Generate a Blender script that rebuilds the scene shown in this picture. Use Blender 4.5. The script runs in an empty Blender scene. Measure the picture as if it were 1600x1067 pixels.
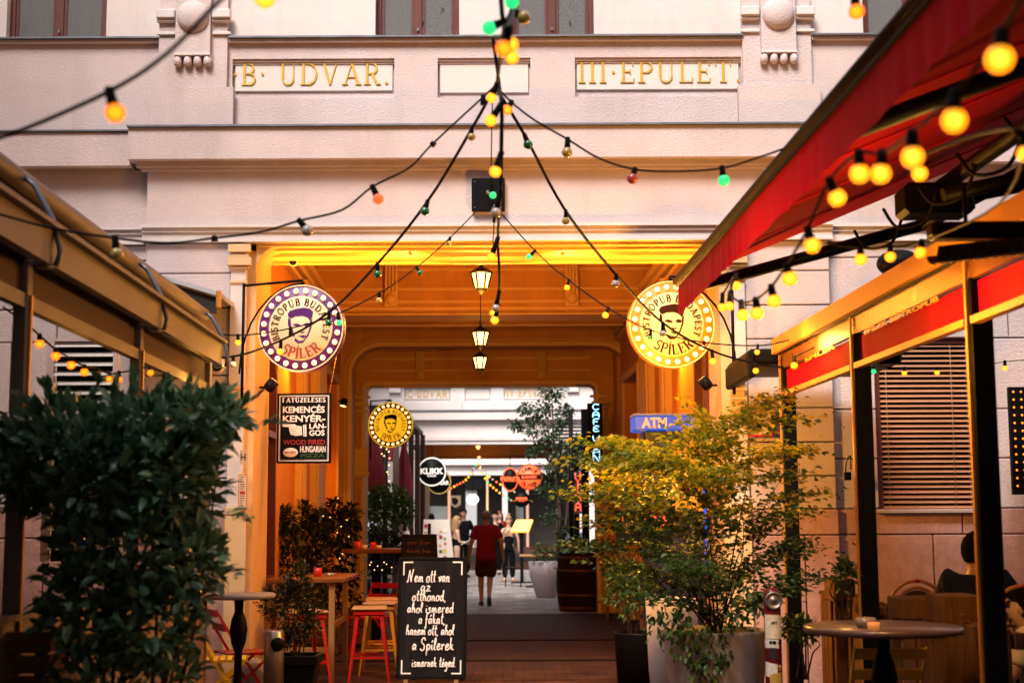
import bpy, bmesh, math, random
import numpy as np
from mathutils import Vector, Matrix, Euler
random.seed(7); rng = np.random.default_rng(7)
R = math.radians; PI = math.pi
sc = bpy.context.scene
COL = sc.collection

# ------------------------------------------------------------------ camera
PITCH, ROLL, EYE, FPX = 6.93, -0.27, 1.70, 2222.0
cam_d = bpy.data.cameras.new('camera'); cam = bpy.data.objects.new('camera', cam_d); COL.objects.link(cam)
CAMR = Matrix.Rotation(R(90 + PITCH), 3, 'X') @ Matrix.Rotation(R(ROLL), 3, 'Z')
cam.matrix_world = Matrix.Translation((0, 0, EYE)) @ CAMR.to_4x4()
cam_d.sensor_width = 36; cam_d.lens = 50; cam_d.clip_start = 0.1; cam_d.clip_end = 500
cam_d.dof.use_dof = True; cam_d.dof.focus_distance = 14.0; cam_d.dof.aperture_fstop = 2.2
sc.camera = cam

# ------------------------------------------------------------------ light
w = bpy.data.worlds.new('World'); sc.world = w; w.use_nodes = True
nt = w.node_tree; nt.nodes.clear()
sky = nt.nodes.new('ShaderNodeTexSky'); sky.sky_type = 'NISHITA'; sky.sun_disc = False
SUN_EL, SUN_AZ = 48.0, 200.0          # azimuth clockwise from +Y: the sun stands high behind the camera, veiled by cloud
sky.sun_elevation = R(SUN_EL); sky.sun_rotation = R(SUN_AZ); sky.air_density = 1.2; sky.dust_density = 2.5; sky.ozone_density = 1.0
bg = nt.nodes.new('ShaderNodeBackground'); bg.inputs['Strength'].default_value = 0.14
out = nt.nodes.new('ShaderNodeOutputWorld')
hs = nt.nodes.new('ShaderNodeHueSaturation'); hs.inputs['Saturation'].default_value = 0.30   # thin cloud over the whole sky
nt.links.new(sky.outputs[0], hs.inputs['Color']); nt.links.new(hs.outputs[0], bg.inputs[0]); nt.links.new(bg.outputs[0], out.inputs[0])
sd = bpy.data.lights.new('sun', 'SUN'); sd.energy = 3.3; sd.angle = R(25); sd.color = (1.0, 0.90, 0.82)
so = bpy.data.objects.new('sun', sd); COL.objects.link(so)
sdir = Vector((math.sin(R(SUN_AZ)) * math.cos(R(SUN_EL)), math.cos(R(SUN_AZ)) * math.cos(R(SUN_EL)), math.sin(R(SUN_EL))))
so.rotation_euler = sdir.to_track_quat('Z', 'Y').to_euler(); so.location = (0, 0, 30)
sc.view_settings.view_transform = 'Standard'; sc.view_settings.look = 'None'
sc.view_settings.exposure = 1.0; sc.view_settings.gamma = 1.0; sc.view_settings.use_curve_mapping = False
sc.render.engine = 'CYCLES'
sc.cycles.max_bounces = 6; sc.cycles.diffuse_bounces = 3; sc.cycles.glossy_bounces = 3; sc.cycles.transmission_bounces = 4
sc.cycles.transparent_max_bounces = 8; sc.cycles.caustics_reflective = False; sc.cycles.caustics_refractive = False
sc.cycles.sample_clamp_indirect = 4.0; sc.cycles.use_denoising = True
try: sc.cycles.denoiser = 'OPENIMAGEDENOISE'
except Exception: pass
sc.cycles.use_light_tree = True

# ------------------------------------------------------------------ helpers
def W(px, py, Y):
    """World point on the depth plane y=Y seen at photo pixel (px,py) (survey helper: gives real coordinates)."""
    d = CAMR @ Vector(((px - 800) / FPX, (533.5 - py) / FPX, -1.0))
    return Vector((0, 0, EYE)) + d * (Y / d.y)
def FX(px, Y=14.0, py=400): return W(px, py, Y).x
def FZ(py, Y=14.0, px=760): return W(px, py, Y).z
SL = -0.02565                                   # the courtyard's axis runs slightly left of the camera's
def AX(off, Y): return off + SL * Y

MATS = {}
def mat(name, col, rough=0.7, metal=0.0, var=0.12, scale=6.0, bump=0.0, bscale=80.0, emit=None, es=0.0, spec=0.5,
        trans=0.0, dirt=0.0, dirtcol=(0.05, 0.04, 0.035), coat=0.0, alpha=1.0, stretch=None, transl=0.0):
    if name in MATS: return MATS[name]
    m = bpy.data.materials.new(name); m.use_nodes = True; n = m.node_tree.nodes; L = m.node_tree.links
    b = n['Principled BSDF']; MATS[name] = m
    b.inputs['Roughness'].default_value = rough; b.inputs['Metallic'].default_value = metal
    b.inputs['Specular IOR Level'].default_value = spec
    if coat: b.inputs['Coat Weight'].default_value = coat
    if trans: b.inputs['Transmission Weight'].default_value = trans
    if alpha < 1: b.inputs['Alpha'].default_value = alpha
    c4 = (*col, 1)
    b.inputs['Base Color'].default_value = c4
    if emit: b.inputs['Emission Color'].default_value = (*emit, 1); b.inputs['Emission Strength'].default_value = es
    tc = n.new('ShaderNodeTexCoord'); mp = n.new('ShaderNodeMapping'); L.new(tc.outputs['Object'], mp.inputs[0])
    if stretch: mp.inputs['Scale'].default_value = stretch
    if var > 0:
        t = n.new('ShaderNodeTexNoise'); t.inputs['Scale'].default_value = scale; t.inputs['Detail'].default_value = 6; t.inputs['Roughness'].default_value = 0.65
        L.new(mp.outputs[0], t.inputs['Vector'])
        r = n.new('ShaderNodeMapRange'); r.inputs[1].default_value = 0.25; r.inputs[2].default_value = 0.75
        r.inputs[3].default_value = 1 - var; r.inputs[4].default_value = 1 + var
        L.new(t.outputs[0], r.inputs[0])
        mx = n.new('ShaderNodeVectorMath'); mx.operation = 'SCALE'; mx.inputs[0].default_value = col; L.new(r.outputs[0], mx.inputs['Scale'])
        src = mx.outputs[0]
        if dirt > 0:
            t2 = n.new('ShaderNodeTexNoise'); t2.inputs['Scale'].default_value = scale * 0.35; t2.inputs['Detail'].default_value = 8; t2.inputs['Roughness'].default_value = 0.7
            mp2 = n.new('ShaderNodeMapping'); mp2.inputs['Scale'].default_value = (3.6, 3.6, 0.6); mp2.inputs['Location'].default_value = (3, 1, 5)
            L.new(tc.outputs['Object'], mp2.inputs[0]); L.new(mp2.outputs[0], t2.inputs['Vector'])
            r2 = n.new('ShaderNodeMapRange'); r2.inputs[1].default_value = 0.5; r2.inputs[2].default_value = 0.72; r2.inputs[3].default_value = 0; r2.inputs[4].default_value = dirt
            L.new(t2.outputs[0], r2.inputs[0])
            mm = n.new('ShaderNodeMix'); mm.data_type = 'RGBA'; L.new(r2.outputs[0], mm.inputs[0]); L.new(src, mm.inputs[6]); mm.inputs[7].default_value = (*dirtcol, 1)
            src = mm.outputs[2]
        L.new(src, b.inputs['Base Color'])
        r3 = n.new('ShaderNodeMapRange'); r3.inputs[3].default_value = max(0.02, rough - 0.12); r3.inputs[4].default_value = min(1, rough + 0.12)
        L.new(t.outputs[0], r3.inputs[0]); L.new(r3.outputs[0], b.inputs['Roughness'])
    if bump > 0:
        tb = n.new('ShaderNodeTexNoise'); tb.inputs['Scale'].default_value = bscale; tb.inputs['Detail'].default_value = 4
        L.new(mp.outputs[0], tb.inputs['Vector'])
        bu = n.new('ShaderNodeBump'); bu.inputs['Strength'].default_value = bump; bu.inputs['Distance'].default_value = 0.01
        L.new(tb.outputs[0], bu.inputs['Height']); L.new(bu.outputs[0], b.inputs['Normal'])
    if transl > 0:
        o = n['Material Output']; tl = n.new('ShaderNodeBsdfTranslucent'); tl.inputs[0].default_value = c4
        ms = n.new('ShaderNodeMixShader'); ms.inputs[0].default_value = transl
        L.new(b.outputs[0], ms.inputs[1]); L.new(tl.outputs[0], ms.inputs[2]); L.new(ms.outputs[0], o.inputs[0])
    return m

def leafmat(name, c1, c2, c3, rough=0.45, transl=0.35):
    m = bpy.data.materials.new(name); m.use_nodes = True; n = m.node_tree.nodes; L = m.node_tree.links; MATS[name] = m
    b = n['Principled BSDF']; b.inputs['Roughness'].default_value = rough; o = n['Material Output']
    g = n.new('ShaderNodeNewGeometry'); oi = n.new('ShaderNodeObjectInfo'); ad = n.new('ShaderNodeMath'); ad.operation = 'ADD'
    L.new(g.outputs['Random Per Island'], ad.inputs[0]); L.new(oi.outputs['Random'], ad.inputs[1])
    fr = n.new('ShaderNodeMath'); fr.operation = 'FRACT'; L.new(ad.outputs[0], fr.inputs[0])
    cr = n.new('ShaderNodeValToRGB'); L.new(fr.outputs[0], cr.inputs[0])
    cr.color_ramp.elements[0].color = (*c1, 1); cr.color_ramp.elements[1].color = (*c3, 1)
    e = cr.color_ramp.elements.new(0.5); e.color = (*c2, 1)
    L.new(cr.outputs[0], b.inputs['Base Color'])
    tl = n.new('ShaderNodeBsdfTranslucent'); ms = n.new('ShaderNodeMixShader'); ms.inputs[0].default_value = transl
    L.new(cr.outputs[0], tl.inputs[0]); L.new(b.outputs[0], ms.inputs[1]); L.new(tl.outputs[0], ms.inputs[2]); L.new(ms.outputs[0], o.inputs[0])
    return m

class MB:
    def __init__(s): s.v = []; s.f = []; s.sm = []
    def add(s, vs, fs, smooth=False):
        k = len(s.v); s.v.extend([tuple(v) for v in vs]); s.f.extend([tuple(i + k for i in f) for f in fs]); s.sm.extend([smooth] * len(fs)); return s
    def box(s, x0, x1, y0, y1, z0, z1, bev=0.0, M=None):
        if x1 < x0: x0, x1 = x1, x0
        if y1 < y0: y0, y1 = y1, y0
        if z1 < z0: z0, z1 = z1, z0
        if bev <= 0:
            vs = [(x, y, z) for z in (z0, z1) for y in (y0, y1) for x in (x0, x1)]
            fs = [(0, 2, 3, 1), (4, 5, 7, 6), (0, 1, 5, 4), (2, 6, 7, 3), (0, 4, 6, 2), (1, 3, 7, 5)]
        else:
            b = min(bev, (x1 - x0) * .45, (y1 - y0) * .45, (z1 - z0) * .45)
            vs = []; ix = {}
            for ax in range(3):
                for cx in (0, 1):
                    for cy in (0, 1):
                        for cz in (0, 1):
                            c = (cx, cy, cz); p = []
                            for a, (lo, hi) in enumerate(((x0, x1), (y0, y1), (z0, z1))):
                                q = hi if c[a] else lo
                                if a != ax: q += (-b if c[a] else b)
                                p.append(q)
                            ix[(ax, c)] = len(vs); vs.append(tuple(p))
            fs = []
            for ax in range(3):
                o = [a for a in range(3) if a != ax]
                for s_ in (0, 1):
                    q = []
                    for (u, v) in ((0, 0), (1, 0), (1, 1), (0, 1)):
                        c = [0, 0, 0]; c[ax] = s_; c[o[0]] = u; c[o[1]] = v; q.append(ix[(ax, tuple(c))])
                    if (s_ == 0) != (ax == 1): q = q[::-1]
                    fs.append(tuple(q))
            for ax in range(3):
                o = [a for a in range(3) if a != ax]
                for u in (0, 1):
                    for v in (0, 1):
                        q = []
                        for (k, t) in ((o[0], 0), (o[0], 1), (o[1], 1), (o[1], 0)):
                            c = [0, 0, 0]; c[ax] = t; c[o[0]] = u; c[o[1]] = v; q.append(ix[(k, tuple(c))])
                        fs.append(tuple(q))
            for c in [(a, b_, c_) for a in (0, 1) for b_ in (0, 1) for c_ in (0, 1)]:
                fs.append(tuple(ix[(k, c)] for k in range(3)))
        if M is not None: vs = [M @ Vector(v) for v in vs]
        return s.add(vs, fs)
    def bar(s, p0, p1, w_, h_, up=(0, 0, 1)):
        """rectangular bar between two points"""
        p0 = Vector(p0); p1 = Vector(p1); d = (p1 - p0)
        if d.length < 1e-6: return s
        d.normalize(); u = Vector(up)
        if abs(d.dot(u)) > .98: u = Vector((0, 1, 0)) if abs(d.y) < .9 else Vector((1, 0, 0))
        a = d.cross(u).normalized(); c = a.cross(d).normalized(); a *= w_ / 2; c *= h_ / 2
        vs = [p + q for p in (p0, p1) for q in (-a - c, a - c, a + c, -a + c)]
        return s.add(vs, [(0, 1, 2, 3), (7, 6, 5, 4), (0, 4, 5, 1), (1, 5, 6, 2), (2, 6, 7, 3), (3, 7, 4, 0)])
    def tube(s, pts, r, n=8, cap=True, smooth=True):
        pts = [Vector(p) for p in pts]; rs = r if isinstance(r, (list, tuple)) else [r] * len(pts)
        prev = None; rings = []
        for i, p in enumerate(pts):
            d = (pts[min(i + 1, len(pts) - 1)] - pts[max(i - 1, 0)])
            if d.length < 1e-9: d = Vector((0, 0, 1))
            d.normalize()
            if prev is None:
                a = d.orthogonal().normalized()
            else:
                a = (prev - d * prev.dot(d));
                a = a.normalized() if a.length > 1e-6 else d.orthogonal().normalized()
            prev = a; b = d.cross(a)
            rings.append([p + (a * math.cos(2 * PI * k / n) + b * math.sin(2 * PI * k / n)) * rs[i] for k in range(n)])
        vs = [v for rg in rings for v in rg]; fs = []
        for i in range(len(pts) - 1):
            for k in range(n):
                fs.append((i * n + k, i * n + (k + 1) % n, (i + 1) * n + (k + 1) % n, (i + 1) * n + k))
        s.add(vs, fs, smooth)
        if cap:
            k0 = len(s.v) - len(vs)
            s.f.append(tuple(k0 + k for k in range(n))[::-1]); s.sm.append(False)
            s.f.append(tuple(k0 + (len(pts) - 1) * n + k for k in range(n))); s.sm.append(False)
        return s
    def lathe(s, c, prof, n=24, M=None, smooth=True, cap=False):
        """prof: list of (radius, z) turned about z through c"""
        c = Vector(c); vs = []
        for (r, z) in prof:
            for k in range(n):
                v = Vector((r * math.cos(2 * PI * k / n), r * math.sin(2 * PI * k / n), z))
                if M is not None: v = M @ v
                vs.append(c + v)
        fs = [(i * n + k, i * n + (k + 1) % n, (i + 1) * n + (k + 1) % n, (i + 1) * n + k) for i in range(len(prof) - 1) for k in range(n)]
        if cap: fs += [tuple(range(n))[::-1], tuple((len(prof) - 1) * n + k for k in range(n))]
        return s.add(vs, fs, smooth)
    def sphere(s, c, r, n=12, m=8, sc_=(1, 1, 1)):
        c = Vector(c); vs = [c + Vector((0, 0, -r * sc_[2]))]
        for i in range(1, m):
            t = PI * i / m - PI / 2
            for k in range(n):
                a = 2 * PI * k / n
                vs.append(c + Vector((r * sc_[0] * math.cos(t) * math.cos(a), r * sc_[1] * math.cos(t) * math.sin(a), r * sc_[2] * math.sin(t))))
        vs.append(c + Vector((0, 0, r * sc_[2]))); fs = []
        for k in range(n): fs.append((0, 1 + (k + 1) % n, 1 + k))
        for i in range(m - 2):
            for k in range(n):
                a = 1 + i * n; fs.append((a + k, a + (k + 1) % n, a + n + (k + 1) % n, a + n + k))
        a = 1 + (m - 2) * n
        for k in range(n): fs.append((a + k, a + (k + 1) % n, len(vs) - 1))
        return s.add(vs, fs, True)
    def prism(s, poly, d0, d1, plane='XZ', M=None):
        """polygon in a plane, extruded along the third axis from d0 to d1"""
        def P(a, b, d): return Vector((a, d, b)) if plane == 'XZ' else (Vector((d, a, b)) if plane == 'YZ' else Vector((a, b, d)))
        n = len(poly); vs = [P(a, b, d0) for a, b in poly] + [P(a, b, d1) for a, b in poly]
        if M is not None: vs = [M @ v for v in vs]
        fs = [tuple(range(n)), tuple(range(n, 2 * n))[::-1]] + [(k, k + n, (k + 1) % n + n, (k + 1) % n) for k in range(n)]
        return s.add(vs, fs)
    def quad(s, a, b, c, d): return s.add([a, b, c, d], [(0, 1, 2, 3)])

def mesh_from(name, mb, origin=None, rz=0.0):
    me = bpy.data.meshes.new(name)
    if origin is not None:
        Mi = (Matrix.Translation(origin) @ Matrix.Rotation(rz, 4, 'Z')).inverted()
        vs = [tuple(Mi @ Vector(v)) for v in mb.v]
    else: vs = mb.v
    me.from_pydata(vs, [], mb.f); me.polygons.foreach_set('use_smooth', mb.sm)
    return me
def fixn(me):
    bm = bmesh.new(); bm.from_mesh(me); bmesh.ops.recalc_face_normals(bm, faces=bm.faces); bm.to_mesh(me); bm.free()

ORIG = {}
def tag(o, label=None, cat=None, group=None, kind=None):
    if label: o['label'] = label
    if cat: o['category'] = cat
    if group: o['group'] = group
    if kind: o['kind'] = kind
    return o
def thing(name, loc, label, cat, group=None, rz=0.0):
    o = bpy.data.objects.new(name, None); COL.objects.link(o); o.location = loc; o.rotation_euler = (0, 0, rz)
    o.empty_display_size = 0.1; ORIG[o.name] = (Vector(loc), rz)
    return tag(o, label, cat, group)
def root_of(o):
    while o.parent: o = o.parent
    return o
SPLIT = {'seat_frame', 'inner_jamb', 'portal_jamb', 'side_return', 'capital', 'lower_wall', 'cable_loops', 'exit_capital', 'sill_course', 'gilt_words', 'corner_post', 'pilaster_base'}
def pieces(mb):
    par = list(range(len(mb.v)))
    def fd(i):
        while par[i] != i: par[i] = par[par[i]]; i = par[i]
        return i
    for f in mb.f:
        a = fd(f[0])
        for i in f[1:]: par[fd(i)] = a
    gr = {}
    for k, f in enumerate(mb.f): gr.setdefault(fd(f[0]), []).append(k)
    out_ = []
    for ks in gr.values():
        q = MB(); ix = {}
        for k in ks:
            for i in mb.f[k]:
                if i not in ix: ix[i] = len(q.v); q.v.append(mb.v[i])
            q.f.append(tuple(ix[i] for i in mb.f[k])); q.sm.append(mb.sm[k])
        out_.append(q)
    return out_
def part(name, mb, m, parent, world=True, kind=None, label=None):
    if name in SPLIT:
        ps = pieces(mb)
        if len(ps) > 1:
            for q in ps: o = part_(name, q, m, parent, world, kind, label)
            return o
    return part_(name, mb, m, parent, world, kind, label)
def part_(name, mb, m, parent, world=True, kind=None, label=None):
    if world:
        loc, rz = ORIG[root_of(parent).name]; me = mesh_from(name, mb, loc, rz)
    else: me = mesh_from(name, mb)
    fixn(me)
    o = bpy.data.objects.new(name, me); COL.objects.link(o); o.parent = parent
    if m is not None: me.materials.append(m)
    if kind: o['kind'] = kind
    if label: o['label'] = label
    return o
def solo(name, mb, m, label, cat, group=None, loc=None):
    """a thing that is one mesh"""
    loc = Vector(loc) if loc is not None else Vector((0, 0, 0))
    me = mesh_from(name, mb, loc, 0); fixn(me); o = bpy.data.objects.new(name, me); COL.objects.link(o); o.location = loc
    me.materials.append(m); ORIG[o.name] = (loc, 0.0); return tag(o, label, cat, group)
def structure(name, mb, m):
    me = mesh_from(name, mb); fixn(me); o = bpy.data.objects.new(name, me); COL.objects.link(o); me.materials.append(m)
    o['kind'] = 'structure'; ORIG[o.name] = (Vector((0, 0, 0)), 0.0); return o
def copy_tree(o, parent=None):
    c = o.copy(); COL.objects.link(c); c.parent = parent
    if parent is None and o.name in ORIG: ORIG[c.name] = ORIG[o.name]
    for ch in list(o.children): copy_tree(ch, c)
    return c
def dup(o, loc, rz=None, label=None, **props):
    c = copy_tree(o); c.location = loc
    if rz is not None: c.rotation_euler = (0, 0, rz)
    ORIG[c.name] = (Vector(loc), c.rotation_euler.z)
    if label: c['label'] = label
    for k, v in props.items(): c[k] = v
    return c
def catmull(pts, n=6):
    pts = [Vector(p) for p in pts]
    if len(pts) < 3: return [pts[0].lerp(pts[1], k / n) for k in range(n + 1)]
    o = []
    for i in range(len(pts) - 1):
        p0 = pts[max(i - 1, 0)]; p1 = pts[i]; p2 = pts[i + 1]; p3 = pts[min(i + 2, len(pts) - 1)]
        for k in range(n):
            t = k / n
            o.append(0.5 * ((2 * p1) + (-p0 + p2) * t + (2 * p0 - 5 * p1 + 4 * p2 - p3) * t * t + (-p0 + 3 * p1 - 3 * p2 + p3) * t ** 3))
    o.append(pts[-1]); return o

# --- flat lettering
def text_mb(txt, width=None, height=None, bold=0.0, extrude=0.002, center=True, spacing=1.0):
    cu = bpy.data.curves.new('t', 'FONT'); cu.body = txt; cu.extrude = extrude; cu.offset = bold; cu.align_x = 'LEFT'
    cu.space_character = spacing; cu.resolution_u = 3
    o = bpy.data.objects.new('t', cu); COL.objects.link(o)
    dg = bpy.context.evaluated_depsgraph_get(); dg.update(); me = bpy.data.meshes.new_from_object(o.evaluated_get(dg))
    vs = np.array([v.co[:] for v in me.vertices]) if len(me.vertices) else np.zeros((1, 3)); fs = [tuple(p.vertices) for p in me.polygons]
    bpy.data.objects.remove(o); bpy.data.meshes.remove(me); bpy.data.curves.remove(cu)
    x0, x1 = vs[:, 0].min(), vs[:, 0].max(); y0, y1 = vs[:, 1].min(), vs[:, 1].max()
    sx = width / (x1 - x0) if width else None; sy = height / (y1 - y0) if height else None
    sx = sx or sy; sy = sy or sx
    vs[:, 0] = (vs[:, 0] - (x0 + x1) / 2) * sx; vs[:, 1] = (vs[:, 1] - (y0 + y1) / 2) * sy
    mb = MB(); mb.add([(v[0], v[2], v[1]) for v in vs], fs); return mb   # lies in XZ, faces -Y
def place(mb, M):
    mb.v = [tuple(M @ Vector(v)) for v in mb.v]; return mb
def merge(a, b, M=None):
    k = len(a.v); a.v += [tuple(M @ Vector(v)) for v in b.v] if M is not None else b.v
    a.f += [tuple(i + k for i in f) for f in b.f]; a.sm += b.sm; return a

# roman serif strokes on a unit-height cell: ('l',x0,y0,x1,y1,weight) lines, ('a',cx,cy,rx,ry,a0,a1,weight) arcs
TK, TN, SF = .13, .055, .05
def sfb(x, y, wd=.26): return ('l', x - wd / 2, y, x + wd / 2, y, SF)
GL = {
 'A': (.86, [('l', .13, 0, .43, 1, TN), ('l', .43, 1, .73, 0, TK), ('l', .24, .34, .62, .34, TN), sfb(.13, .02), sfb(.73, .02)]),
 'B': (.66, [('l', .14, 0, .14, 1, TK), ('l', .02, .02, .36, .02, SF), ('l', .02, .98, .34, .98, SF), ('l', .14, .52, .36, .52, TN), ('a', .34, .75, .2, .23, -90, 90, .1), ('a', .36, .27, .24, .25, -90, 90, .1)]),
 'C': (.78, [('a', .42, .5, .36, .49, 50, 310, .1), ('l', .68, .75, .68, .95, SF), ('l', .68, .25, .68, .07, SF)]),
 'D': (.8, [('l', .14, 0, .14, 1, TK), ('l', .02, .02, .36, .02, SF), ('l', .02, .98, .36, .98, SF), ('a', .34, .5, .38, .48, -90, 90, .1)]),
 'E': (.64, [('l', .14, 0, .14, 1, TK), ('l', .02, .02, .56, .02, SF), ('l', .02, .98, .54, .98, SF), ('l', .14, .52, .42, .52, TN), ('l', .55, .0, .57, .22, SF), ('l', .53, .98, .53, .8, SF), ('l', .42, .42, .42, .62, SF)]),
 'I': (.32, [('l', .16, 0, .16, 1, TK), sfb(.16, .02, .28), sfb(.16, .98, .28)]),
 'L': (.62, [('l', .14, 0, .14, 1, TK), ('l', .02, .02, .56, .02, SF), sfb(.14, .98, .28), ('l', .55, 0, .57, .24, SF)]),
 'N': (.82, [('l', .14, 0, .14, 1, TN), ('l', .14, 1, .66, 0, TK), ('l', .66, 0, .66, 1, TN), sfb(.14, .02, .24), sfb(.66, .98, .24)]),
 'O': (.86, [('a', .43, .5, .36, .49, 0, 360, .1)]),
 'P': (.64, [('l', .14, 0, .14, 1, TK), sfb(.14, .02, .3), ('l', .02, .98, .34, .98, SF), ('l', .14, .48, .36, .48, TN), ('a', .34, .73, .22, .25, -90, 90, .1)]),
 'R': (.74, [('l', .14, 0, .14, 1, TK), sfb(.14, .02, .3), ('l', .02, .98, .34, .98, SF), ('l', .14, .5, .36, .5, TN), ('a', .34, .74, .22, .24, -90, 90, .1), ('l', .36, .5, .6, .0, TK), sfb(.64, .02, .2)]),
 'S': (.56, [('a', .28, .74, .2, .23, 40, 270, .09), ('a', .28, .27, .21, .25, -150, 90, .1), ('l', .46, .78, .46, .96, SF), ('l', .07, .22, .07, .04, SF)]),
 'T': (.72, [('l', .36, 0, .36, 1, TK), ('l', .04, .98, .68, .98, SF), sfb(.36, .02, .28), ('l', .05, .98, .05, .78, SF), ('l', .67, .98, .67, .78, SF)]),
 'U': (.82, [('l', .16, .3, .16, 1, TK), ('l', .64, .3, .64, 1, TN), ('a', .4, .3, .24, .29, 180, 360, .09), sfb(.16, .98, .3), sfb(.64, .98, .24)]),
 'V': (.82, [('l', .13, 1, .41, 0, TK), ('l', .41, 0, .69, 1, TN), sfb(.13, .98), sfb(.69, .98, .22)]),
 '.': (.28, [('a', .14, .08, .035, .035, 0, 360, .07)]), '*': (.32, [('a', .16, .5, .035, .035, 0, 360, .07)]), ' ': (.34, []),
}
def adv(ch):
    base = {'Í': 'I', 'É': 'E', 'Ü': 'U'}.get(ch, ch); return GL[base][0]
def glyph(ch, h, depth=.01, wf=1.0):
    """one roman letter, lower left at the origin, in XZ facing -Y"""
    mb = MB(); base = {'Í': 'I', 'É': 'E', 'Ü': 'U'}.get(ch, ch); st = list(GL[base][1]); wd = GL[base][0]
    if ch in 'ÍÉ': st.append(('l', wd / 2 - .03, 1.1, wd / 2 + .09, 1.24, .07))
    if ch == 'Ü': st += [('a', .26, 1.14, .03, .03, 0, 360, .06), ('a', .52, 1.14, .03, .03, 0, 360, .06)]
    def seg(p, q, wt, k):
        wt = wt * wf; d = Vector((q[0] - p[0], q[1] - p[1])); L = d.length
        if L < 1e-6: return
        nx, ny = -d.y / L * wt / 2, d.x / L * wt / 2; y = -depth - k * .00035
        ps = [(p[0] - nx, p[1] - ny), (q[0] - nx, q[1] - ny), (q[0] + nx, q[1] + ny), (p[0] + nx, p[1] + ny)]
        mb.prism([(a * h, b * h) for a, b in ps], 0.0, y)
    for k, s_ in enumerate(st):
        if s_[0] == 'l': seg((s_[1], s_[2]), (s_[3], s_[4]), s_[5], k)
        else:
            _, cx, cy, rx, ry, a0, a1, wt = s_; wt = wt * wf; n = max(6, int(abs(a1 - a0) / 18)); y = -depth - k * .00035
            for i in range(n):
                t0 = R(a0 + (a1 - a0) * i / n); t1 = R(a0 + (a1 - a0) * (i + 1) / n)
                def q(t, g): return ((cx + (rx + g) * math.cos(t)) * h, (cy + (ry + g) * math.sin(t)) * h)
                mb.prism([q(t0, -wt / 2), q(t1, -wt / 2), q(t1, wt / 2), q(t0, wt / 2)], 0.0, y)
    return mb
def text_width(t, h, track=.1): return sum(adv(c) + track for c in t) * h - track * h

# --- leaves
def leaf_cloud(cent, dirs, length, width, fold=.25, seed=1):
    """cent (N,3), dirs (N,3) growth directions -> MB of folded leaf shapes (8 triangles' worth in 4 quads)"""
    r = np.random.default_rng(seed); N = len(cent); d = dirs / (np.linalg.norm(dirs, axis=1, keepdims=True) + 1e-9)
    up = r.normal(size=(N, 3)) * .55 + np.array([0, 0, 1.0]); a = np.cross(d, up); a /= (np.linalg.norm(a, axis=1, keepdims=True) + 1e-9)
    nn = np.cross(a, d); s = r.uniform(.65, 1.2, (N, 1)); L = length * s; Wd = width * s * .5
    b = cent; m1 = cent + d * L * .35; m2 = cent + d * L * .72; t = cent + d * L - nn * L * .12
    f = nn * Wd * fold * 2
    V = np.stack([b, m1 - a * Wd + f, m1 - nn * 0, m1 + a * Wd + f, m2 - a * Wd * .75 + f * .5, m2, m2 + a * Wd * .75 + f * .5, t], axis=1).reshape(-1, 3)
    mb = MB(); mb.v = V.tolist(); base = [(0, 2, 1), (0, 3, 2), (1, 2, 5, 4), (2, 3, 6, 5), (4, 5, 7), (5, 6, 7)]
    mb.f = [tuple(i + 8 * k for i in q) for k in range(N) for q in base]; mb.sm = [True] * len(mb.f); return mb
def ncp(x): return np.array([list(v) for v in x], dtype=float)
# ------------------------------------------------------------------ materials
M_plaster = mat('pink_roughcast_plaster', (.565, .468, .462), .9, var=.10, scale=1.6, bump=.9, bscale=55, dirt=.34, dirtcol=(.36, .27, .245))
M_plaster2 = mat('smooth_cream_plaster', (.64, .565, .54), .85, var=.06, scale=3, bump=.3, bscale=60, dirt=.25, dirtcol=(.42, .34, .31))
M_panelw = mat('white_panel_plaster', (.62, .57, .53), .8, var=.04, scale=3, bump=.2, bscale=60)
M_wallor = mat('orange_painted_wall', (.56, .225, .045), .75, var=.12, scale=2.5, bump=.25, bscale=50, dirt=.2, dirtcol=(.3, .09, .02))
M_trim = mat('cream_painted_trim', (.64, .43, .22), .6, var=.07, scale=5, bump=.15, bscale=40, dirt=.15, dirtcol=(.3, .2, .1))
M_pass = mat('ochre_passage_plaster', (.54, .275, .085), .75, var=.17, scale=2.5, bump=.4, bscale=40, dirt=.45, dirtcol=(.25, .15, .07))
M_granite = mat('pink_granite', (.46, .26, .22), .65, var=.22, scale=9, bump=.7, bscale=45, dirt=.25, dirtcol=(.2, .1, .08))
M_zinc = mat('zinc_flashing', (.16, .17, .20), .45, .6, var=.2, scale=8)
M_gold = mat('gilded_letters', (.62, .34, .03), .4, .25, var=.15, scale=20)
M_winred = mat('red_brown_window_paint', (.10, .022, .016), .4, var=.15, scale=15)
M_glassd = mat('window_glass', (.20, .19, .20), .12, .0, var=.25, scale=1.3, spec=.9, coat=.6)
M_curt = mat('curtain', (.42, .38, .36), .9, var=.15, scale=3, stretch=(12, 1, .6))
M_black = mat('black_metal', (.0035, .0035, .004), .5, .0, var=.3, scale=14, spec=.10)
M_rubber = mat('black_rubber', (.004, .004, .004), .6, var=.2, scale=30, spec=.10)
M_frameb = mat('beige_aluminium_frame', (.135, .098, .072), .6, .0, var=.12, scale=5, dirt=.2, dirtcol=(.15, .08, .04))
M_fabricb = mat('brown_screen_fabric', (.085, .04, .018), .8, var=.15, scale=20, bump=.3, bscale=300)
M_goldf = mat('golden_fascia_metal', (.50, .22, .035), .5, .25, var=.14, scale=4, dirt=.25, dirtcol=(.2, .08, .02))
M_redfab = mat('red_awning_fabric', (.30, .002, .010), .9, var=.14, scale=5, bump=.35, bscale=250, spec=.08, transl=.22)  # underside shade put into the colour, darker than its valance
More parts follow.
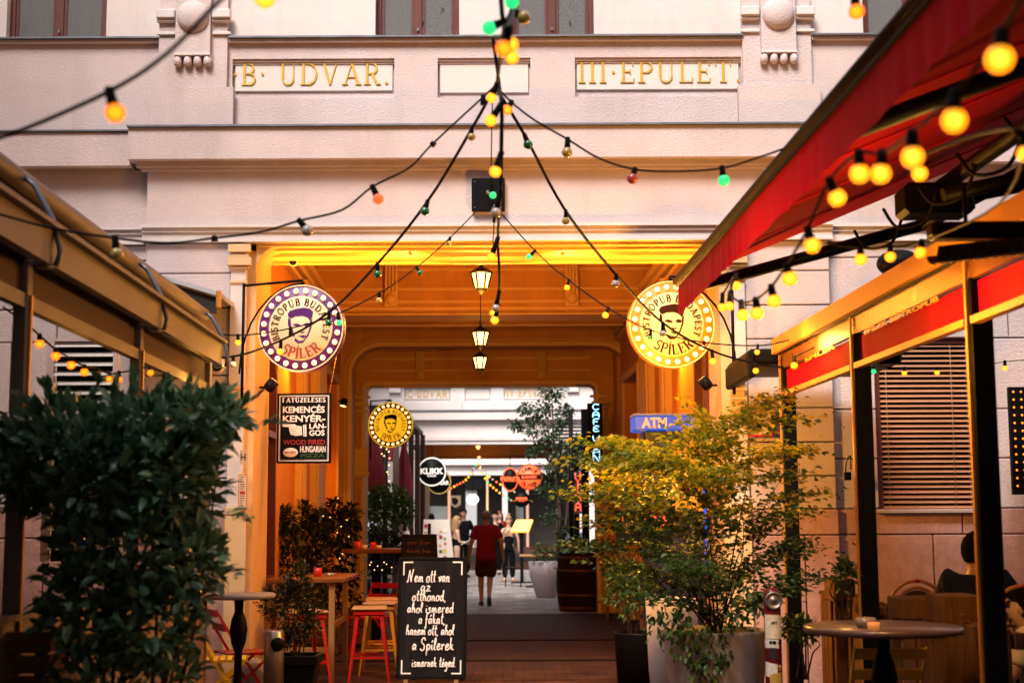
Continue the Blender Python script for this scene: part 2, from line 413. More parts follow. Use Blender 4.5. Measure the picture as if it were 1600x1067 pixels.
M_redval = mat('red_valance_fabric', (.62, .003, .024), .7, var=.14, scale=5, bump=.3, bscale=250, spec=.08, transl=.35)
M_wood = mat('varnished_table_wood', (.16, .055, .014), .4, var=.3, scale=6, stretch=(1, 12, 12), bump=.3, bscale=20, spec=.10)
M_woodl = mat('pale_wood_seat', (.28, .14, .05), .5, var=.22, scale=8, stretch=(1, 10, 10))
M_woodw = mat('weathered_pallet_wood', (.15, .075, .034), .8, var=.4, scale=7, stretch=(8, 8, .8), bump=.8, bscale=30, dirt=.5, dirtcol=(.03, .018, .012), spec=.10)
M_woodd = mat('dark_barrel_wood', (.022, .007, .004), .55, var=.4, scale=8, stretch=(8, 8, .8), bump=.5, bscale=30, spec=.10)
M_tabtop = mat('grey_brown_table_top', (.085, .045, .03), .35, var=.25, scale=9, coat=.3)
M_redm = mat('red_painted_steel', (.42, .006, .003), .32, .1, var=.1, scale=9, coat=.3)
M_yelm = mat('yellow_painted_steel', (.92, .62, .01), .35, .05, var=.08, scale=9, coat=.2)
M_orm = mat('orange_painted_steel', (.70, .25, .01), .35, .1, var=.1, scale=9)
M_chalk = mat('chalkboard', (.0075, .0065, .0075), .75, var=.35, scale=3, dirt=.35, dirtcol=(.05, .047, .05), spec=.10)
M_chalkw = mat('white_chalk_paint', (.82, .78, .76), .8, var=.10, scale=30)
M_boardf = mat('black_board_frame', (.004, .0035, .0035), .7, var=.3, scale=14, spec=.10)
M_dimtext = mat('faded_brown_chalk', (.14, .04, .025), .8)
M_planterw = mat('pale_grey_planter', (.34, .31, .335), .5, var=.06, scale=3, bump=.15, bscale=60)
M_pot = mat('black_plastic_pot', (.006, .006, .006), .5, var=.2, scale=7, spec=.10)
M_soil = mat('soil', (.02, .013, .008), .95, var=.4, scale=30, bump=1, bscale=60)
M_bark = mat('bark', (.022, .012, .007), .85, var=.35, scale=20, bump=.6, bscale=50)
M_barkg = mat('grey_tree_bark', (.07, .045, .032), .85, var=.35, scale=20, bump=.6, bscale=50)
L_laurel = leafmat('dark_laurel_leaves', (.022, .058, .030), (.06, .15, .08), (.18, .30, .18), .28, .28)
L_yellow = leafmat('yellow_green_leaves', (.07, .17, .012), (.38, .36, .012), (.70, .48, .012), .5, .5)  # warm lamp light put into the leaf colour
L_green = leafmat('fresh_green_leaves', (.018, .05, .010), (.045, .11, .02), (.12, .20, .035), .45, .35)
L_shrub = leafmat('olive_shrub_leaves', (.006, .013, .004), (.015, .026, .006), (.04, .045, .010), .45, .3)
L_court = leafmat('courtyard_tree_leaves', (.016, .04, .016), (.035, .08, .035), (.08, .13, .06), .45, .3)
def neon(name, c, s_): return mat(name, tuple(min(1, v) for v in c), .4, var=0, emit=c, es=s_)
E_y = neon('lit_yellow_bulb', (1, .37, .008), 1.05); E_o = neon('lit_orange_bulb', (1, .22, .004), 1.0)
def shellmat(name, c, es_):
    m = bpy.data.materials.new(name); m.use_nodes = True; n = m.node_tree.nodes; L = m.node_tree.links; b = n['Principled BSDF']
    b.inputs['Base Color'].default_value = (*c, 1); b.inputs['Roughness'].default_value = .12; b.inputs['Emission Color'].default_value = (*c, 1); b.inputs['Emission Strength'].default_value = es_
    tr = n.new('ShaderNodeBsdfTransparent'); tr.inputs[0].default_value = (1, .8, .4, 1); ms = n.new('ShaderNodeMixShader'); ms.inputs[0].default_value = .62
    L.new(tr.outputs[0], ms.inputs[1]); L.new(b.outputs[0], ms.inputs[2]); L.new(ms.outputs[0], n['Material Output'].inputs[0]); return m
S_y = shellmat('lit_yellow_bulb_shell', (1, .33, .006), 1.0); S_o = shellmat('lit_orange_bulb_shell', (1, .20, .004), .9); E_core = neon('bulb_core', (1, .62, .10), 2.2); E_coreo = neon('orange_bulb_core', (1, .42, .03), 1.6)
E_warm = neon('lit_sign_bulb', (1, .60, .20), 1.9); E_lant = neon('lit_lantern_glass', (1, .55, .16), 2.6)
E_g = neon('lit_green_bulb', (.02, .55, .16), .8); G_g = mat('green_bulb_glass', (.005, .16, .06), .12, var=0, coat=1)
E_r = neon('lit_red_bulb', (.9, .09, .02), .9); G_w = mat('unlit_white_bulb', (.55, .50, .46), .2, var=0, coat=1)
G_p = mat('unlit_yellow_bulb', (.55, .40, .10), .15, var=0, coat=1); G_r = mat('unlit_red_bulb', (.55, .08, .06), .15, var=0, coat=1)
BULB = {'y': E_y, 'o': E_o, 'g': E_g, 'G': G_g, 'r': E_r, 'w': G_w, 'p': G_p, 'R': G_r}

# paving: coloured by courses and single setts, no drawn shade
def paving(name, c1, c2, mortar, bw, bh, rough, rot=0.0):
    m = bpy.data.materials.new(name); m.use_nodes = True; n = m.node_tree.nodes; L = m.node_tree.links; b = n['Principled BSDF']; b.inputs['Specular IOR Level'].default_value = .12
    tc = n.new('ShaderNodeTexCoord'); mp = n.new('ShaderNodeMapping'); mp.inputs['Rotation'].default_value = (0, 0, rot); L.new(tc.outputs['Object'], mp.inputs[0])
    br = n.new('ShaderNodeTexBrick'); br.inputs['Color1'].default_value = (*c1, 1); br.inputs['Color2'].default_value = (*c2, 1); br.inputs['Mortar'].default_value = (*mortar, 1)
    br.inputs['Scale'].default_value = 1; br.inputs['Brick Width'].default_value = bw; br.inputs['Row Height'].default_value = bh; br.inputs['Mortar Size'].default_value = .006
    L.new(mp.outputs[0], br.inputs[0]); no = n.new('ShaderNodeTexNoise'); no.inputs['Scale'].default_value = 2.2; no.inputs['Detail'].default_value = 8; L.new(tc.outputs['Object'], no.inputs[0])
    mr = n.new('ShaderNodeMapRange'); mr.inputs[1].default_value = .3; mr.inputs[2].default_value = .7; mr.inputs[3].default_value = .45; mr.inputs[4].default_value = 1.5; L.new(no.outputs[0], mr.inputs[0])
    vm = n.new('ShaderNodeVectorMath'); vm.operation = 'SCALE'; L.new(br.outputs[0], vm.inputs[0]); L.new(mr.outputs[0], vm.inputs['Scale']); L.new(vm.outputs[0], b.inputs['Base Color'])
    r2 = n.new('ShaderNodeMapRange'); r2.inputs[3].default_value = rough - .15; r2.inputs[4].default_value = rough + .15; L.new(no.outputs[0], r2.inputs[0]); L.new(r2.outputs[0], b.inputs['Roughness'])
    bu = n.new('ShaderNodeBump'); bu.inputs['Strength'].default_value = .6; bu.inputs['Distance'].default_value = .006; bu.invert = True; L.new(br.outputs['Fac'], bu.inputs['Height']); L.new(bu.outputs[0], b.inputs['Normal'])
    return m
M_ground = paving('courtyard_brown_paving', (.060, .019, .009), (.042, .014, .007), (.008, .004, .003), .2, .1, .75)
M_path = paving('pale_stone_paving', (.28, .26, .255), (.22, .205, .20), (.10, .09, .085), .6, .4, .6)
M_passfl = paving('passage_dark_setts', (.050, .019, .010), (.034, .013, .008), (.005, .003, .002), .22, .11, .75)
# ------------------------------------------------------------------ ground
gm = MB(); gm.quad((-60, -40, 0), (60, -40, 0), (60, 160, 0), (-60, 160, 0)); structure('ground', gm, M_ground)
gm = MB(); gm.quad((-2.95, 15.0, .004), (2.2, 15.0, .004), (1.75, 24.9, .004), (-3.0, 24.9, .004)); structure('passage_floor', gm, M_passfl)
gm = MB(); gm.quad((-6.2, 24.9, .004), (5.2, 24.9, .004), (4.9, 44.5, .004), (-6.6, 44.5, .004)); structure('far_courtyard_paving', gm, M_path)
gm = MB(); gm.box(-3.0, 2.0, 19.6, 19.75, .002, .010); gm.box(-3.0, 2.0, 16.9, 17.05, .002, .010)
dr = structure('drain_channel', gm, mat('drain_iron', (.008, .006, .005), .9, 0, spec=.05))

# ------------------------------------------------------------------ the front building with its passage
Y0 = 14.1
bld = thing('arcade_building', (0, Y0, 0), 'pale pink plastered courtyard building with gilded B UDVAR lettering and arched lit passage', 'building')
XL, XR = FX(360), FX(1163); XC = (XL + XR) / 2
XI0, XI1 = FX(397), FX(1126)
z_sill, z_led, z_cbot, z_mtop, z_lin = FZ(57), FZ(200), FZ(250), FZ(350), FZ(375)
EXT = 8.5
# upper wall with window gaps
wins = [(FX(5, py=30), FX(162, py=30)), (FX(585, py=30), FX(717, py=30)), (FX(797, py=30), FX(929, py=30)), (FX(1352, py=30), FX(1510, py=30))]
ZT = 12.5
b = MB(); x = -EXT
for (a, c) in wins: b.box(x, a, Y0, 15.0, z_sill, ZT); x = c
b.box(x, EXT, Y0, 15.0, z_sill, ZT)
for (a, c) in wins: b.box(a, c, Y0, 15.0, z_sill + 2.1, ZT)
part('upper_wall', b, M_plaster2, bld)
# lettering band with recesses
RC = [(FX(360, py=110), FX(615, py=110)), (FX(683, py=110), FX(829, py=110)), (FX(899, py=110), FX(1161, py=110))]
zr1, zr0 = FZ(86), FZ(148)
b = MB(); b.box(-EXT, EXT, Y0 - .001, 15.0, zr1, z_sill); b.box(-EXT, EXT, Y0 - .001, 15.0, z_led, zr0)
x = -EXT
for (a, c) in RC: b.box(x, a, Y0 - .001, 15.0, zr0, zr1); x = c
b.box(x, EXT, Y0 - .001, 15.0, zr0, zr1)
for (a, c) in RC: b.box(a, c, Y0 + .07, 15.0, zr0, zr1)
part('parapet_band', b, M_plaster, bld)
for i, (a, c) in enumerate(RC):
    b = MB(); b.box(a + .02, c - .02, Y0 + .045, Y0 + .069, FZ(135 if i != 1 else 139), FZ(93), .006); part('text_panel', b, M_panelw, bld)
    b = MB(); b.box(a, c, Y0 + .02, Y0 + .069, FZ(90), zr1 - .002); b.box(a, c, Y0 + .035, Y0 + .069, FZ(93.2), FZ(90)+.0005); part('panel_moulding', b, M_plaster, bld)
def lay(txt, px0, px1, base_py, top_py, Yp, parent, m, depth=.012):
    z0 = FZ(base_py, Yp); h = FZ(top_py, Yp) - z0; x0 = FX(px0, Yp, 110); x1 = FX(px1, Yp, 110)
    tw = text_width(txt, 1, .12); sx = (x1 - x0) / (tw * h); x = x0
    for ch in txt:
        if ch != ' ':
            g = glyph(ch, h, depth, .78); g.v = [(v[0] * sx + x, v[1] + Yp, v[2] + z0) for v in g.v]
            part('letter', g, m, parent)
        x += (adv(ch) + .12) * h * sx
lay('*B* UDVAR.', 362, 609, 132, 98, Y0 + .045, bld, M_gold)
lay('III*ÉPÜLET.', 903, 1158, 131, 98, Y0 + .045, bld, M_gold)
# sill flashing
xs0 = [(-EXT, FX(246, py=57)), (FX(356, py=57), FX(1162, py=57)), (FX(1270, py=57), EXT)]
for (a, c) in xs0:
    b = MB(); b.box(a, c, Y0 - .09, Y0 + .02, z_sill - .001, z_sill + .022, .004); part('zinc_sill', b, M_zinc, bld)
    b = MB(); b.box(a, c, Y0 - .055, Y0 - .002, z_sill - .035, z_sill - .002); part('sill_course', b, M_plaster, bld)
# projecting course
xk = FX(204, py=225); xkr = XC * 2 - xk
b = MB(); b.box(xk, xkr, Y0 - .20, Y0 - .002, z_cbot, z_led - .012); b.box(-EXT, xk, Y0 - .12, Y0 - .003, FZ(257), FZ(205)); b.box(xkr, EXT, Y0 - .12, Y0 - .003, FZ(257), FZ(205)); part('string_course', b, M_plaster, bld)
b = MB(); b.box(xk - .01, xkr + .01, Y0 - .235, Y0 - .01, z_led - .011, z_led + .012, .003); part('zinc_ledge', b, M_zinc, bld)
for (a, c) in ((-EXT, xk - .012), (xkr + .012, EXT)):
    b = MB(); b.box(a, c, Y0 - .15, Y0 - .01, FZ(204.6), FZ(204.6) + .02, .003); part('zinc_ledge', b, M_zinc, bld)
b = MB(); b.box(xk + .06, xkr - .06, Y0 - .10, Y0 - .002, z_cbot - .055, z_cbot - .001); b.box(xk + .1, xkr - .1, Y0 - .06, Y0 - .002, z_cbot - .085, z_cbot - .056); part('course_moulding', b, M_plaster, bld)
# frieze
b = MB(); b.box(-EXT, EXT, Y0 + .08, 15.0, FZ(257) if False else z_cbot, z_led - .012); b.box(-EXT, xk, Y0 + .0795, 15.0, FZ(257) + .0005, z_cbot - .0005); b.box(xkr, EXT, Y0 + .0795, 15.0, FZ(257) + .0005, z_cbot - .0005); part('wall_core', b, M_plaster, bld)
xp = FX(227, py=300); xpr = 2 * XC - xp
b = MB(); b.box(xp, xpr, Y0 - .02, 15.0, z_lin, z_cbot - .0005); b.box(-EXT, xp, Y0 + .08, 15.0, z_lin, FZ(257)); b.box(xpr, EXT, Y0 + .08, 15.0, z_lin, FZ(257)); part('frieze_wall', b, M_plaster, bld)
b = MB()
for (p0, p1, o) in ((349, 353.5, .09), (353.5, 360, .06), (360, 372, .035), (372, 375.5, .06)):
    b.box(xp - .03, xpr + .03, Y0 - .02 - o, Y0 - .021, FZ(p1) + .0005, FZ(p0)); b.box(-EXT, xp - .031, Y0 + .08 - o, Y0 + .079, FZ(p1) + .0005, FZ(p0)); b.box(xpr + .031, EXT, Y0 + .08 - o, Y0 + .079, FZ(p1) + .0005, FZ(p0))
part('architrave_moulding', b, M_plaster2, bld)
# consoles with round bosses
for pc in (302, 1216):
    xc = FX(pc, py=60); s_ = 14 / FPX
    def q(dx): return xc + dx * s_
    b = MB(); b.box(q(-57), q(54), Y0 - .06, Y0 - .002, FZ(134), ZT); b.box(q(-66), q(66), Y0 - .09, Y0 - .002, z_led + .013, FZ(134) - .0005); part('console_pilaster', b, M_plaster, bld)
    b = MB()
    for sg in (-1, 1):
        x0_, x1_ = (q(-60), q(-30)) if sg < 0 else (q(30), q(60))
        b.box(x0_, x1_, Y0 - .14, Y0 - .061, FZ(28), FZ(14), .01); b.box(x0_, x1_, Y0 - .11, Y0 - .061, FZ(33), FZ(28) - .001, .008); b.box(x0_, x1_, Y0 - .09, Y0 - .061, FZ(52), FZ(47), .006)
    part('capital', b, M_plaster2, bld)
    b = MB(); b.box(q(-28), q(28), Y0 - .13, Y0 - .0615, FZ(83), FZ(-40)); part('console_slab', b, M_plaster, bld)
    b = MB(); b.lathe((xc, Y0 - .13, FZ(26)), [(.165, 0), (.16, .03), (.12, .065), (.06, .082), (.001, .088)], 28, Matrix.Rotation(R(90), 3, 'X')); part('round_boss', b, M_plaster, bld)
    b = MB(); b.box(q(-29), q(29), Y0 - .15, Y0 - .0612, FZ(87), FZ(83.2), .004); part('console_fillet', b, M_plaster2, bld)
    for k in range(4):
        xa = q(-24 + k * 16); b = MB(); b.tube([(xa, Y0 - .10, FZ(88)), (xa, Y0 - .10, FZ(99)), (xa, Y0 - .10, FZ(102))], [.042, .042, .02], 10); part('console_drop', b, M_plaster, bld)
# upper windows
for i, (a, c) in enumerate(wins):
    wd = c - a; z0, z1 = z_sill + .022, z_sill + 2.1
    wo = MB(); yf = Y0 + .10
    for (u, v) in ((a, a + .055), (c - .055, c), ((a + c) / 2 - .04, (a + c) / 2 + .04)): wo.box(u, v, yf, yf + .06, z0, z1, .004)
    wo.box(a + .056, c - .056, yf + .003, yf + .057, z0, z0 + .05); wo.box(a + .056, c - .056, yf + .003, yf + .057, z0 + 1.3, z0 + 1.37)
    for (u, v) in ((a + .056, (a + c) / 2 - .041), ((a + c) / 2 + .041, c - .056)):
        wo.box(u, u + .03, yf + .015, yf + .05, z0 + .051, z1); wo.box(v - .03, v, yf + .015, yf + .05, z0 + .051, z1)
    wp = part('window_frame', wo, M_winred, bld)
    for (u, v) in ((a + .057, (a + c) / 2 - .042), ((a + c) / 2 + .042, c - .057)):
        g = MB(); g.box(u, v, yf + .028, yf + .034, z0 + .03, z1); part('pane', g, mat('clear_window_glass', (.9, .9, .9), .05, var=0, trans=.85, spec=.8), wp)
    g = MB(); n_ = 24
    pts = [(a + .06 + (wd - .12) * k / n_, yf + .16 + .02 * math.sin(k * 1.9)) for k in range(n_ + 1)]
    for k in range(n_):
        if abs(k - n_ / 2) > 3: g.quad((*pts[k], z0), (*pts[k + 1], z0), (*pts[k + 1], z1), (*pts[k], z1))
    part('curtain', g, M_curt, wp)
    g = MB(); g.box(a, c, yf + .5, yf + .52, z0, z1); part('room_back', g, mat('dim_room', (.10, .085, .08), .9), wp)
    g = MB(); g.box((a + c) / 2 - .01, (a + c) / 2 + .01, yf - .02, yf - .001, z0 + .10, z0 + .13); part('window_latch', g, M_zinc, wp)
# plant seen behind the middle window
for k, (pcx, m_) in enumerate(((690, L_laurel), (885, L_green))):
    xw = FX(pcx, 14.35, 30); n_ = 160; c_ = rng.normal(size=(n_, 3)) * [.09, .03, .13] + [xw, 14.31, FZ(28, 14.3)]; d_ = rng.normal(size=(n_, 3))
    w_ = leaf_cloud(c_, d_, .06, .025, seed=k); pl = solo('window_plant', w_, m_, ['small leafy plant on the sill behind the upper left middle window', 'small green plant on the sill behind the upper right middle window'][k], 'houseplant', loc=(xw, 14.31, z_sill)); pl['group'] = 'plants behind upper windows'

# lower flanks: backing wall plus single plaster blocks and granite plinth stones
zp1, zp0 = FZ(797), FZ(838)
WX0, WX1, WZ0, WZ1 = FX(1378, py=680), FX(1537, py=680), FZ(798, px=1450), FZ(525, px=1450)
b = MB(); b.box(-EXT, XL - .0, Y0 + .16, 15.0, 0, z_lin); b.box(XR, WX0, Y0 + .16, 15.0, 0, z_lin); b.box(WX1, EXT, Y0 + .16, 15.0, 0, z_lin)
b.box(WX0, WX1, Y0 + .16, 15.0, 0, WZ0); b.box(WX0, WX1, Y0 + .16, 15.0, WZ1, z_lin); part('lower_wall', b, M_plaster, bld)
J = .006
def block(x0, x1, yf, z0, z1, m, nm):
    o = random.uniform(-.003, .003); q_ = MB(); q_.box(x0 + J, x1 - J, yf + o, Y0 + .159, z0 + J, z1 - J, .008); return part(nm, q_, m, bld)
cz = [z_lin - .002] + [FZ(p) for p in (423, 477, 530, 583, 638, 692, 745, 797)]
for side, (a, c) in ((0, (xp, XL - .002)), (1, (XR + .002, xpr))):
    for k in range(len(cz) - 1):
        block(a, c, Y0 - .02, cz[k + 1], cz[k], M_plaster, 'plaster_block')
    block(a - .01, c + .01, Y0 - .04, zp0, zp1, M_granite, 'granite_block'); 
    mid = (a + c) / 2 + .1; block(a - .01, mid, Y0 - .05, .0, zp0, M_granite, 'granite_block'); block(mid, c + .01, Y0 - .05, .0, zp0, M_granite, 'granite_block')
def row(xa, xb, z0, z1, m, nm, cuts, yf):
    cs = [xa] + [q_ for q_ in cuts if xa + .1 < q_ < xb - .1] + [xb]
    for u, v in zip(cs[:-1], cs[1:]):
        if z0 < WZ1 - .05 and z1 > WZ0 + .05:      # rows beside the window stop at its reveal
            if u < WX0 < v: block(u, WX0, yf, z0, z1, m, nm); 
            if u < WX1 < v: block(WX1, v, yf, z0, z1, m, nm)
            if (u < WX0 < v) or (u < WX1 < v) or (u >= WX0 and v <= WX1): continue
        block(u, v, yf, z0, z1, m, nm)
zz = [z_lin - .002, FZ(400), FZ(477), WZ1 + .0, FZ(640), FZ(718), zp1]
for k in range(len(zz) - 1):
    off = .45 * (k % 2); cr_ = [xpr + .9 * j + off for j in range(1, 7)]; cl_ = [xp - .9 * j - off for j in range(6, 0, -1)]
    row(xpr + .002, EXT, zz[k + 1], zz[k], M_plaster, 'plaster_block', cr_, Y0 + .08); 
    for u, v in zip([-EXT + 2] + cl_, cl_ + [xp - .002]):
        if v - u > .05 and v > -6.2: block(u, v, Y0 + .08, zz[k + 1], zz[k], M_plaster, 'plaster_block')
for (z0, z1, st, yf) in ((zp0, zp1, 1.25, Y0 + .06), (0.0, zp0, .95, Y0 + .05)):
    cr_ = [xpr + st * j for j in range(0, 6)]
    for u, v in zip([xpr + .002] + cr_[1:], cr_[1:] + [EXT]):
        if v - u > .05: block(u, v, yf, z0, z1, M_granite, 'granite_block')
    for j in range(4): block(xp - st * (j + 1), xp - st * j - (.002 if j == 0 else 0), yf, z0, z1, M_granite, 'granite_block')
# the window with a slatted blind
wo = MB(); wo.box(WX0 + .0, WX0 + .05, Y0 + .12, Y0 + .17, WZ0, WZ1); wo.box(WX1 - .05, WX1, Y0 + .12, Y0 + .17, WZ0, WZ1); wo.box(WX0 + .051, WX1 - .051, Y0 + .12, Y0 + .17, WZ1 - .05, WZ1)
wd_ = part('window_frame', wo, M_winred, bld)
g = MB(); g.box(WX0 - .04, WX1 + .02, Y0 - .02, Y0 + .15, WZ0 - .02, WZ0 + .012, .004); part('window_sill', g, mat('pale_stone_sill', (.4, .33, .32), .7), wd_)
g = MB(); g.box(WX0 + .02, WX1 - .02, Y0 + .33, Y0 + .35, WZ0, WZ1); part('pane', g, mat('dark_room_glass', (.02, .011, .008), .25, var=.2, scale=2), wd_)
bl = thing('venetian_blind', ((WX0 + WX1) / 2, Y0 + .2, WZ0), 'amber slatted blind drawn down in the tall window beside the right canopy posts', 'window blind')
M_slat = mat('amber_wood_slat', (.44, .21, .11), .5, var=.15, scale=10)
ns = 33; zs_ = np.linspace(WZ0 + .04, WZ1 - .07, ns)
for k in range(ns):
    g = MB(); yb = Y0 + .14; tl = R(38 + random.uniform(-4, 4)); dy = .021 * math.cos(tl); dz = .021 * math.sin(tl); z = zs_[k]; x0_, x1_ = WX0 + .055, WX1 - .055
    g.add([(x0_, yb - dy, z - dz), (x1_, yb - dy, z - dz), (x1_, yb + dy, z + dz), (x0_, yb + dy, z + dz), (x0_, yb - dy, z - dz + .003), (x1_, yb - dy, z - dz + .003), (x1_, yb + dy, z + dz + .003), (x0_, yb + dy, z + dz + .003)],
          [(0, 1, 2, 3), (4, 5, 6, 7), (0, 1, 5, 4), (2, 3, 7, 6), (0, 3, 7, 4), (1, 2, 6, 5)]); part('slat', g, M_slat, bl)
for px_ in (1396, 1500):
    xx = FX(px_, py=680); g = MB(); g.tube([(xx, Y0 + .112, WZ0 + .05), (xx, Y0 + .112, WZ1 - .06)], .003, 5); part('cord', g, M_slat, bl)

# portal surround
JY = Y0 - .06
b = MB(); b.box(XL, XL + .15, JY, 15.0, 0, FZ(378)); b.box(XR - .15, XR, JY, 15.0, 0, FZ(378)); part('portal_jamb', b, M_plaster2, bld)
b = MB(); b.box(XL + .1505, XI0, Y0 + .05, 15.0, 0, FZ(392, 14.2)); b.box(XI1, XR - .1505, Y0 + .05, 15.0, 0, FZ(392, 14.2)); part('inner_jamb', b, M_trim, bld)
for sgn, xa in ((1, XL), (-1, XR)):
    b = MB()
    for (p0, p1, o) in ((380, 392, .05), (395, 399, .03), (400, 413, .06), (414, 418, .035), (436, 440, .02)):
        x0_, x1_ = (xa - o * .5, xa + .15 + o) if sgn > 0 else (xa - .15 - o, xa + o * .5)
        b.box(x0_, x1_, JY - o, JY - .002, FZ(p1), FZ(p0), .004)
    part('capital', b, M_trim, bld)
    b = MB()
    for p0 in (598, 612, 626, 640):
        x0_, x1_ = (xa + .02, xa + .17) if sgn > 0 else (xa - .17, xa - .02)
        b.box(x0_, x1_, JY - .05 + (p0 - 598) * .0006, JY - .002, FZ(p0 + 9), FZ(p0), .012)
    part('jamb_ornament', b, M_trim, bld)
    b = MB(); x0_, x1_ = (xa - .01, xa + .2) if sgn > 0 else (xa - .2, xa + .01)
    b.box(x0_, x1_, JY - .04, JY - .002, FZ(802), FZ(790), .006); b.box(x0_, x1_, JY - .03, JY - .002, 0, FZ(802) - .001, .006); part('jamb_base', b, M_trim, bld)
    # rounded stepped corner brackets
    for k, (ww, hh, ya, yb) in enumerate(((.30, .24, .02, .30), (.22, .17, .301, .62), (.14, .10, .621, .89))):
        xi = XI0 if sgn > 0 else XI1; zt = FZ(377) ; poly = [(xi, zt)]
        for j in range(9):
            t = PI / 2 * (1 - j / 8); poly.append((xi + sgn * ww * (1 - math.cos(t)), zt - hh + hh * math.sin(t)))
        q_ = MB(); q_.prism(poly, Y0 + ya, Y0 + yb); part('corner_bracket', q_, M_trim, bld)
# stepped soffit of the lintel
zs = FZ(377)
b = MB(); b.box(XI0 - .0, XI1 + .0, Y0 - .02, 15.0, zs, z_lin); part('lintel', b, M_trim, bld)
for k, (ya, yb, d) in enumerate(((.0, .08, .028), (.16, .22, .045), (.32, .36, .03), (.50, .60, .05), (.72, .78, .035), (.84, .9, .06))):
    q_ = MB(); q_.box(XI0 + .01, XI1 - .01, Y0 + ya, Y0 + yb, zs - d, zs - .001, .008); part('soffit_moulding', q_, M_trim, bld)

# passage: axis runs to the far court
def cx(Y): return (733 - 800) / FPX * Y + .183
HW = 2.375; Y1, Y2, ZC = 15.0, 24.0, 5.45
def slab(Ya, Yb, o0, o1, z0, z1):
    """box whose x follows the passage axis; o0/o1 offsets from the axis"""
    m = MB(); vs = [(cx(Y) + o, Y, z) for z in (z0, z1) for Y in (Ya, Yb) for o in (o0, o1)]
    m.add(vs, [(0, 2, 3, 1), (4, 5, 7, 6), (0, 1, 5, 4), (2, 6, 7, 3), (0, 4, 6, 2), (1, 3, 7, 5)]); return m
def join(*ms):
    a = ms[0]
    for q_ in ms[1:]: merge(a, q_)
    return a
for sg in (-1, 1):
    def S(Ya, Yb, a, c, z0, z1): 
        return slab(Ya, Yb, sg * a, sg * c, z0, z1)
    # wall with one niche
    part('passage_wall', join(S(Y1, 15.15, HW, HW + .5, 0, ZC), S(15.15, 16.0, HW, HW + .5, 3.62, ZC), S(15.15, 16.0, HW, HW + .5, 0, .9 if sg > 0 else .02), S(16.0, 21.4, HW, HW + .5, 0, ZC), S(21.4, 23.4, HW, HW + .5, 3.85, ZC), S(23.4, Y2, HW, HW + .5, 0, ZC)), M_wallor, bld)
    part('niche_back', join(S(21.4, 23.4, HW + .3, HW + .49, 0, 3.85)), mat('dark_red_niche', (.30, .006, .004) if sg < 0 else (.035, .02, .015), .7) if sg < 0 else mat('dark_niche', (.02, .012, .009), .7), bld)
    # trim round the niche
    part('niche_surround', join(S(21.28, 21.4, HW - .04, HW + .001, 0, 3.97), S(23.4, 23.52, HW - .04, HW + .001, 0, 3.97), S(21.4, 23.4, HW - .04, HW + .001, 3.85, 3.97)), M_trim, bld)
    # pilasters
    for (ya, yb) in ((17.9, 18.35), (19.55, 20.55)):
        part('pilaster', join(S(ya, yb, HW - .09, HW - .001, .9, 4.5), S(ya + .1, yb - .1, HW - .115, HW - .091, 1.1, 4.3)), M_trim, bld)
        part('pilaster_base', S(ya - .04, yb + .04, HW - .13, HW - .0015, 0, .9), M_trim, bld)
        part('capital', join(S(ya - .05, yb + .05, HW - .16, HW - .0015, 4.5, 4.58), S(ya - .03, yb + .03, HW - .13, HW - .0015, 4.58, 4.68)), M_trim, bld)
    # side window in the first bay
    f_ = join(S(15.16, 15.24, HW - .03, HW + .1, .95, 3.6), S(15.9, 15.98, HW - .03, HW + .1, .95, 3.6), S(15.24, 15.9, HW - .03, HW + .1, 3.5, 3.6), S(15.24, 15.9, HW - .03, HW + .1, 2.55, 2.62), S(15.24, 15.9, HW - .03, HW + .1, .95, 1.05))
    fw = part('window_frame', f_, M_winred, bld); part('pane', S(15.25, 15.89, HW + .05, HW + .06, 1.0, 3.55), mat('amber_pane', (.25, .11, .03), .15, var=.3, scale=2), fw)
    # cornice
    part('cornice', join(S(Y1, Y2, HW - .12, HW - .002, 4.72, 4.80), S(Y1, Y2, HW - .18, HW - .002, 4.801, 4.9), S(Y1, Y2, HW - .08, HW - .002, 4.62, 4.68)), M_trim, bld)
part('passage_ceiling', slab(Y1, 25.0, -HW - .5, HW + .5, ZC, ZC + .2), M_pass, bld)
b = slab(Y1 - .01, Y1 + .0, -HW, HW, ZC, ZC + .01)
# cross beams
def beam(Ya, Yb, z0, z1, nm='cross_beam'):
    part(nm, join(slab(Ya, Yb, -HW + .001, HW - .001, z0, z1)), M_pass, bld)
    for (u, o) in ((.06, .05), (.16, .03), (.34, .025), (.62, .02)):
        if z0 + u + .05 < z1: part('beam_moulding', slab(Ya - o, Ya - .001, -HW + .002, HW - .002, z0 + u - .04, z0 + u), M_trim, bld)
    part('beam_soffit_moulding', slab(Ya + .1, Yb - .1, -HW + .15, HW - .15, z0 - .03, z0 - .001), M_trim, bld)
beam(19.8, 20.6, FZ(487, 19.8), ZC)
beam(22.0, 22.3, FZ(505, 22.0), ZC)
def console(px_, Yf, p0, p1, wpx):
    xc = FX(px_, Yf, (p0 + p1) / 2); w_ = wpx * Yf / FPX / 2; z1, z0 = FZ(p0, Yf), FZ(p1, Yf)
    b = MB(); b.box(xc - w_, xc + w_, Yf - .09, Yf - .06, z0, z1, .006)
    for k in range(4): xx = xc - w_ + (k + .5) * w_ / 2; b.box(xx - w_ * .17, xx + w_ * .17, Yf - .125, Yf - .0905, z0 + .3 * (z1 - z0), z1 - .01, .008)
    b.lathe((xc, Yf - .09, z0 + .16 * (z1 - z0)), [(w_ * .85, 0), (w_ * .8, .03), (w_ * .4, .045), (.001, .048)], 16, Matrix.Rotation(R(90), 3, 'X')); part('beam_console', b, M_trim, bld)
for px_ in (612, 893): console(px_, 19.8, 407, 480, 21)
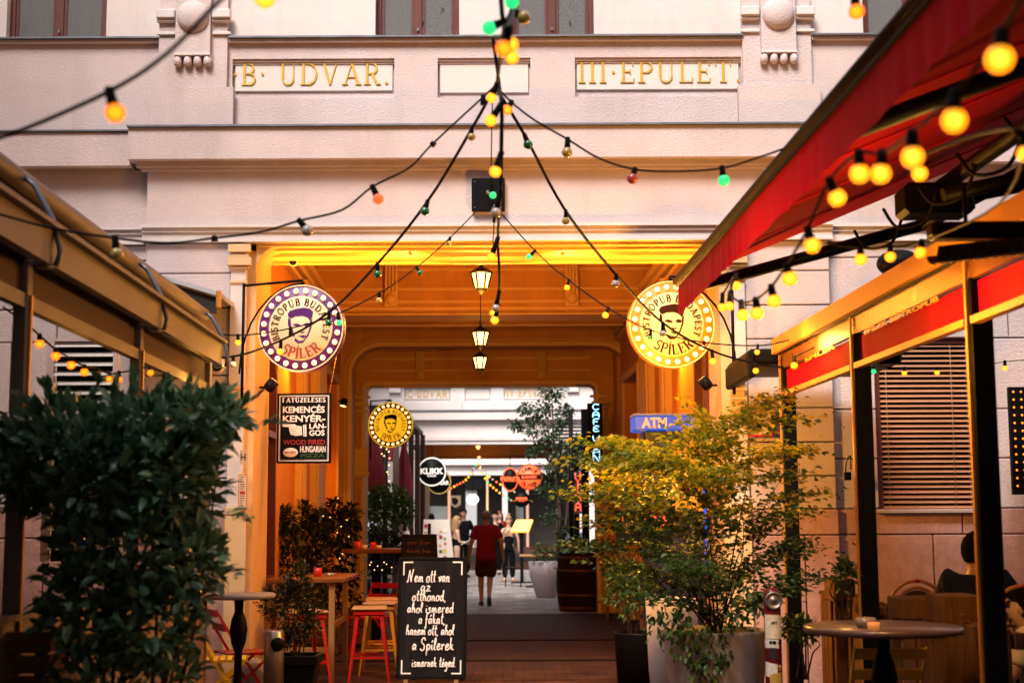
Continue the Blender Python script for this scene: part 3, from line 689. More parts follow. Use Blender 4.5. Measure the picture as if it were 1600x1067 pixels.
# rounded arch in front of the exit
za = FZ(541, Y2); xa0, xa1 = FX(550, Y2, 600), FX(982, Y2, 600); rr = .48
def rounded(x0, x1, zt, r, top, xo0, xo1):
    """wall with a round-cornered opening: outline polygons left, right, and top joined"""
    mbs = []
    pl = [(xo0, 0), (x0, 0), (x0, zt - r)] + [(x0 + r * (1 - math.cos(t)), zt - r + r * math.sin(t)) for t in [PI / 2 * k / 8 for k in range(1, 9)]]
    xm = (x0 + x1) / 2; pl += [(xm, zt), (xm, top), (xo0, top)]
    pr = [(x1, 0), (xo1, 0), (xo1, top), (xm, top), (xm, zt)] + [(x1 - r * (1 - math.cos(t)), zt - r + r * math.sin(t)) for t in [PI / 2 * k / 8 for k in range(8, 0, -1)]] + [(x1, zt - r)]
    return pl, pr
b = MB(); pl, pr = rounded(xa0, xa1, za, rr, ZC, cx(Y2) - HW - .5, cx(Y2) + HW + .5); b.prism(pl, Y2, Y2 + .35); b.prism(pr, Y2, Y2 + .35); part('arch_wall', b, M_pass, bld)
def arch_ring(x0, x1, zt, r, w_, ya, yb, m, z0=0):
    pts_o = []; pts_i = []
    def path(d):
        X0, X1, Z, r_ = x0 - d, x1 + d, zt + d, r + d
        return [(X0, z0), (X0, Z - r_)] + [(X0 + r_ * (1 - math.cos(t)), Z - r_ + r_ * math.sin(t)) for t in [PI / 2 * k / 8 for k in range(1, 9)]] + [(X1 - r_ * (1 - math.cos(t)), Z - r_ + r_ * math.sin(t)) for t in [PI / 2 * k / 8 for k in range(8, -1, -1)]] + [(X1, z0)]
    pi_, po = path(0), path(w_); mb = MB()
    for k in range(len(pi_) - 1): mb.prism([pi_[k], pi_[k + 1], po[k + 1], po[k]], ya, yb)
    return mb
part('arch_moulding', arch_ring(xa0, xa1, za, rr, .07, Y2 - .05, Y2 - .001, M_trim), M_trim, bld)
part('arch_moulding', arch_ring(xa0 - .09, xa1 + .09, za + .09, rr + .09, .03, Y2 - .03, Y2 - .001, M_trim), M_trim, bld)
# exit lintel and jambs
YE = 25.0; xe0, xe1 = FX(570, YE, 700), FX(931, YE, 700); ze = FZ(601, YE)
part('side_return', join(slab(Y2 + .35, YE, -HW - .3, -HW + .18, 0, ZC), slab(Y2 + .35, YE, HW - .02, HW + .3, 0, ZC)), M_pass, bld)
b = MB(); pl, pr = rounded(xe0, xe1, ze, .10, ZC + .2, cx(YE) - 4.5, cx(YE) + 4.5); b.prism(pl, YE, YE + .6); b.prism(pr, YE, YE + .6); part('exit_wall', b, M_pass, bld)
part('exit_moulding', arch_ring(xe0, xe1, ze, .10, .06, YE - .05, YE - .001, M_trim), M_trim, bld)
part('exit_soffit_moulding', slab(YE + .1, YE + .2, -1.7, 1.7, ze - .03, ze - .001), M_trim, bld)
for px_ in (657, 846): console(px_, YE, 548, 592, 14)
b = MB(); b.box(xe0 + .1, xe1 - .1, YE - .04, YE - .001, FZ(563, YE), FZ(558, YE)); b.box(xe0 + .1, xe1 - .1, YE - .03, YE - .001, FZ(580, YE), FZ(577, YE)); part('lintel_moulding', b, M_trim, bld)
for sg, xj in ((1, xe0), (-1, xe1)):
    b = MB()
    for (p0, o, h_) in ((618, .10, .05), (628, .07, .06), (640, .05, .04), (700, .06, .5), (735, .09, .08), (850, .05, .2)):
        z = FZ(p0, YE); b.box(xj - sg * .2, xj + sg * o, YE - .06 - o * .3, YE - .0505, z - h_, z, .01)
    part('exit_capital', b, M_trim, bld)
M_salmon = mat('salmon_plaster', (.46, .25, .17), .85, var=.1, scale=3)
# ------------------------------------------------------------------ the second court and the next arcade building
YC = 48.5
def CX(px, py=640): return W(px, py, YC).x
def CZ(py): return W(752, py, YC).z
M_pl_far = mat('pale_court_plaster', (.60, .545, .535), .9, var=.10, scale=1.0, bump=.4, bscale=30, dirt=.3, dirtcol=(.3, .26, .25))
fb = thing('far_arcade_building', (-1.1, YC, 0), 'pale plaster building across the second court with gilded C UDVAR lettering', 'building')
a0, a1 = CX(641), CX(887); zt = CZ(694)
b = MB(); rc = [(CX(632), CX(704)), (CX(726), CX(767)), (CX(787), CX(862))]; rz0, rz1 = CZ(628), CZ(606)
b.box(-9, 8, YC, YC + 1, rz1, 12); b.box(-9, 8, YC, YC + 1, CZ(642), rz0); x = -9
for (u, v) in rc: b.box(x, u, YC, YC + 1, rz0, rz1); b.box(u, v, YC + .08, YC + 1, rz0, rz1); x = v
b.box(x, 8, YC, YC + 1, rz0, rz1); part('parapet_wall', b, M_pl_far, fb)
for (u, v) in rc: b = MB(); b.box(u + .04, v - .04, YC + .05, YC + .079, rz0 + .1, rz1 - .04, .005); part('text_panel', b, M_panelw, fb)
def layC(txt, px0, px1, pb, pt):
    z0 = CZ(pb); h = CZ(pt) - z0; x0 = CX(px0, 615); x1 = CX(px1, 615); tw = text_width(txt, 1, .12); sx = (x1 - x0) / (tw * h); x = x0
    for ch in txt:
        if ch != ' ':
            g = glyph(ch, h, .02); g.v = [(v[0] * sx + x, v[1] + YC + .05, v[2] + z0) for v in g.v]; part('letter', g, M_gold, fb)
        x += (adv(ch) + .12) * h * sx
layC('*C*UDVAR.', 632, 703, 620, 609); layC('*IV*ÉPÜLET.', 787, 860, 619, 608)
b = MB(); b.box(-9, 8, YC - .22, YC - .001, CZ(656), CZ(642) - .02); part('string_course', b, M_pl_far, fb)
b = MB(); b.box(-9, 8, YC - .26, YC, CZ(642) - .019, CZ(642) + .03); b.box(-9, 8, YC - .26, YC, CZ(596), CZ(594.5)); part('zinc_ledge', b, M_zinc, fb)
b = MB(); b.box(-9, 8, YC - .001, YC + 1, CZ(682), CZ(656) - .001); b.box(-9, 8, YC - .10, YC + 1, CZ(688), CZ(682) - .001); b.box(-9, 8, YC - .05, YC + 1, zt, CZ(688) - .001); part('frieze_wall', b, M_pl_far, fb)
for pc in (617, 895): b = MB(); b.box(CX(pc - 9), CX(pc + 9), YC - .12, YC - .001, CZ(613), CZ(600)); part('console_pilaster', b, M_pl_far, fb)
for pc in (722, 769, 806): b = MB(); b.box(CX(pc), CX(pc) + .012, YC - .003, YC - .0005, CZ(641), CZ(629)); part('wall_joint', b, M_zinc, fb)
b = MB(); b.box(-9, a0, YC, YC + 1, 0, zt); b.box(a1, 8, YC, YC + 1, 0, zt); part('lower_wall', b, M_pl_far, fb)
b = MB(); b.box(a0 - .02, a0 + .22, YC - .06, YC - .001, 0, zt - .2); b.box(a1 - .22, a1 + .02, YC - .06, YC - .001, 0, zt - .2); b.box(a0 - .06, a0 + .26, YC - .1, YC - .0005, zt - .3, zt - .19); b.box(a1 - .26, a1 + .06, YC - .1, YC - .0005, zt - .3, zt - .19); part('portal_jamb', b, M_panelw, fb)
YD = 60.0
b = MB(); b.box(a0 - .4, a0, YC + 1.0, YD, 0, 5.6); b.box(a1, a1 + .4, YC + 1.0, YD, 0, 5.6); b.box(a0, a1, YC + 1, YD, 5.4, 5.6); part('passage_wall', b, M_pass, fb)
for (yb, pz) in ((52.5, 712), (56, 716)):
    b = MB(); b.box(a0 + .001, a1 - .001, yb, yb + .6, FZ(pz, yb), 5.39); b.box(a0 + .002, a1 - .002, yb - .06, yb - .001, FZ(pz, yb) + .3, FZ(pz, yb) + .36); part('cross_beam', b, M_pass, fb)
# third court and its end: white lintel, dark open ground floor, shopfronts
eb = thing('end_building', (-1.6, 76, 0), 'white plaster building at the very end of the arcades above a dark shopfront', 'building')
YE2 = 76.0
b = MB(); b.box(-9, 7, YE2, YE2 + 1, FZ(742, YE2), 9.5); b.box(-9, 7, YE2 - .3, YE2 - .001, FZ(726, YE2), FZ(723, YE2)); part('upper_wall', b, M_pl_far, eb)
b = MB(); b.box(-9, 7, YE2 + 3, YE2 + 3.2, 0, 6); part('shop_back', b, mat('dark_shop_interior', (.03, .022, .018), .8), eb)
for (p0, p1, m_) in ((728, 745, mat('grey_shop_panel', (.3, .3, .31), .7)), (650, 658, M_trim), (700, 704, M_salmon), (785, 793, M_panelw), (822, 826, M_salmon), (870, 878, M_pl_far), (760, 763, M_trim)):
    b = MB(); b.box(W(p0, 780, YE2).x, W(p1, 780, YE2).x, YE2 - .2, YE2 + .3, 0, FZ(742, YE2) - .002 if p0 != 728 else FZ(764, YE2)); part('shop_pier', b, m_, eb)
b = MB(); b.box(W(727, 750, YE2).x, W(757, 750, YE2).x, YE2 - .4, YE2 - .2, FZ(764, YE2), FZ(748, YE2)); part('shop_sign_board', b, M_black, eb)
M_glow = neon('lit_shop_window', (1, .55, .2), .55)
for (p0, p1, q0, q1) in ((670, 698, 790, 830), (806, 818, 790, 812)):
    b = MB(); b.box(W(p0, 780, YE2).x, W(p1, 780, YE2).x, YE2 + 1.0, YE2 + 1.02, FZ(q1, YE2), FZ(q0, YE2)); part('shop_window', b, mat('grey_shop_glass', (.12, .13, .13), .2, var=.4, scale=.8), eb)
# fronts lining the second court
def pavilion(name, x0, x1, y0, y1, zr, label, mroof, mcol, mback, side):
    t = thing(name, (x0, y0, 0), label, 'terrace pavilion')
    b = MB(); b.box(x0, x1, y0, y1, zr, zr + .12, .02); part('roof', b, mroof, t)
    b = MB(); b.box(x0 + .02, x1 - .02, y0 - .05, y0 - .001, zr - .14, zr + .08, .01); part('fascia', b, mroof, t)
    xi = x1 if side < 0 else x0
    n_ = 5
    for k in range(n_):
        yy = y0 + .1 + (y1 - y0 - .3) * k / (n_ - 1); b = MB(); b.box(xi - .06, xi + .06, yy, yy + .12, 0, zr - .001); part('post', b, mcol, t)
    xb = x0 if side < 0 else x1
    b = MB(); b.box(xb - .05, xb + .05, y0, y1, 0, zr - .001); part('back_wall', b, mback, t)
    return t
pavilion('left_court_pavilion', -4.5, FX(640, 33, 700), 29.0, 38.0, FZ(641, 29), 'black flat roofed terrace in the second court behind the yellow lit round sign', M_black, mat('dark_brown_post', (.03, .012, .008), .6), M_salmon, -1)
pavilion('right_court_pavilion', FX(893, 33, 700), 3.6, 30.5, 42.0, FZ(690, 30.5), 'black slatted canopy in the second court at the right of the slender tree', M_black, M_black, mat('dark_terrace_glass', (.10, .065, .055), .3, var=.5, scale=1.2), 1)
for k in range(5):
    b = MB(); b.box(FX(866, 30, 670) , 3.5, 30.0 - .01 * k, 30.06, FZ(664 + 5.5 * k, 30), FZ(661 + 5.5 * k, 30)); sl_ = part('slat', b, M_zinc, bpy.data.objects['right_court_pavilion'])
# facing side walls of the court, with openings
for sg, xw in ((-1, -5.4), (1, 4.2)):
    t = thing('court_side_building', (xw, 26, 0), ['plaster side wall of the second court on the left behind the terrace', 'plaster side wall of the second court on the right behind the terrace'][sg > 0], 'building')
    b = MB(); b.box(xw, xw + sg * .5, 25.7, YC, 3.2, 12); b.box(xw, xw + sg * .5, 25.7, YC, 0, .9)
    ys = np.linspace(25.7, YC, 9)
    for k in range(8): b.box(xw, xw + sg * .5, ys[k], ys[k] + 1.1, .9, 3.2)
    part('wall', b, M_pl_far, t)
    b = MB(); b.box(xw + sg * .3, xw + sg * .32, 25.7, YC, .9, 3.2); part('pane', b, mat('dim_shop_pane', (.08, .05, .035), .2, var=.5, scale=.7), t)
# unseen walls added to shade the front court (beside and behind the camera)
for sg in (-1, 1):
    xw = sg * 8.0; t = thing('side_building', (xw, 2, 0), ['tall plaster wall closing the front court on its left side', 'tall plaster wall closing the front court on its right side'][sg > 0], 'building')
    b = MB(); b.box(xw, xw + sg * .5, -8, 14.2, 0, 3); b.box(xw, xw + sg * .5, -8, 14.2, 4.8, 8.2); b.box(xw, xw + sg * .5, -8, 14.2, 9.8, 12.5)
    for k in range(8): b.box(xw, xw + sg * .5, -8 + k * 2.95, -8 + k * 2.95 + 1.75, 3, 4.8); b.box(xw, xw + sg * .5, -8 + k * 2.95, -8 + k * 2.95 + 1.75, 8.2, 9.8)
    b.box(xw, xw + sg * .5, -8, 14.2, 12.5, 17); part('wall', b, M_plaster, t); b = MB(); b.box(xw + sg * .2, xw + sg * .22, -8, 14.2, 3, 9.8); part('pane', b, M_glassd, t)
t = thing('rear_building', (0, -8, 0), 'tall plaster building closing the front court behind the camera', 'building')  # height set to shade the foreground and lower facade
b = MB(); b.box(-8.5, 8.5, -8.5, -8, 9.8, 27); b.box(-8.5, 8.5, -8.5, -8, 4.8, 8.2); b.box(-8.5, 8.5, -8.5, -8, 0, 3)
for k in range(7): b.box(-8.5 + k * 2.6, -8.5 + k * 2.6 + 1.4, -8.5, -8, 3, 4.8); b.box(-8.5 + k * 2.6, -8.5 + k * 2.6 + 1.4, -8.5, -8, 8.2, 9.8)
part('wall', b, M_plaster, t); b = MB(); b.box(-8.5, 8.5, -8.3, -8.28, 3, 9.8); part('pane', b, M_glassd, t)

# ------------------------------------------------------------------ lanterns in the passage
def lantern(px, pt, pb, Y, ztop, label, en=None):
    c = W(px, (pt + pb) / 2, Y); h = (pb - pt) * Y / FPX; r = h * .295
    t = thing('hanging_lantern', (c.x, Y, c.z), label, 'lantern', 'six sided lanterns hung along the passage')
    z0 = c.z - h / 2
    b = MB(); b.lathe((c.x, Y, z0), [(.001, 0), (.008, .03), (.02, .05), (r * .5, .07 * h / .34), (r * .6, .096 * h / .34)], 12); b.lathe((c.x, Y, z0), [(r * 1.12, h * .74), (r * 1.22, h * .755), (r * .72, h * .87), (r * .3, h * .93), (.012, h)], 6, smooth=False); part('cap', b, M_black, t)
    b = MB()
    for k in range(6):
        a = k * PI / 3; p = Vector((math.cos(a), math.sin(a), 0)); b.tube([Vector((c.x, Y, z0 + h * .27)) + p * r * .64, Vector((c.x, Y, z0 + h * .74)) + p * r * 1.02], .011, 5)
    part('glazing_bars', b, M_black, t)
    b = MB(); b.lathe((c.x, Y, z0), [(r * .58, h * .28), (r * .98, h * .735)], 6, smooth=False); part('glass', b, E_lant, t)
    b = MB(); b.tube([(c.x, Y, z0 + h), (c.x, Y, ztop)], .006, 5); part('chain', b, M_black, t)
    l = bpy.data.lights.new('lantern_light', 'POINT'); l.energy = en or LANT_W; l.color = (1, .36, .035); l.shadow_soft_size = .12
    o = bpy.data.objects.new('lantern_light', l); COL.objects.link(o); o.location = (c.x, Y, z0 - .10); return t
LANT_W = 105
lantern(752, 413, 466, 15.6, ZC, 'nearest and largest lit lantern in the passage, above the other two')
lantern(751, 508, 552, 18.4, ZC, 'middle lit lantern in the passage, between the largest and the smallest', 12)
lantern(750, 549, 586, 21.2, ZC, 'lowest and farthest lit lantern inside the near passage', 5)
lantern(747, 693, 705, 51.0, 5.3, 'upper tiny lit lantern in the far passage under the C UDVAR building', 9)
lantern(748.5, 708, 719, 54.5, 5.3, 'lower tiny lit lantern in the far passage under the C UDVAR building', 9)
# spot fixtures on the portal that wash the lintel
def spot_fix(p, aim, energy, label, size=R(100), col=(1, .40, .025), blend=.8):
    p = Vector(p); aim = Vector(aim); d = (aim - p).normalized()
    t = thing('wall_spotlight', p, label, 'spotlight', 'spotlights fixed inside the portal')
    g_ = .35 if 'tucked' in label else 1.0; mh = M_trim if g_ < 1 else M_black
    b = MB(); b.tube([p - d * .12 * g_, p - d * .1 * g_, p], [.03 * g_, .055 * g_, .06 * g_], 14); part('housing', b, mh, t)
    b = MB(); b.tube([p - d * .002, p + d * .004], .05 * g_, 14); part('lens', b, E_lant, t)
    b = MB(); b.tube([p - d * .08 * g_, p - d * .08 * g_ + Vector(((-.10 if p.x < 0 else .10) * g_, 0, .02 if g_ < 1 else 0))], .012 * g_, 6); part('bracket', b, M_black, t)
    l = bpy.data.lights.new('spot_light', 'SPOT'); l.energy = energy * 1.6; l.color = col; l.spot_size = size; l.spot_blend = blend; l.shadow_soft_size = .06
    o = bpy.data.objects.new('spot_light', l); COL.objects.link(o); o.location = p + d * .03; o.rotation_euler = (-d).to_track_quat('Z', 'Y').to_euler(); return t
spot_fix((XI0 + .16, 14.35, 3.05), (XI0 + 1.1, 14.75, 4.4), 170, 'black spotlight on the left portal jamb beside the purple rimmed sign')
spot_fix((XI1 - .16, 14.35, 3.05), (XI1 - 1.1, 14.75, 4.4), 170, 'black spotlight on the right portal jamb behind the orange rimmed sign')
spot_fix(W(640, 396, 14.3), W(600, 375, 14.9), 40, 'small spotlight tucked under the lintel left of the near lantern', size=R(150))  # added pair of fills that even out the lintel's glow
spot_fix(W(880, 396, 14.3), W(920, 375, 14.9), 40, 'small spotlight tucked under the lintel right of the near lantern', size=R(150))
spot_fix(W(536, 634, 22.6), W(536, 634, 22.6) + Vector((-.35, -.2, -1.5)), 60, 'black stage spotlight hanging at the left wall niche of the passage', size=R(120), col=(1, .32, .02))
spot_fix((cx(17) - HW + .2, 17.1, 3.9), (cx(16.5) - HW, 16.2, 2.4), 90, 'small spotlight on the left passage wall above the shrubs', size=R(130), col=(1, .34, .02))
spot_fix((cx(17) + HW - .2, 17.1, 3.9), (cx(16.5) + HW, 16.3, 2.2), 90, 'small spotlight on the right passage wall above the blue machine canopy', size=R(130), col=(1, .34, .02))
# ------------------------------------------------------------------ round illuminated pub signs
M_purple = mat('purple_sign_enamel', (.11, .016, .17), .4, var=.15, scale=6)
M_orrim = mat('orange_lit_sign_rim', (.75, .16, .01), .5, var=.1, emit=(1, .16, .003), es=.30)
M_cream = mat('cream_sign_face', (.74, .54, .33), .5, var=.04, emit=(1, .62, .28), es=.16)
M_cream2 = mat('warm_sign_face', (.85, .60, .22), .5, var=.04, emit=(1, .60, .14), es=.14)
M_yface = mat('yellow_sign_face', (.75, .42, .03), .5, var=.05, emit=(1, .50, .01), es=.42)
M_redlet = mat('orange_red_letter_paint', (.42, .03, .006), .5, var=.05); M_brownl = mat('brown_letter_paint', (.05, .014, .004), .7, var=.05, spec=.1)
M_maroonrim = mat('dark_maroon_rim', (.10, .012, .006), .45, var=.1)
FACE_PURPLE = [
 [(-.36, .33), (-.30, .42), (-.12, .47), (.08, .50), (.26, .47), (.35, .38), (.33, .24), (.27, .12), (.20, .22), (.05, .27), (-.14, .26), (-.27, .20), (-.34, .26)],
 [(-.34, .24), (-.27, .18), (-.26, .02), (-.22, -.06), (-.14, -.30), (-.22, -.27), (-.30, -.08), (-.35, .04)],
 [(-.22, .03), (-.13, .075), (-.02, .05), (.03, -.02), (-.10, -.015)], [(.09, .05), (.18, .085), (.27, .05), (.24, -.015), (.12, -.015)],
 [(-.02, -.13), (.05, -.16), (.13, -.14), (.10, -.19), (.02, -.20)], [(-.07, -.27), (.08, -.25), (.20, -.27), (.08, -.335)],
 [(.27, .12), (.33, .20), (.31, -.05), (.22, -.28), (.08, -.46), (-.06, -.48), (-.16, -.40), (-.14, -.32), (-.03, -.41), (.09, -.39), (.19, -.24), (.26, -.04)]]
def ear_clip(poly):
    from mathutils.geometry import tessellate_polygon
    return tessellate_polygon([[Vector((a, b, 0)) for a, b in poly]])
def pub_sign(name, c, r, rot, Mrim, Mface, Mport, Mtop, Mbot, Mb, label, nb=24, detail=True):
    """c centre, r radius, rot heading about z (0 faces -Y)"""
    t = thing(name, c, label, 'round sign', 'round bulb rimmed pub signs', rz=rot); c = Vector(c)
    def P(name_, mb, m, par=None):
        mb.v = [tuple(v) for v in mb.v]; return part(name_, mb, m, par or t, world=False)
    RX = Matrix.Rotation(R(90), 3, 'X')
    b = MB(); b.lathe((0, 0, 0), [(.001, -.055), (r - .006, -.055), (r, -.048), (r, .048), (r - .006, .055), (.001, .055)], 56, RX); P('rim_disc', b, Mrim)
    b = MB(); b.lathe((0, -.0555, 0), [(r * .995, 0), (r * .995, .006), (r * .965, .006), (r * .965, 0)], 56, RX); P('edge_band', b, Mface)
    for s_ in (-1, 1):
        b = MB(); b.lathe((0, s_ * .0555, 0), [(.001, -s_ * .006), (r * .735, -s_ * .006), (r * .74, 0)], 48, RX); P('face', b, Mface)
    for k in range(nb):
        a = 2 * PI * (k + .5) / nb; p = Vector((math.cos(a) * r * .86, -.062, math.sin(a) * r * .86))
        b = MB(); b.sphere(p, r * .060, 10, 6); bb = P('bulb', b, Mb)
    def ring_text(txt, a0, a1, rad, h, m, inward=False):
        ws = [adv(ch) + .12 for ch in txt]; tot = sum(ws); acc = 0
        for ch, w_ in zip(txt, ws):
            f = (acc + w_ / 2) / tot; acc += w_
            if ch == ' ': continue
            a = R(a0 + (a1 - a0) * f); g = glyph(ch, h, .004, 1.5); gw = adv(ch) * h
            for s2 in (1,):
                ang = a - PI / 2 if not inward else a + PI / 2
                Mx = Matrix.Translation((math.cos(a) * rad, -.0625, math.sin(a) * rad)) @ Matrix.Rotation(-ang, 4, 'Y') @ Matrix.Translation((-gw / 2, 0, -h / 2))
                place(g, Mx); P('letter', g, m)
    if detail:
        ring_text('BISTROPUB BUDAPEST', 208, -28, r * .605, r * .155, Mtop)
        ring_text('SPÍLER', 228, 318, r * .575, r * .235, Mbot, True)
        b = MB()
        for k, poly in enumerate(FACE_PURPLE):
            vs = [(a * r * .84, -.0630 - k * .0004, q * r * .84 + r * .05) for a, q in poly]; b.add(vs, [tuple(f) for f in ear_clip(poly)])
        P('portrait_emblem', b, Mport)
    return t
sgl = pub_sign('round_pub_sign', W(472, 514, 13.35), .415, R(-6), M_purple, M_cream, M_purple, M_brownl, M_redlet, E_warm, 'large round pub sign with purple rim on the left portal jamb')
sgr = pub_sign('round_pub_sign', W(1048, 508, 13.35), .415, R(6), M_orrim, M_cream2, mat('brown_portrait_print', (.035, .008, .003), .7, spec=.1), M_brownl, M_brownl, E_warm, 'large round pub sign with glowing orange rim at the tip of the red awning')
sg3 = pub_sign('round_pub_sign', W(611, 664, 26.4), .42, R(-4), M_maroonrim, M_yface, M_black, M_brownl, M_redlet, E_warm, 'smaller looking round yellow pub sign just outside the far end of the passage')
def sign_bracket(c, r, xw, label, sgn, par):
    c = Vector(c); b = MB(); zt = c.z + r + .05
    y = c.y; b.tube([(xw, y + .3, zt), (c.x, y, zt), ], .012, 6); b.tube([(c.x, y, zt), (c.x, y, c.z + r)], .01, 6)
    arc = [(xw + (c.x - xw) * (1 - math.cos(t_)) , y + .15, zt - (.9 * r + .5) * (1 - math.sin(t_))) for t_ in [PI / 2 * k / 8 for k in range(9)]]; b.tube(arc, .010, 6)
    b.tube([(xw, y + .3, zt + .02), (xw, y + .3, zt - 1.1)], .016, 6); part('wall_bracket', b, M_black, par, label=None)
sign_bracket(W(472, 514, 13.35), .415, FX(388, 13.9, 480), '', 1, sgl); sign_bracket(W(1048, 508, 13.35), .415, FX(1138, 13.9, 480), '', -1, sgr); sign_bracket(W(611, 664, 26.4), .42, FX(575, 26.2, 640), '', 1, sg3)
def glow(loc, e, col, sz=.2):
    l = bpy.data.lights.new('sign_bulb_light', 'POINT'); l.energy = e; l.color = col; l.shadow_soft_size = sz; o = bpy.data.objects.new('sign_bulb_light', l); COL.objects.link(o); o.location = loc
glow(W(455, 608, 13.34), 12, (1, .42, .08), .12); glow(W(1010, 650, 12.2), 170, (1, .42, .05), .12)  # unseen fills added below the signs; the right one brightens the tree

# ------------------------------------------------------------------ hanging poster board
c = W(475.5, 669, 14.9); pw, ph = 85 * 14.9 / FPX, 109 * 14.9 / FPX
pb = thing('hanging_poster_board', c, 'black and white lettered board hung on chains under the left round sign, with pointing hand', 'hanging sign', rz=R(-3))
def PP(nm, mb, m, par=None, kind_=None): return part(nm, mb, m, par or pb, world=False, kind=kind_)
b = MB(); b.box(-pw / 2, pw / 2, -.02, .02, -ph / 2, ph / 2, .004); PP('board', b, M_boardf)
b = MB(); e = .022
for (u0, u1, v0, v1) in ((-pw / 2 + e, pw / 2 - e, ph / 2 - e - .008, ph / 2 - e), (-pw / 2 + e, pw / 2 - e, -ph / 2 + e, -ph / 2 + e + .008), (-pw / 2 + e, -pw / 2 + e + .008, -ph / 2 + e + .0081, ph / 2 - e - .0081), (pw / 2 - e - .008, pw / 2 - e, -ph / 2 + e + .0081, ph / 2 - e - .0081)): b.box(u0, u1, -.024, -.0201, v0, v1)
PP('border_line', b, M_chalkw)
b = MB()
for k in range(30):
    u = -pw / 2 + .038 + (pw - .076) * k / 29
    for v in (ph / 2 - .036, -ph / 2 + .036): b.box(u - .0025, u + .0025, -.0235, -.0201, v - .0025, v + .0025)
for k in range(38):
    v = -ph / 2 + .042 + (ph - .084) * k / 37
    for u in (-pw / 2 + .036, pw / 2 - .036): b.box(u - .0025, u + .0025, -.0235, -.0201, v - .0025, v + .0025)
PP('dotted_border', b, M_chalkw)
def ptext(txt, u0, u1, v0, v1, m, bold=.03, nm='printed_words', par=None, yb=-.0205, root=None):
    g = text_mb(txt, u1 - u0, v1 - v0, bold=bold, extrude=.002); place(g, Matrix.Translation(((u0 + u1) / 2, yb, (v0 + v1) / 2))); return part(nm, g, m, root or pb, world=False)
def V(py): return ph / 2 - (py - 615) / 110 * ph
def U(px): return -pw / 2 + (px - 433) / 85 * pw
def srow(txt, u0, u1, v0, v1, m):
    h = v1 - v0; tw = text_width(txt, 1, .1); sx = (u1 - u0) / (tw * h); x = u0
    for ch in txt:
        if ch != ' ': g = glyph(ch, h, .002, 1.8); g.v = [(v[0] * sx + x, v[1] - .0205, v[2] + v0) for v in g.v]; PP('letter', g, m)
        x += (adv(ch) + .1) * h * sx
GL['F'] = (.6, [q_ for q_ in GL['P'][1] if q_[0] == 'l'] + [('l', .02, .98, .54, .98, .07)]); GL['Z'] = (.64, [('l', .06, .95, .56, .95, .1), ('l', .06, .05, .58, .05, .1), ('l', .54, .95, .08, .05, .13)])
srow('FATÜZELÉSES', U(441), U(509), V(629), V(622), M_chalkw)
ptext('KEMENCÉS', U(442), U(508), V(646), V(633), M_chalkw); ptext('KENYÉR-', U(442), U(509), V(660), V(647), M_chalkw)
ptext('LÁN-', U(484), U(511), V(671), V(661), M_chalkw); ptext('GOS', U(484), U(508), V(682), V(673), M_chalkw)
M_pr = mat('poster_dark_red', (.28, .012, .01), .6, var=.05); M_pg = mat('poster_dark_green', (.01, .07, .02), .6, var=.05)
ptext('WOOD FIRED', U(443), U(509), V(696), V(688), M_pr, .02); ptext('HUNGARIAN', U(470), U(510), V(708), V(698), M_chalkw, .02); ptext('PIZZA', U(471), U(509), V(716), V(710), M_pg, .03)
b = MB(); b.lathe((U(455), -.021, V(708)), [(.001, .003), (.075, .003), (.078, 0)], 28, Matrix.Scale(1, 3) @ Matrix.Rotation(R(90), 3, 'X')); b.v = [(v[0], v[1], (v[2] - V(708)) * .62 + V(708)) for v in b.v]; PP('oval_badge', b, M_chalkw)
ptext('BUDAPEST', U(446), U(464), V(709.5), V(706), M_pr, .01, yb=-.0255)
# pointing hand print: cuff, fist, finger
b = MB()
polys = [[(441, 665), (443, 663.2), (461, 663.5), (464, 666), (452, 668), (443, 667.5)], [(452, 668.5), (464, 666), (472, 667), (473, 681), (463, 682), (455, 680), (453, 674)], [(474, 665), (479, 664), (480, 683), (475, 683)]]
for k, pl_ in enumerate(polys): b.prism([(U(a), V(q)) for a, q in pl_], -.0201, -.0235 - k * .0003)
PP('pointing_hand', b, M_chalkw)
b = MB()
for k, (a0_, q0_, a1_, q1_) in enumerate(((454, 671.5, 462, 670.5), (455, 675, 463, 674), (457, 678.6, 463, 678), (463, 668, 466, 671), (476.5, 665, 477, 682))): b.bar((U(a0_), -.0246, V(q0_)), (U(a1_), -.0246, V(q1_)), .0035, .002, up=(0, 1, 0))
PP('hand_hatching', b, M_boardf)
zt_ = ph / 2
for sx_ in (-1, 1):
    b = MB()
    p0 = Vector((sx_ * pw * .46, 0, zt_)); p1 = Vector((sx_ * pw * .62, 0, zt_ + .52))
    for k in range(22): a_ = p0.lerp(p1, k / 22); q_ = p0.lerp(p1, (k + .8) / 22); b.bar(a_, q_, .008 if k % 2 else .003, .003 if k % 2 else .008)
    PP('chain', b, M_gold, kind_='stuff')

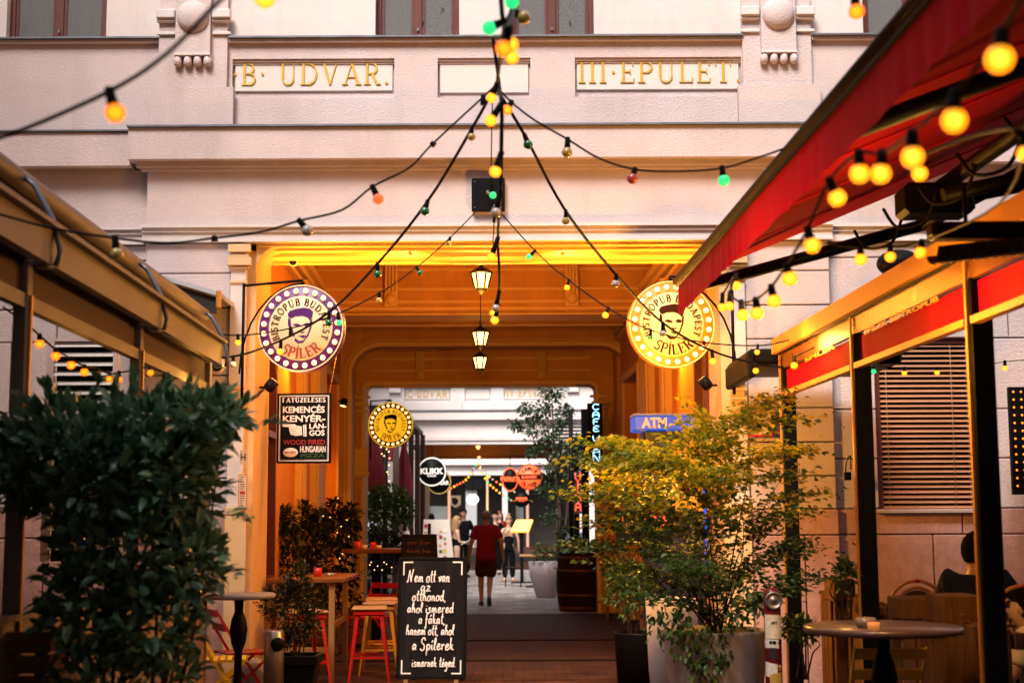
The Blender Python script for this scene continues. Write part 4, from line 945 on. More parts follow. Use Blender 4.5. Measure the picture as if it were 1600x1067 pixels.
# ------------------------------------------------------------------ signs across the far court
def disc_sign(name, px, py, Y, rpx, mb_face, mb_ring, label, lines, mtext, sx=1.0, rot=0, ringw=.09):
    c = W(px, py, Y); r = rpx * Y / FPX; t = thing(name, c, label, 'round sign', rz=rot); RX = Matrix.Rotation(R(90), 3, 'X')
    def sc_(b): b.v = [(v[0] * sx, v[1], v[2]) for v in b.v]; return b
    b = MB(); b.lathe((0, 0, 0), [(.001, -.05), (r, -.05), (r, .05), (.001, .05)], 36, RX); part('disc', sc_(b), mb_face, t, world=False)
    b = MB(); b.lathe((0, -.0505, 0), [(r * (1 - ringw * .3), 0), (r * (1 - ringw * .3), .012), (r * (1 - ringw * 1.3), .012), (r * (1 - ringw * 1.3), 0)], 36, RX); part('ring', sc_(b), mb_ring, t, world=False)
    for (tx, u, v, hw, hh, bold) in lines:
        g = text_mb(tx, 2 * hw * r, 2 * hh * r, bold=bold, extrude=.004); place(g, Matrix.Translation((u * r, -.056, v * r))); part('printed_words', g, mtext, t, world=False)
    b = MB(); b.tube([(0, .0, r * .98), (0, .0, r + .3)], .012, 5); b.tube([(0, 0, r + .3), (-.9 if px < 750 else .9, .0, r + .3)], .012, 5); part('wall_bracket', b, M_black, t, world=False)
    return t
M_wht = mat('backlit_white_print', (.8, .78, .7), .5, var=0, emit=(1, .9, .75), es=.35)
M_orr = mat('backlit_orange_red_print', (.8, .10, .03), .5, var=0, emit=(1, .10, .02), es=.75)
M_yel_ring = mat('gold_ring_paint', (.6, .42, .1), .5, var=0)
disc_sign('round_bar_sign', 675, 737, 36, 23, M_black, M_wht, 'black disc sign with white ring and white KLIKK lettering', [('KLIKK', 0, .05, .78, .2, .04), ('BURGER', 0, -.26, .3, .07, .02)], M_wht)
disc_sign('round_bar_sign', 686, 753, 37.5, 19.5, M_black, M_yel_ring, 'black disc sign with thin gold ring tucked behind the KLIKK sign', [('BAR', .45, -.05, .35, .16, .03)], M_wht)
disc_sign('round_bar_sign', 797, 749, 37, 19, M_black, M_orr, 'narrow oval black sign with red ring reading FERIS', [("FERI'S", 0, .08, .78, .16, .04), ('GOURMET', 0, -.12, .5, .05, .01)], M_orr, sx=.66)
jo = disc_sign('round_bar_sign', 827, 745, 38, 20, M_orr, M_black, 'round orange red sign with black ring beside the narrow oval sign', [], M_orr, ringw=.05)
r_ = 20 * 38 / FPX
for (tx, v, a0_, a1_, inw) in (('JAMIE', .6, 150, 30, False), ('OLIVER', -.6, 215, 325, True)):
    n_ = len(tx)
    for k, ch in enumerate(tx):
        a = R(a0_ + (a1_ - a0_) * (k + .5) / n_); g = text_mb(ch, None, r_ * .3, bold=.04, extrude=.004) if ch != 'I' else text_mb(ch, None, r_ * .3, bold=.04, extrude=.004)
        place(g, Matrix.Translation((math.cos(a) * r_ * .66, -.066, math.sin(a) * r_ * .66)) @ Matrix.Rotation(-(a - PI / 2 if not inw else a + PI / 2), 4, 'Y')); part('letter', g, M_black, jo, world=False)
b = MB(); b.box(-r_ * .92, r_ * .92, -.066, -.055, -r_ * .2, r_ * .2); part('band', b, M_black, jo, world=False)
g = text_mb('BUDAPEST', r_ * 1.2, r_ * .2, bold=.03, extrude=.004); place(g, Matrix.Translation((0, -.070, 0))); part('printed_words', g, M_orr, jo, world=False)
disc_sign('round_bar_sign', 815, 780, 40, 12.5, M_black, M_boardf, 'small black round sign with orange FERIS lettering below the two bright ones', [("FERI'S", 0, .08, .7, .2, .04), ('GOURMET', 0, -.2, .4, .07, .01)], M_orr)
ol = thing('oval_lamp', W(738.5, 780, 44), 'glowing white oval lamp sign hanging at the middle of the far passage', 'lamp'); rr_ = 9.5 * 44 / FPX
b = MB(); b.sphere((0, 0, 0), rr_, 20, 12, (1, .5, .8)); part('shade', b, neon('lit_white_lamp', (1, .92, .82), 2.2), ol, world=False); b = MB(); b.tube([(0, 0, rr_ * .8), (0, 0, rr_ * .8 + .8)], .01, 5); part('rod', b, M_black, ol, world=False)
sh = thing('shield_sign', W(712, 783, 42), 'dim shield shaped sign with a drawn bust hanging right of the white and black discs', 'sign'); s_ = 42 / FPX
b = MB(); b.prism([(a * s_, -q * s_) for a, q in ((-8, -9), (8, -9), (8, 5), (0, 10), (-8, 5))], -.03, .03); part('board', b, mat('tan_sign_paint', (.25, .18, .12), .6), sh, world=False)
b = MB(); b.prism([(a * s_, -q * s_) for a, q in ((-6, -5), (0, -6), (4, -2), (3, 3), (-1, 6), (-5, 3))], -.036, -.0305); part('bust_print', b, M_black, sh, world=False)
b = MB(); b.tube([(0, 0, 9 * s_), (0, 0, 30 * s_)], .01, 5); part('rod', b, M_black, sh, world=False)
# vertical neon sign
cv = thing('vertical_neon_sign', W(931, 676, 23.4), 'tall narrow black sign box with pale blue neon CAFE VIAN letters', 'neon sign'); s_ = 23.4 / FPX
b = MB(); b.box(-13 * s_, 10 * s_, -.06, .06, -46 * s_, 46 * s_, .006); part('box', b, M_boardf, cv, world=False); b = MB(); b.box(10 * s_, 24 * s_, -.02, .02, 41 * s_, 46 * s_); b.box(10 * s_, 24 * s_, -.02, .02, -44 * s_, -40 * s_); b.box(14 * s_, 20 * s_, .0, .02, -40 * s_, 41 * s_); part('wall_bracket', b, M_frameb, cv, world=False)
M_neonb = neon('pale_blue_neon', (.28, .70, 1), 1.5)
NG = {'C': [[(1, .85), (.6, 1), (.2, .9), (0, .5), (.2, .1), (.6, 0), (1, .15)]], 'A': [[(0, 0), (.05, .7), (.5, 1), (.95, .7), (1, 0)], [(.05, .45), (.95, .45)]], 'F': [[(.1, 0), (.1, .8), (.4, 1), (1, 1)], [(.1, .5), (.75, .5)]], 'E': [[(1, .9), (.5, 1), (.1, .7), (.3, .52), (.75, .5), (.3, .5), (.05, .25), (.4, 0), (1, .1)]], 'V': [[(0, 1), (.05, .3), (.5, 0), (.95, .3), (1, 1)]], 'I': [[(.5, 0), (.5, 1)]], 'N': [[(0, 0), (0, 1), (.25, .95), (.8, .1), (1, 0), (1, 1)]]}
for ch, pc in zip('CAFE VIAN', (636, 648, 659, 670, 0, 685, 696, 706, 716)):
    if ch == ' ': continue
    b = MB()
    for st in NG[ch]: b.tube(catmull([((a - .5) * 9.5 * s_, -.075, (676 - pc) * s_ + (q - .5) * 8.6 * s_) for a, q in st], 4), .0085, 6)
    part('neon_letter', b, M_neonb, cv, world=False)
# red neon at the right of the far court
rn = thing('red_neon_sign', W(903, 782, 29.5), 'red neon letters glowing between black posts of the right far terrace', 'neon sign'); s_ = 29.5 / FPX
M_neonr = neon('red_neon', (1, .07, .03), 1.6)
b = MB(); b.box(-6 * s_, 6 * s_, 0, .04, -20 * s_, 45 * s_); part('board', b, mat('dark_board', (.04, .015, .012), .6), rn, world=False)
for ch, dz in (('A', -16), ('A', 0), ('I', 16), ('V', 30)):
    b = MB()
    for st in NG[ch]: b.tube([((a - .5) * 8 * s_, -.03, (dz + q * 13) * s_) for a, q in st], .011, 6)
    part('neon_letter', b, M_neonr, rn, world=False)

# ------------------------------------------------------------------ cash machine with its blue canopy
YA = 15.6; x0_, x1_ = FX(991, YA, 660), FX(1131, YA, 655)
M_blue = mat('blue_plastic_sign', (.012, .035, .16), .35, var=.08, emit=(.012, .05, .30), es=.9)  # glow added so the blue holds under the orange light
at = thing('cash_machine', ((x0_ + x1_) / 2, YA, 0), 'blue canopied cash machine lettered ATM against the right passage wall', 'cash machine')
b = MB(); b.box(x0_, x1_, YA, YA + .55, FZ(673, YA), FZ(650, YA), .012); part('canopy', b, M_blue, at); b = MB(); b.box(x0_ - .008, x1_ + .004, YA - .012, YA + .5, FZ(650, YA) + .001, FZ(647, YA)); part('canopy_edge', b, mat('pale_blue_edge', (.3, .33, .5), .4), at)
g = text_mb('ATM', 40 * YA / FPX, 17 * YA / FPX, bold=.05, extrude=.004); place(g, Matrix.Translation((FX(1022, YA, 661), YA - .005, FZ(661.5, YA)))); part('printed_words', g, M_chalkw, at)
b = MB(); b.box(x0_ + .12, x1_ - .15, YA + .15, YA + .6, 0, FZ(673, YA) - .001, .01); part('cabinet', b, mat('dark_blue_cabinet', (.004, .006, .016), .4, var=.2), at)
b = MB(); b.box(FX(1052, YA, 740), FX(1100, YA, 740), YA + .125, YA + .149, FZ(800, YA), FZ(690, YA), .006); part('orange_panel', b, mat('orange_panel', (.65, .22, .01), .4, var=.08, emit=(1, .3, .01), es=.18), at)
b = MB(); b.box(FX(1100, YA, 740), FX(1106, YA, 740), YA + .12, YA + .149, FZ(890, YA), FZ(690, YA)); part('blue_strip', b, mat('blue_light_strip', (.02, .06, .5), .4, emit=(.02, .08, 1), es=.25), at)
YB = YA + .12; b = MB()
def lin(*p):
    for q0, q1 in zip(p[:-1], p[1:]): b.bar(W(q0[0], q0[1], YB), W(q1[0], q1[1], YB), .008, .008)
lin((973, 806), (1008, 806), (1008, 818), (1003, 818)); lin((973, 806), (973, 818), (979, 818), (979, 832), (990, 832), (998, 818), (986, 818), (986, 826)); part('outline_emblem', b, M_orr, at)
g = text_mb('EUR', 26 * YB / FPX, 8 * YB / FPX, bold=.03, extrude=.004); place(g, Matrix.Translation((FX(1029, YB, 811), YB, FZ(811, YB)))); part('printed_words', g, M_orr, at)
g = text_mb('NET', 26 * YB / FPX, 8 * YB / FPX, bold=.03, extrude=.004); place(g, Matrix.Translation((FX(1029, YB, 824), YB, FZ(824, YB)))); part('printed_words', g, M_orr, at)
b = MB(); b.box(FX(965, YA, 815), FX(1052, YA, 815), YA + .125, YA + .149, FZ(850, YA), FZ(798, YA)); part('dark_panel', b, M_black, at)

# ------------------------------------------------------------------ notices on the wall
nb_ = thing('wall_notice', W(1187, 662, 13.95), 'white notice with a red border on the wall right of the portal', 'notice'); s_ = 14 / FPX
b = MB(); b.box(-19.5 * s_, 20 * s_, 0, .02, -20 * s_, 20 * s_, .003); part('red_border', b, mat('pink_red_border', (.5, .04, .07), .6), nb_, world=False)
b = MB(); b.box(-16.5 * s_, 17 * s_, -.004, -.0005, -16.5 * s_, 16.5 * s_); part('white_sheet', b, M_panelw, nb_, world=False)
b = MB(); b.bar((-10 * s_, -.007, 5.5 * s_), (13 * s_, -.007, 5.5 * s_), .008, .002, up=(0, 1, 0)); part('printed_rule', b, M_boardf, nb_, world=False)
g = text_mb('Ta.', 9 * s_, 9 * s_, extrude=.001); place(g, Matrix.Translation((5 * s_, -.006, 0 * s_))); part('printed_words', g, M_boardf, nb_, world=False)
g = text_mb('5', 6 * s_, 8 * s_, extrude=.001); place(g, Matrix.Translation((-11 * s_, -.006, -9 * s_))); part('printed_words', g, M_boardf, nb_, world=False)
nj = thing('jamb_notice', W(379, 768, 13.93), 'small printed notice in an orange frame on the left portal jamb', 'notice')
b = MB(); b.box(-7 * s_, 7 * s_, 0, .012, -27 * s_, 27 * s_, .002); part('frame', b, mat('orange_notice_frame', (.5, .2, .08), .6), nj, world=False); b = MB(); b.box(-5.5 * s_, 5.5 * s_, -.003, -.0005, -25 * s_, 25 * s_); part('sheet', b, mat('beige_sheet', (.6, .42, .28), .7), nj, world=False)
b = MB()
for k in range(13):
    if k in (6, 7): continue
    b.box(-4 * s_, (2 + 2 * math.sin(k * 5)) * s_, -.0045, -.0032, (22 - k * 3.6) * s_, (23 - k * 3.6) * s_)
part('print_lines', b, M_brownl, nj, world=False); b = MB(); b.box(-4 * s_, 4 * s_, -.0045, -.0032, -4 * s_, 1 * s_); part('red_stamp', b, M_redlet, nj, world=False)
jn = thing('house_number_plate', W(380, 714, 13.93), 'small dark plate with a drawn letter above the jamb notice', 'plate'); b = MB(); b.box(-5 * s_, 5 * s_, 0, .01, -11 * s_, 11 * s_); part('plate', b, mat('beige_plate', (.45, .33, .22), .6), jn, world=False)
b = MB(); b.bar((-3 * s_, -.003, -5 * s_), (-3 * s_, -.003, 6 * s_), .008, .003, up=(0, 1, 0)); b.bar((3 * s_, -.003, -5 * s_), (3 * s_, -.003, 6 * s_), .008, .003, up=(0, 1, 0)); b.bar((-3 * s_, -.0035, 0), (3 * s_, -.0035, 0), .008, .003, up=(0, 1, 0)); part('printed_mark', b, M_boardf, jn, world=False)
# black junction box on the frieze, cables
jb = thing('junction_box', W(762.5, 306, 14.05), 'square black metal box on the frieze where light strings are tied', 'box'); b = MB(); b.box(-26 * s_, 27 * s_, -.05, .02, -26 * s_, 27 * s_, .006); part('box', b, M_black, jb, world=False)
b = MB(); [b.sphere((u * s_, -.052, v * s_), .008, 6, 4) for u in (-21, 21) for v in (-21, 21)]; part('screws', b, M_zinc, jb, world=False, kind='stuff')
b = MB(); b.tube([(0, -.05, 0), (0, -.16, .0)], .012, 6); b.sphere((0, -.16, 0), .02, 8, 6); part('hook', b, M_zinc, jb, world=False)
# cameras
def domecam(p, label, r=.075):
    t = thing('security_camera', p, label, 'security camera', 'dome security cameras'); b = MB(); b.sphere((0, .03, 0), r, 18, 12); part('housing', b, M_panelw, t, world=False); b = MB(); b.sphere((.0, -.012, -.01), r * .72, 16, 10); part('dome', b, M_black, t, world=False); b = MB(); b.tube([(0, .05, 0), (0, .16, .03)], .02, 8); part('mount', b, M_panelw, t, world=False)
domecam(W(340, 570, 13.7), 'white dome camera at the end of the left canopy beam'); domecam(W(458, 408, 14.9), 'small cream dome camera under the lintel above the left round sign', .055)
# ------------------------------------------------------------------ bars running along the court (offsets from the slanted axis)
def abar(o, z, ya, yb, w_, h_, o2=None, z2=None):
    b = MB(); b.bar((AX(o, ya), ya, z), (AX(o2 if o2 is not None else o, yb), yb, z2 if z2 is not None else z), w_, h_); return b
def sheet(o0, z0, o1, z1, ya, yb, n=1, wav=0.0, th=.004):
    """strip between two along-court lines"""
    b = MB(); vs = []; k_ = n + 1
    for i in range(k_):
        y = ya + (yb - ya) * i / n; wv = wav * math.sin(i * 1.7) + wav * .5 * math.sin(i * .61)
        vs += [(AX(o0, y), y, z0), (AX(o1, y) + wv, y, z1), (AX(o0, y) + th, y, z0), (AX(o1, y) + wv + th, y, z1)]
    fs = []
    for i in range(n): a = 4 * i; fs += [(a, a + 1, a + 5, a + 4), (a + 2, a + 6, a + 7, a + 3)]
    fs += [(0, 2, 3, 1), (4 * n, 4 * n + 1, 4 * n + 3, 4 * n + 2)]
    return b.add(vs, fs, n > 1)
OL = -2.27
lt = thing('left_terrace', (AX(OL, 9.5), 9.5, 0), 'beige metal framed terrace enclosure with brown roller screens along the left side', 'terrace')
for y in (4.5, 7.05, 9.46, 11.95): b = MB(); b.box(AX(OL, y) - .035, AX(OL, y) + .035, y - .04, y + .04, 0, 2.98, .005); part('post', b, M_frameb, lt)
for y in (7.05, 9.46): b = MB(); b.box(AX(OL, y) + .036, AX(OL, y) + .05, y - .012, y + .012, 0, 2.8); part('guide_rail', b, M_goldf, lt)
ys = (3.0, 4.5, 7.05, 9.46, 11.95)
for ya, yb in zip(ys[:-1], ys[1:]):
    part('bottom_bar', abar(OL, 2.77, ya + .041, yb - .041, .05, .07), M_frameb, lt); part('roller_screen', abar(OL - .01, 2.90, ya + .045, yb - .045, .008, .18), M_fabricb, lt)
part('head_beam', abar(OL - .02, 3.02, 3.0, 11.98, .08, .06), M_fabricb, lt)
part('fascia', abar(-2.12, 3.02, 3.0, 11.65, .05, .17), M_frameb, lt); part('fascia_lip', abar(-2.10, 3.118, 3.0, 11.65, .11, .025), M_frameb, lt)
part('roll_tube', MB().tube([(AX(OL - .03, y), y, 3.385) for y in (3.0, 7, 11.9)], .055, 14), M_frameb, lt)
part('roll_tube_cover', MB().tube([(AX(OL - .16, y), y, 3.36) for y in (3.0, 7, 11.85)], .085, 14), M_frameb, lt)
part('back_plate', abar(OL - .14, 3.19, 3.0, 11.8, .03, .20), M_fabricb, lt)
part('roof_fabric', sheet(OL - .2, 3.40, -5.4, 4.15, 3.0, 11.85, 2), M_fabricb, lt)
for y in (6.95, 9.4, 11.75):
    b = MB(); b.tube([(AX(-2.08, y), y, 2.93), (AX(-2.06, y), y, 3.0), (AX(-2.10, y), y, 3.16), (AX(-2.2, y), y, 3.34), (AX(-2.25, y), y, 3.38)], .016, 6); b.box(AX(-2.14, y) - .04, AX(-2.14, y) + .04, y - .05, y + .05, 2.92, 2.96, .01); part('bracket', b, M_zinc, lt)
part('low_wall', abar(OL, .6, 3.0, 11.95, .06, 1.2), mat('tan_low_panel', (.22, .13, .065), .6, var=.2, scale=3), lt)
part('low_wall_rail', abar(OL, 1.215, 3.0, 11.95, .10, .03), M_frameb, lt)
# the terrace's dark inner room with louvre, sofa pieces
b = MB(); b.box(-5.6, -5.5, 3, 13.6, 0, 4.1); part('inner_wall', b, mat('dark_maroon_room_wall', (.05, .012, .008), .7, var=.3, scale=2), lt)
b = MB(); b.box(-5.5, AX(OL, 3), 3.0, 11.95, .006, .03); part('deck_floor', b, mat('dark_deck', (.02, .013, .01), .7), lt)
lv = thing('louvre_screen', W(128, 575, 12.6), 'pale louvred screen with horizontal white slats inside the left terrace', 'louvre'); s_ = 12.6 / FPX
b = MB(); b.box(-54 * s_, -43 * s_, -.03, .03, -300 * s_, 47 * s_); b.box(50 * s_, 58 * s_, -.03, .03, -300 * s_, 47 * s_); b.box(-42.9 * s_, 49.9 * s_, -.025, .025, 42 * s_, 47 * s_); part('frame', b, mat('pinkish_white_frame', (.55, .42, .40), .5), lv, world=False)
for k in range(22):
    b = MB(); z = (36 - k * 15) * s_; b.add([(-42.5 * s_, -.03, z - .02), (49.5 * s_, -.03, z - .02), (49.5 * s_, .03, z + .02), (-42.5 * s_, .03, z + .02), (-42.5 * s_, -.03, z - .014), (49.5 * s_, -.03, z - .014), (49.5 * s_, .03, z + .026), (-42.5 * s_, .03, z + .026)], [(0, 1, 2, 3), (4, 5, 6, 7), (0, 1, 5, 4), (2, 3, 7, 6), (0, 3, 7, 4), (1, 2, 6, 5)]); part('slat', b, M_panelw, lv, world=False)
b = MB(); b.box(-42 * s_, 49 * s_, .05, .07, -300 * s_, 46 * s_); part('backing', b, M_black, lv, world=False)
# small awning on the wall behind the left terrace
ga = thing('wall_canopy', W(295, 460, 13.7), 'small grey topped canopy fixed to the wall between left terrace and portal', 'canopy')
p0, p1 = W(238, 430, 13.6), W(352, 463, 13.6); b = MB(); b.add([(p0.x - .5, 13.3, p0.z + .14), (p0.x - .5, 14.1, p0.z + .14), (p1.x, 13.3, p1.z), (p1.x, 14.1, p1.z + .0), (p0.x - .5, 13.3, p0.z + .11), (p0.x - .5, 14.1, p0.z + .11), (p1.x, 13.3, p1.z - .045), (p1.x, 14.1, p1.z - .045)], [(0, 1, 3, 2), (4, 6, 7, 5), (0, 2, 6, 4), (1, 5, 7, 3), (2, 3, 7, 6), (0, 4, 5, 1)]); part('cover', b, mat('pale_grey_cover', (.42, .44, .48), .5), ga)
b = MB(); b.add([(p0.x - .5, 13.35, p0.z + .10), (p1.x - .03, 13.35, p1.z - .05), (p1.x - .03, 13.35, p1.z - .20), (p0.x - .5, 13.35, p0.z - .3), (p0.x - .5, 13.38, p0.z + .10), (p1.x - .03, 13.38, p1.z - .05), (p1.x - .03, 13.38, p1.z - .20), (p0.x - .5, 13.38, p0.z - .3)], [(0, 1, 2, 3), (4, 7, 6, 5), (2, 6, 7, 3), (0, 4, 5, 1), (1, 5, 6, 2)]); part('side_flap', b, mat('dark_side_flap', (.02, .014, .012), .8), ga)
b = MB(); b.box(p1.x - .025, p1.x + .02, 13.28, 13.34, p1.z - .16, p1.z + .01, .01); part('end_cap', b, M_goldf, ga)
dp = thing('rain_pipe', W(256, 620, 13.95), 'thin dark vertical pipe on the wall behind the left terrace', 'pipe'); b = MB(); b.tube([(0, 0, -2.9), (0, 0, .75)], .022, 8); part('pipe', b, M_black, dp, world=False)
b = MB(); [b.box(-.035, .035, -.01, .06, z, z + .03) for z in (-1.5, -.2, .6)]; part('clips', b, M_zinc, dp, world=False)

# right terrace
OR = 2.71
rt = thing('right_terrace', (AX(OR, 10), 10, 0), 'black posted terrace with golden fascia and red lettered valances along the right side', 'terrace')
yr = (5.2, 7.7, 10.1, 12.5)
for y in yr:
    b = MB(); b.box(AX(OR, y) - .02, AX(OR, y) + .10, y - .05, y + .05, 0, 2.97, .006); part('post', b, M_black, rt)
    b = MB(); b.box(AX(OR, y) - .034, AX(OR, y) - .0205, y - .016, y + .016, 0, 3.09); part('post_edge', b, M_goldf, rt)
for ya, yb in zip((2.6,) + yr[:-1], yr):
    part('valance', sheet(OR + .02, 2.95, OR + .025, 2.755, ya + .06, yb - .06, 14, .006), M_redval, rt)
    part('bottom_bar', abar(OR, 2.735, ya + .055, yb - .055, .06, .04), M_goldf, rt)
part('inner_fascia', abar(OR + .01, 3.03, 2.6, 12.55, .04, .13), mat('bronze_band', (.25, .10, .02), .3, .5, var=.2, scale=4), rt)
part('fascia', abar(OR - .05, 3.17, 2.6, 12.6, .05, .13), M_goldf, rt); part('fascia_shadow_gap', abar(OR - .02, 3.10, 2.6, 12.6, .03, .018), M_black, rt)  # black bar set along the fascia's lower edge
part('roof', sheet(OR - .03, 3.245, OR + 2.6, 3.75, 2.6, 12.6, 2, th=.03), M_black, rt)
# golden lettering along the valance tops
for (txt, ya, yb) in (('SPÍLER', 10.6, 11.6), ('SPÍLER BISTROPUB', 8.2, 9.8)):
    g = text_mb(txt, (yb - ya), .042, bold=.02, extrude=.002); place(g, Matrix.Translation((AX(OR, (ya + yb) / 2) - .012, (ya + yb) / 2, 2.945)) @ Matrix.Rotation(R(-90 - 1.47 * -1), 4, 'Z')); part('gilt_words', g, M_gold, rt)
b = MB(); b.box(AX(OR, 12.5) - .28, AX(OR, 12.5) + 1.1, 12.62, 13.9, 3.02, 3.16, .03); b.box(AX(OR, 12.5) - .30, AX(OR, 12.5) - .22, 12.6, 13.9, 2.9, 3.12, .02); part('end_canopy', b, M_black, rt)
part('deck_floor', abar(OR + 1.4, .02, 2.6, 12.6, 2.7, .03), mat('dark_deck', (.02, .013, .01), .7), rt)
# infrared heater under the near beam
p = W(1545, 392, 6.4)
ht = thing('patio_heater', p, 'black ribbed infrared heater with curved reflector hanging at the right golden fascia', 'heater')
b = MB(); n_ = 10
for i in range(n_):
    t0 = R(200 + 130 * i / n_); t1 = R(200 + 130 * (i + 1) / n_); r_ = .10
    b.add([(-.26, math.cos(t0) * r_, math.sin(t0) * r_ + .04), (-.26, math.cos(t1) * r_, math.sin(t1) * r_ + .04), (.3, math.cos(t1) * r_, math.sin(t1) * r_ + .10), (.3, math.cos(t0) * r_, math.sin(t0) * r_ + .10)], [(0, 1, 2, 3)], True)
part('reflector', b, mat('dark_steel_reflector', (.10, .075, .06), .35, .7, var=.2), ht, world=False)
for k in range(14): x = -.25 + k * .04; b = MB(); b.tube([(x, math.cos(R(200 + 130 * i / 8)) * .104, math.sin(R(200 + 130 * i / 8)) * .104 + .04 + (x + .26) * .107) for i in range(9)], .003, 4); part('rib', b, M_black, ht, world=False)
b = MB(); b.box(-.27, .31, -.06, .06, .05, .13, .02); b.tube([(-.1, 0, .12), (-.1, 0, .3)], .01, 6); b.tube([(.2, 0, .12), (.2, 0, .3)], .01, 6); part('housing', b, M_black, ht, world=False)
# LED letter board at the far right wall
le = thing('bulb_marquee', W(1590, 682, 13.6), 'tall black board with columns of orange bulbs at the right edge of the wall', 'light board'); s_ = 13.6 / FPX
b = MB(); b.box(-11 * s_, 60 * s_, 0, .05, -90 * s_, 78 * s_, .006); part('board', b, M_black, le, world=False)
for k in range(13):
    for u in (-4, 8, 20, 32): b = MB(); b.sphere((u * s_, -.008, (70 - k * 12.2) * s_), .011, 8, 5); part('bulb', b, E_o, le, world=False)
wl = thing('wall_lever', W(1324, 742, 13.9), 'small black bracket and loop on the wall beside the middle right post', 'bracket'); b = MB(); b.box(-.03, .03, -.04, .02, -.05, .03, .006); b.tube(catmull([(-.02, -.02, .03), (-.02, -.06, .12), (.01, -.06, .18), (.03, -.03, .17), (.03, -.02, .05)], 4), .006, 6); part('bracket', b, M_black, wl, world=False)
ac = thing('outdoor_speaker', W(1405, 412, 12.9), 'black rounded loudspeaker box mounted above the right golden fascia', 'loudspeaker'); b = MB(); b.sphere((0, 0, 0), .21, 20, 12, (1, .7, .62)); part('shell', b, M_black, ac, world=False); b = MB(); b.box(-.1, .25, -.1, .1, -.34, -.06, .02); part('mount', b, M_black, ac, world=False)

# big red awning, sloping up to the right
OA = 1.56; YN, YF = 2.2, 10.75
aw = thing('red_awning', (AX(OA + 1.5, 7), 7, 3.4), 'large red folding arm awning with black front rail jutting over the right side', 'awning')
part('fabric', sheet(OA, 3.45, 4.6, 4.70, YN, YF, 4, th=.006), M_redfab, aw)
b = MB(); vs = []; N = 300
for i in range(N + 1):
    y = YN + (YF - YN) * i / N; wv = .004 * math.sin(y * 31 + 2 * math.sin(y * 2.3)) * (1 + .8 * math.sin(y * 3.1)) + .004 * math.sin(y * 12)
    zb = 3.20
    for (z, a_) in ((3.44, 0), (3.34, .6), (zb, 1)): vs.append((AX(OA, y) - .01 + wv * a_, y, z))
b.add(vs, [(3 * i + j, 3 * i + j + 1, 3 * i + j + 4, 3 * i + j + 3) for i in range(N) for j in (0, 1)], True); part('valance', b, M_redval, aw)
for ys_ in np.arange(YN + .5, YF, 1.2):
    b = MB(); b.bar((AX(OA + .02, ys_), ys_, 3.444), (AX(4.5, ys_), ys_, 4.655), .03, .006); part('seam', b, M_redval, aw)
part('front_rail', MB().tube([(AX(OA - .02, y), y, 3.465) for y in (YN, 6, YF + .02)], .032, 12), mat('brown_rail', (.022, .009, .005), .8, spec=.1), aw)
part('front_rail_groove', abar(OA - .015, 3.43, YN, YF, .03, .02), M_black, aw)
b = MB(); b.tube([(AX(OA + .05, 10.6), 10.6, 3.38), (AX(OA + 1.7, 10.2), 10.2, 3.78)], .045, 8); b.tube([(AX(OA + 1.7, 10.2), 10.2, 3.78), (AX(4.3, 8.3), 8.3, 4.25)], .05, 8); part('folding_arm', b, M_black, aw)
b = MB(); b.tube([(AX(OA + .1, 6.4), 6.4, 3.42), (AX(OA + 1.5, 5.6), 5.6, 3.80)], .045, 8); b.tube([(AX(OA + 1.5, 5.6), 5.6, 3.80), (AX(4.2, 4.6), 4.6, 4.3)], .05, 8); part('folding_arm', b, M_black, aw)
part('cassette', MB().tube([(AX(4.55, y), y, 4.62) for y in (YN, YF)], .12, 12), M_black, aw)
b = MB()
for (a_, z0_, y0_, c_, z1_, y1_) in ((2.9, 3.72, 9.3, 4.4, 4.0, 9.3), (3.0, 3.80, 7.0, 4.4, 4.3, 7.0), (2.75, 3.55, 8.2, 4.4, 3.9, 8.2)): b.tube([(AX(a_, y0_), y0_, z0_), (AX(c_, y1_), y1_, z1_)], .045, 8)
b.tube([(AX(3.0, y), y, 3.78) for y in (4.5, 9.4)], .05, 8); part('support_bars', b, M_black, aw)
b = MB(); b.box(AX(2.9, 9) - .15, AX(2.9, 9) + .3, 8.9, 9.2, 3.60, 3.80, .03); part('motor_box', b, M_black, aw)
b = MB()
for k in range(5):
    y = 9.6 - .7 * k; b.tube(catmull([(AX(2.6, y), y, 3.62), (AX(2.66, y), y - .1, 3.48), (AX(2.8, y), y - .2, 3.5), (AX(2.85, y), y - .3, 3.66)], 4), .011, 6)
part('cable_loops', b, M_rubber, aw)
# ------------------------------------------------------------------ bar table, stools
def wooden_table(x0, x1, y0, y1, zt, label):
    t = thing('bar_table', ((x0 + x1) / 2, (y0 + y1) / 2, 0), label, 'table')
    n_ = 5
    for k in range(n_):
        yy0 = y0 + (y1 - y0) * k / n_; yy1 = y0 + (y1 - y0) * (k + 1) / n_; b = MB(); b.box(x0 + random.uniform(-.01, .01), x1 + random.uniform(-.01, .01), yy0 + .002, yy1 - .002, zt - .045, zt + random.uniform(-.002, .002), .006); part('plank', b, M_wood, t)
    for sx_ in (x0 + .1, x1 - .17):
        for sy_ in (y0 + .06, y1 - .12): b = MB(); b.box(sx_, sx_ + .06, sy_, sy_ + .06, 0, zt - .046, .004); part('leg', b, M_woodl, t)
    b = MB(); b.box(x0 + .161, x1 - .171, y0 + .07, y0 + .10, .30, .36); b.box(x0 + .161, x1 - .171, y1 - .11, y1 - .08, .30, .36); b.box(x0 + .11, x0 + .15, y0 + .121, y1 - .121, .55, .60); b.box(x1 - .16, x1 - .12, y0 + .121, y1 - .121, .55, .60); part('stretcher', b, M_woodl, t)
    return t
tx0, tx1 = FX(424, 15.0, 900), FX(553, 15.6, 900)
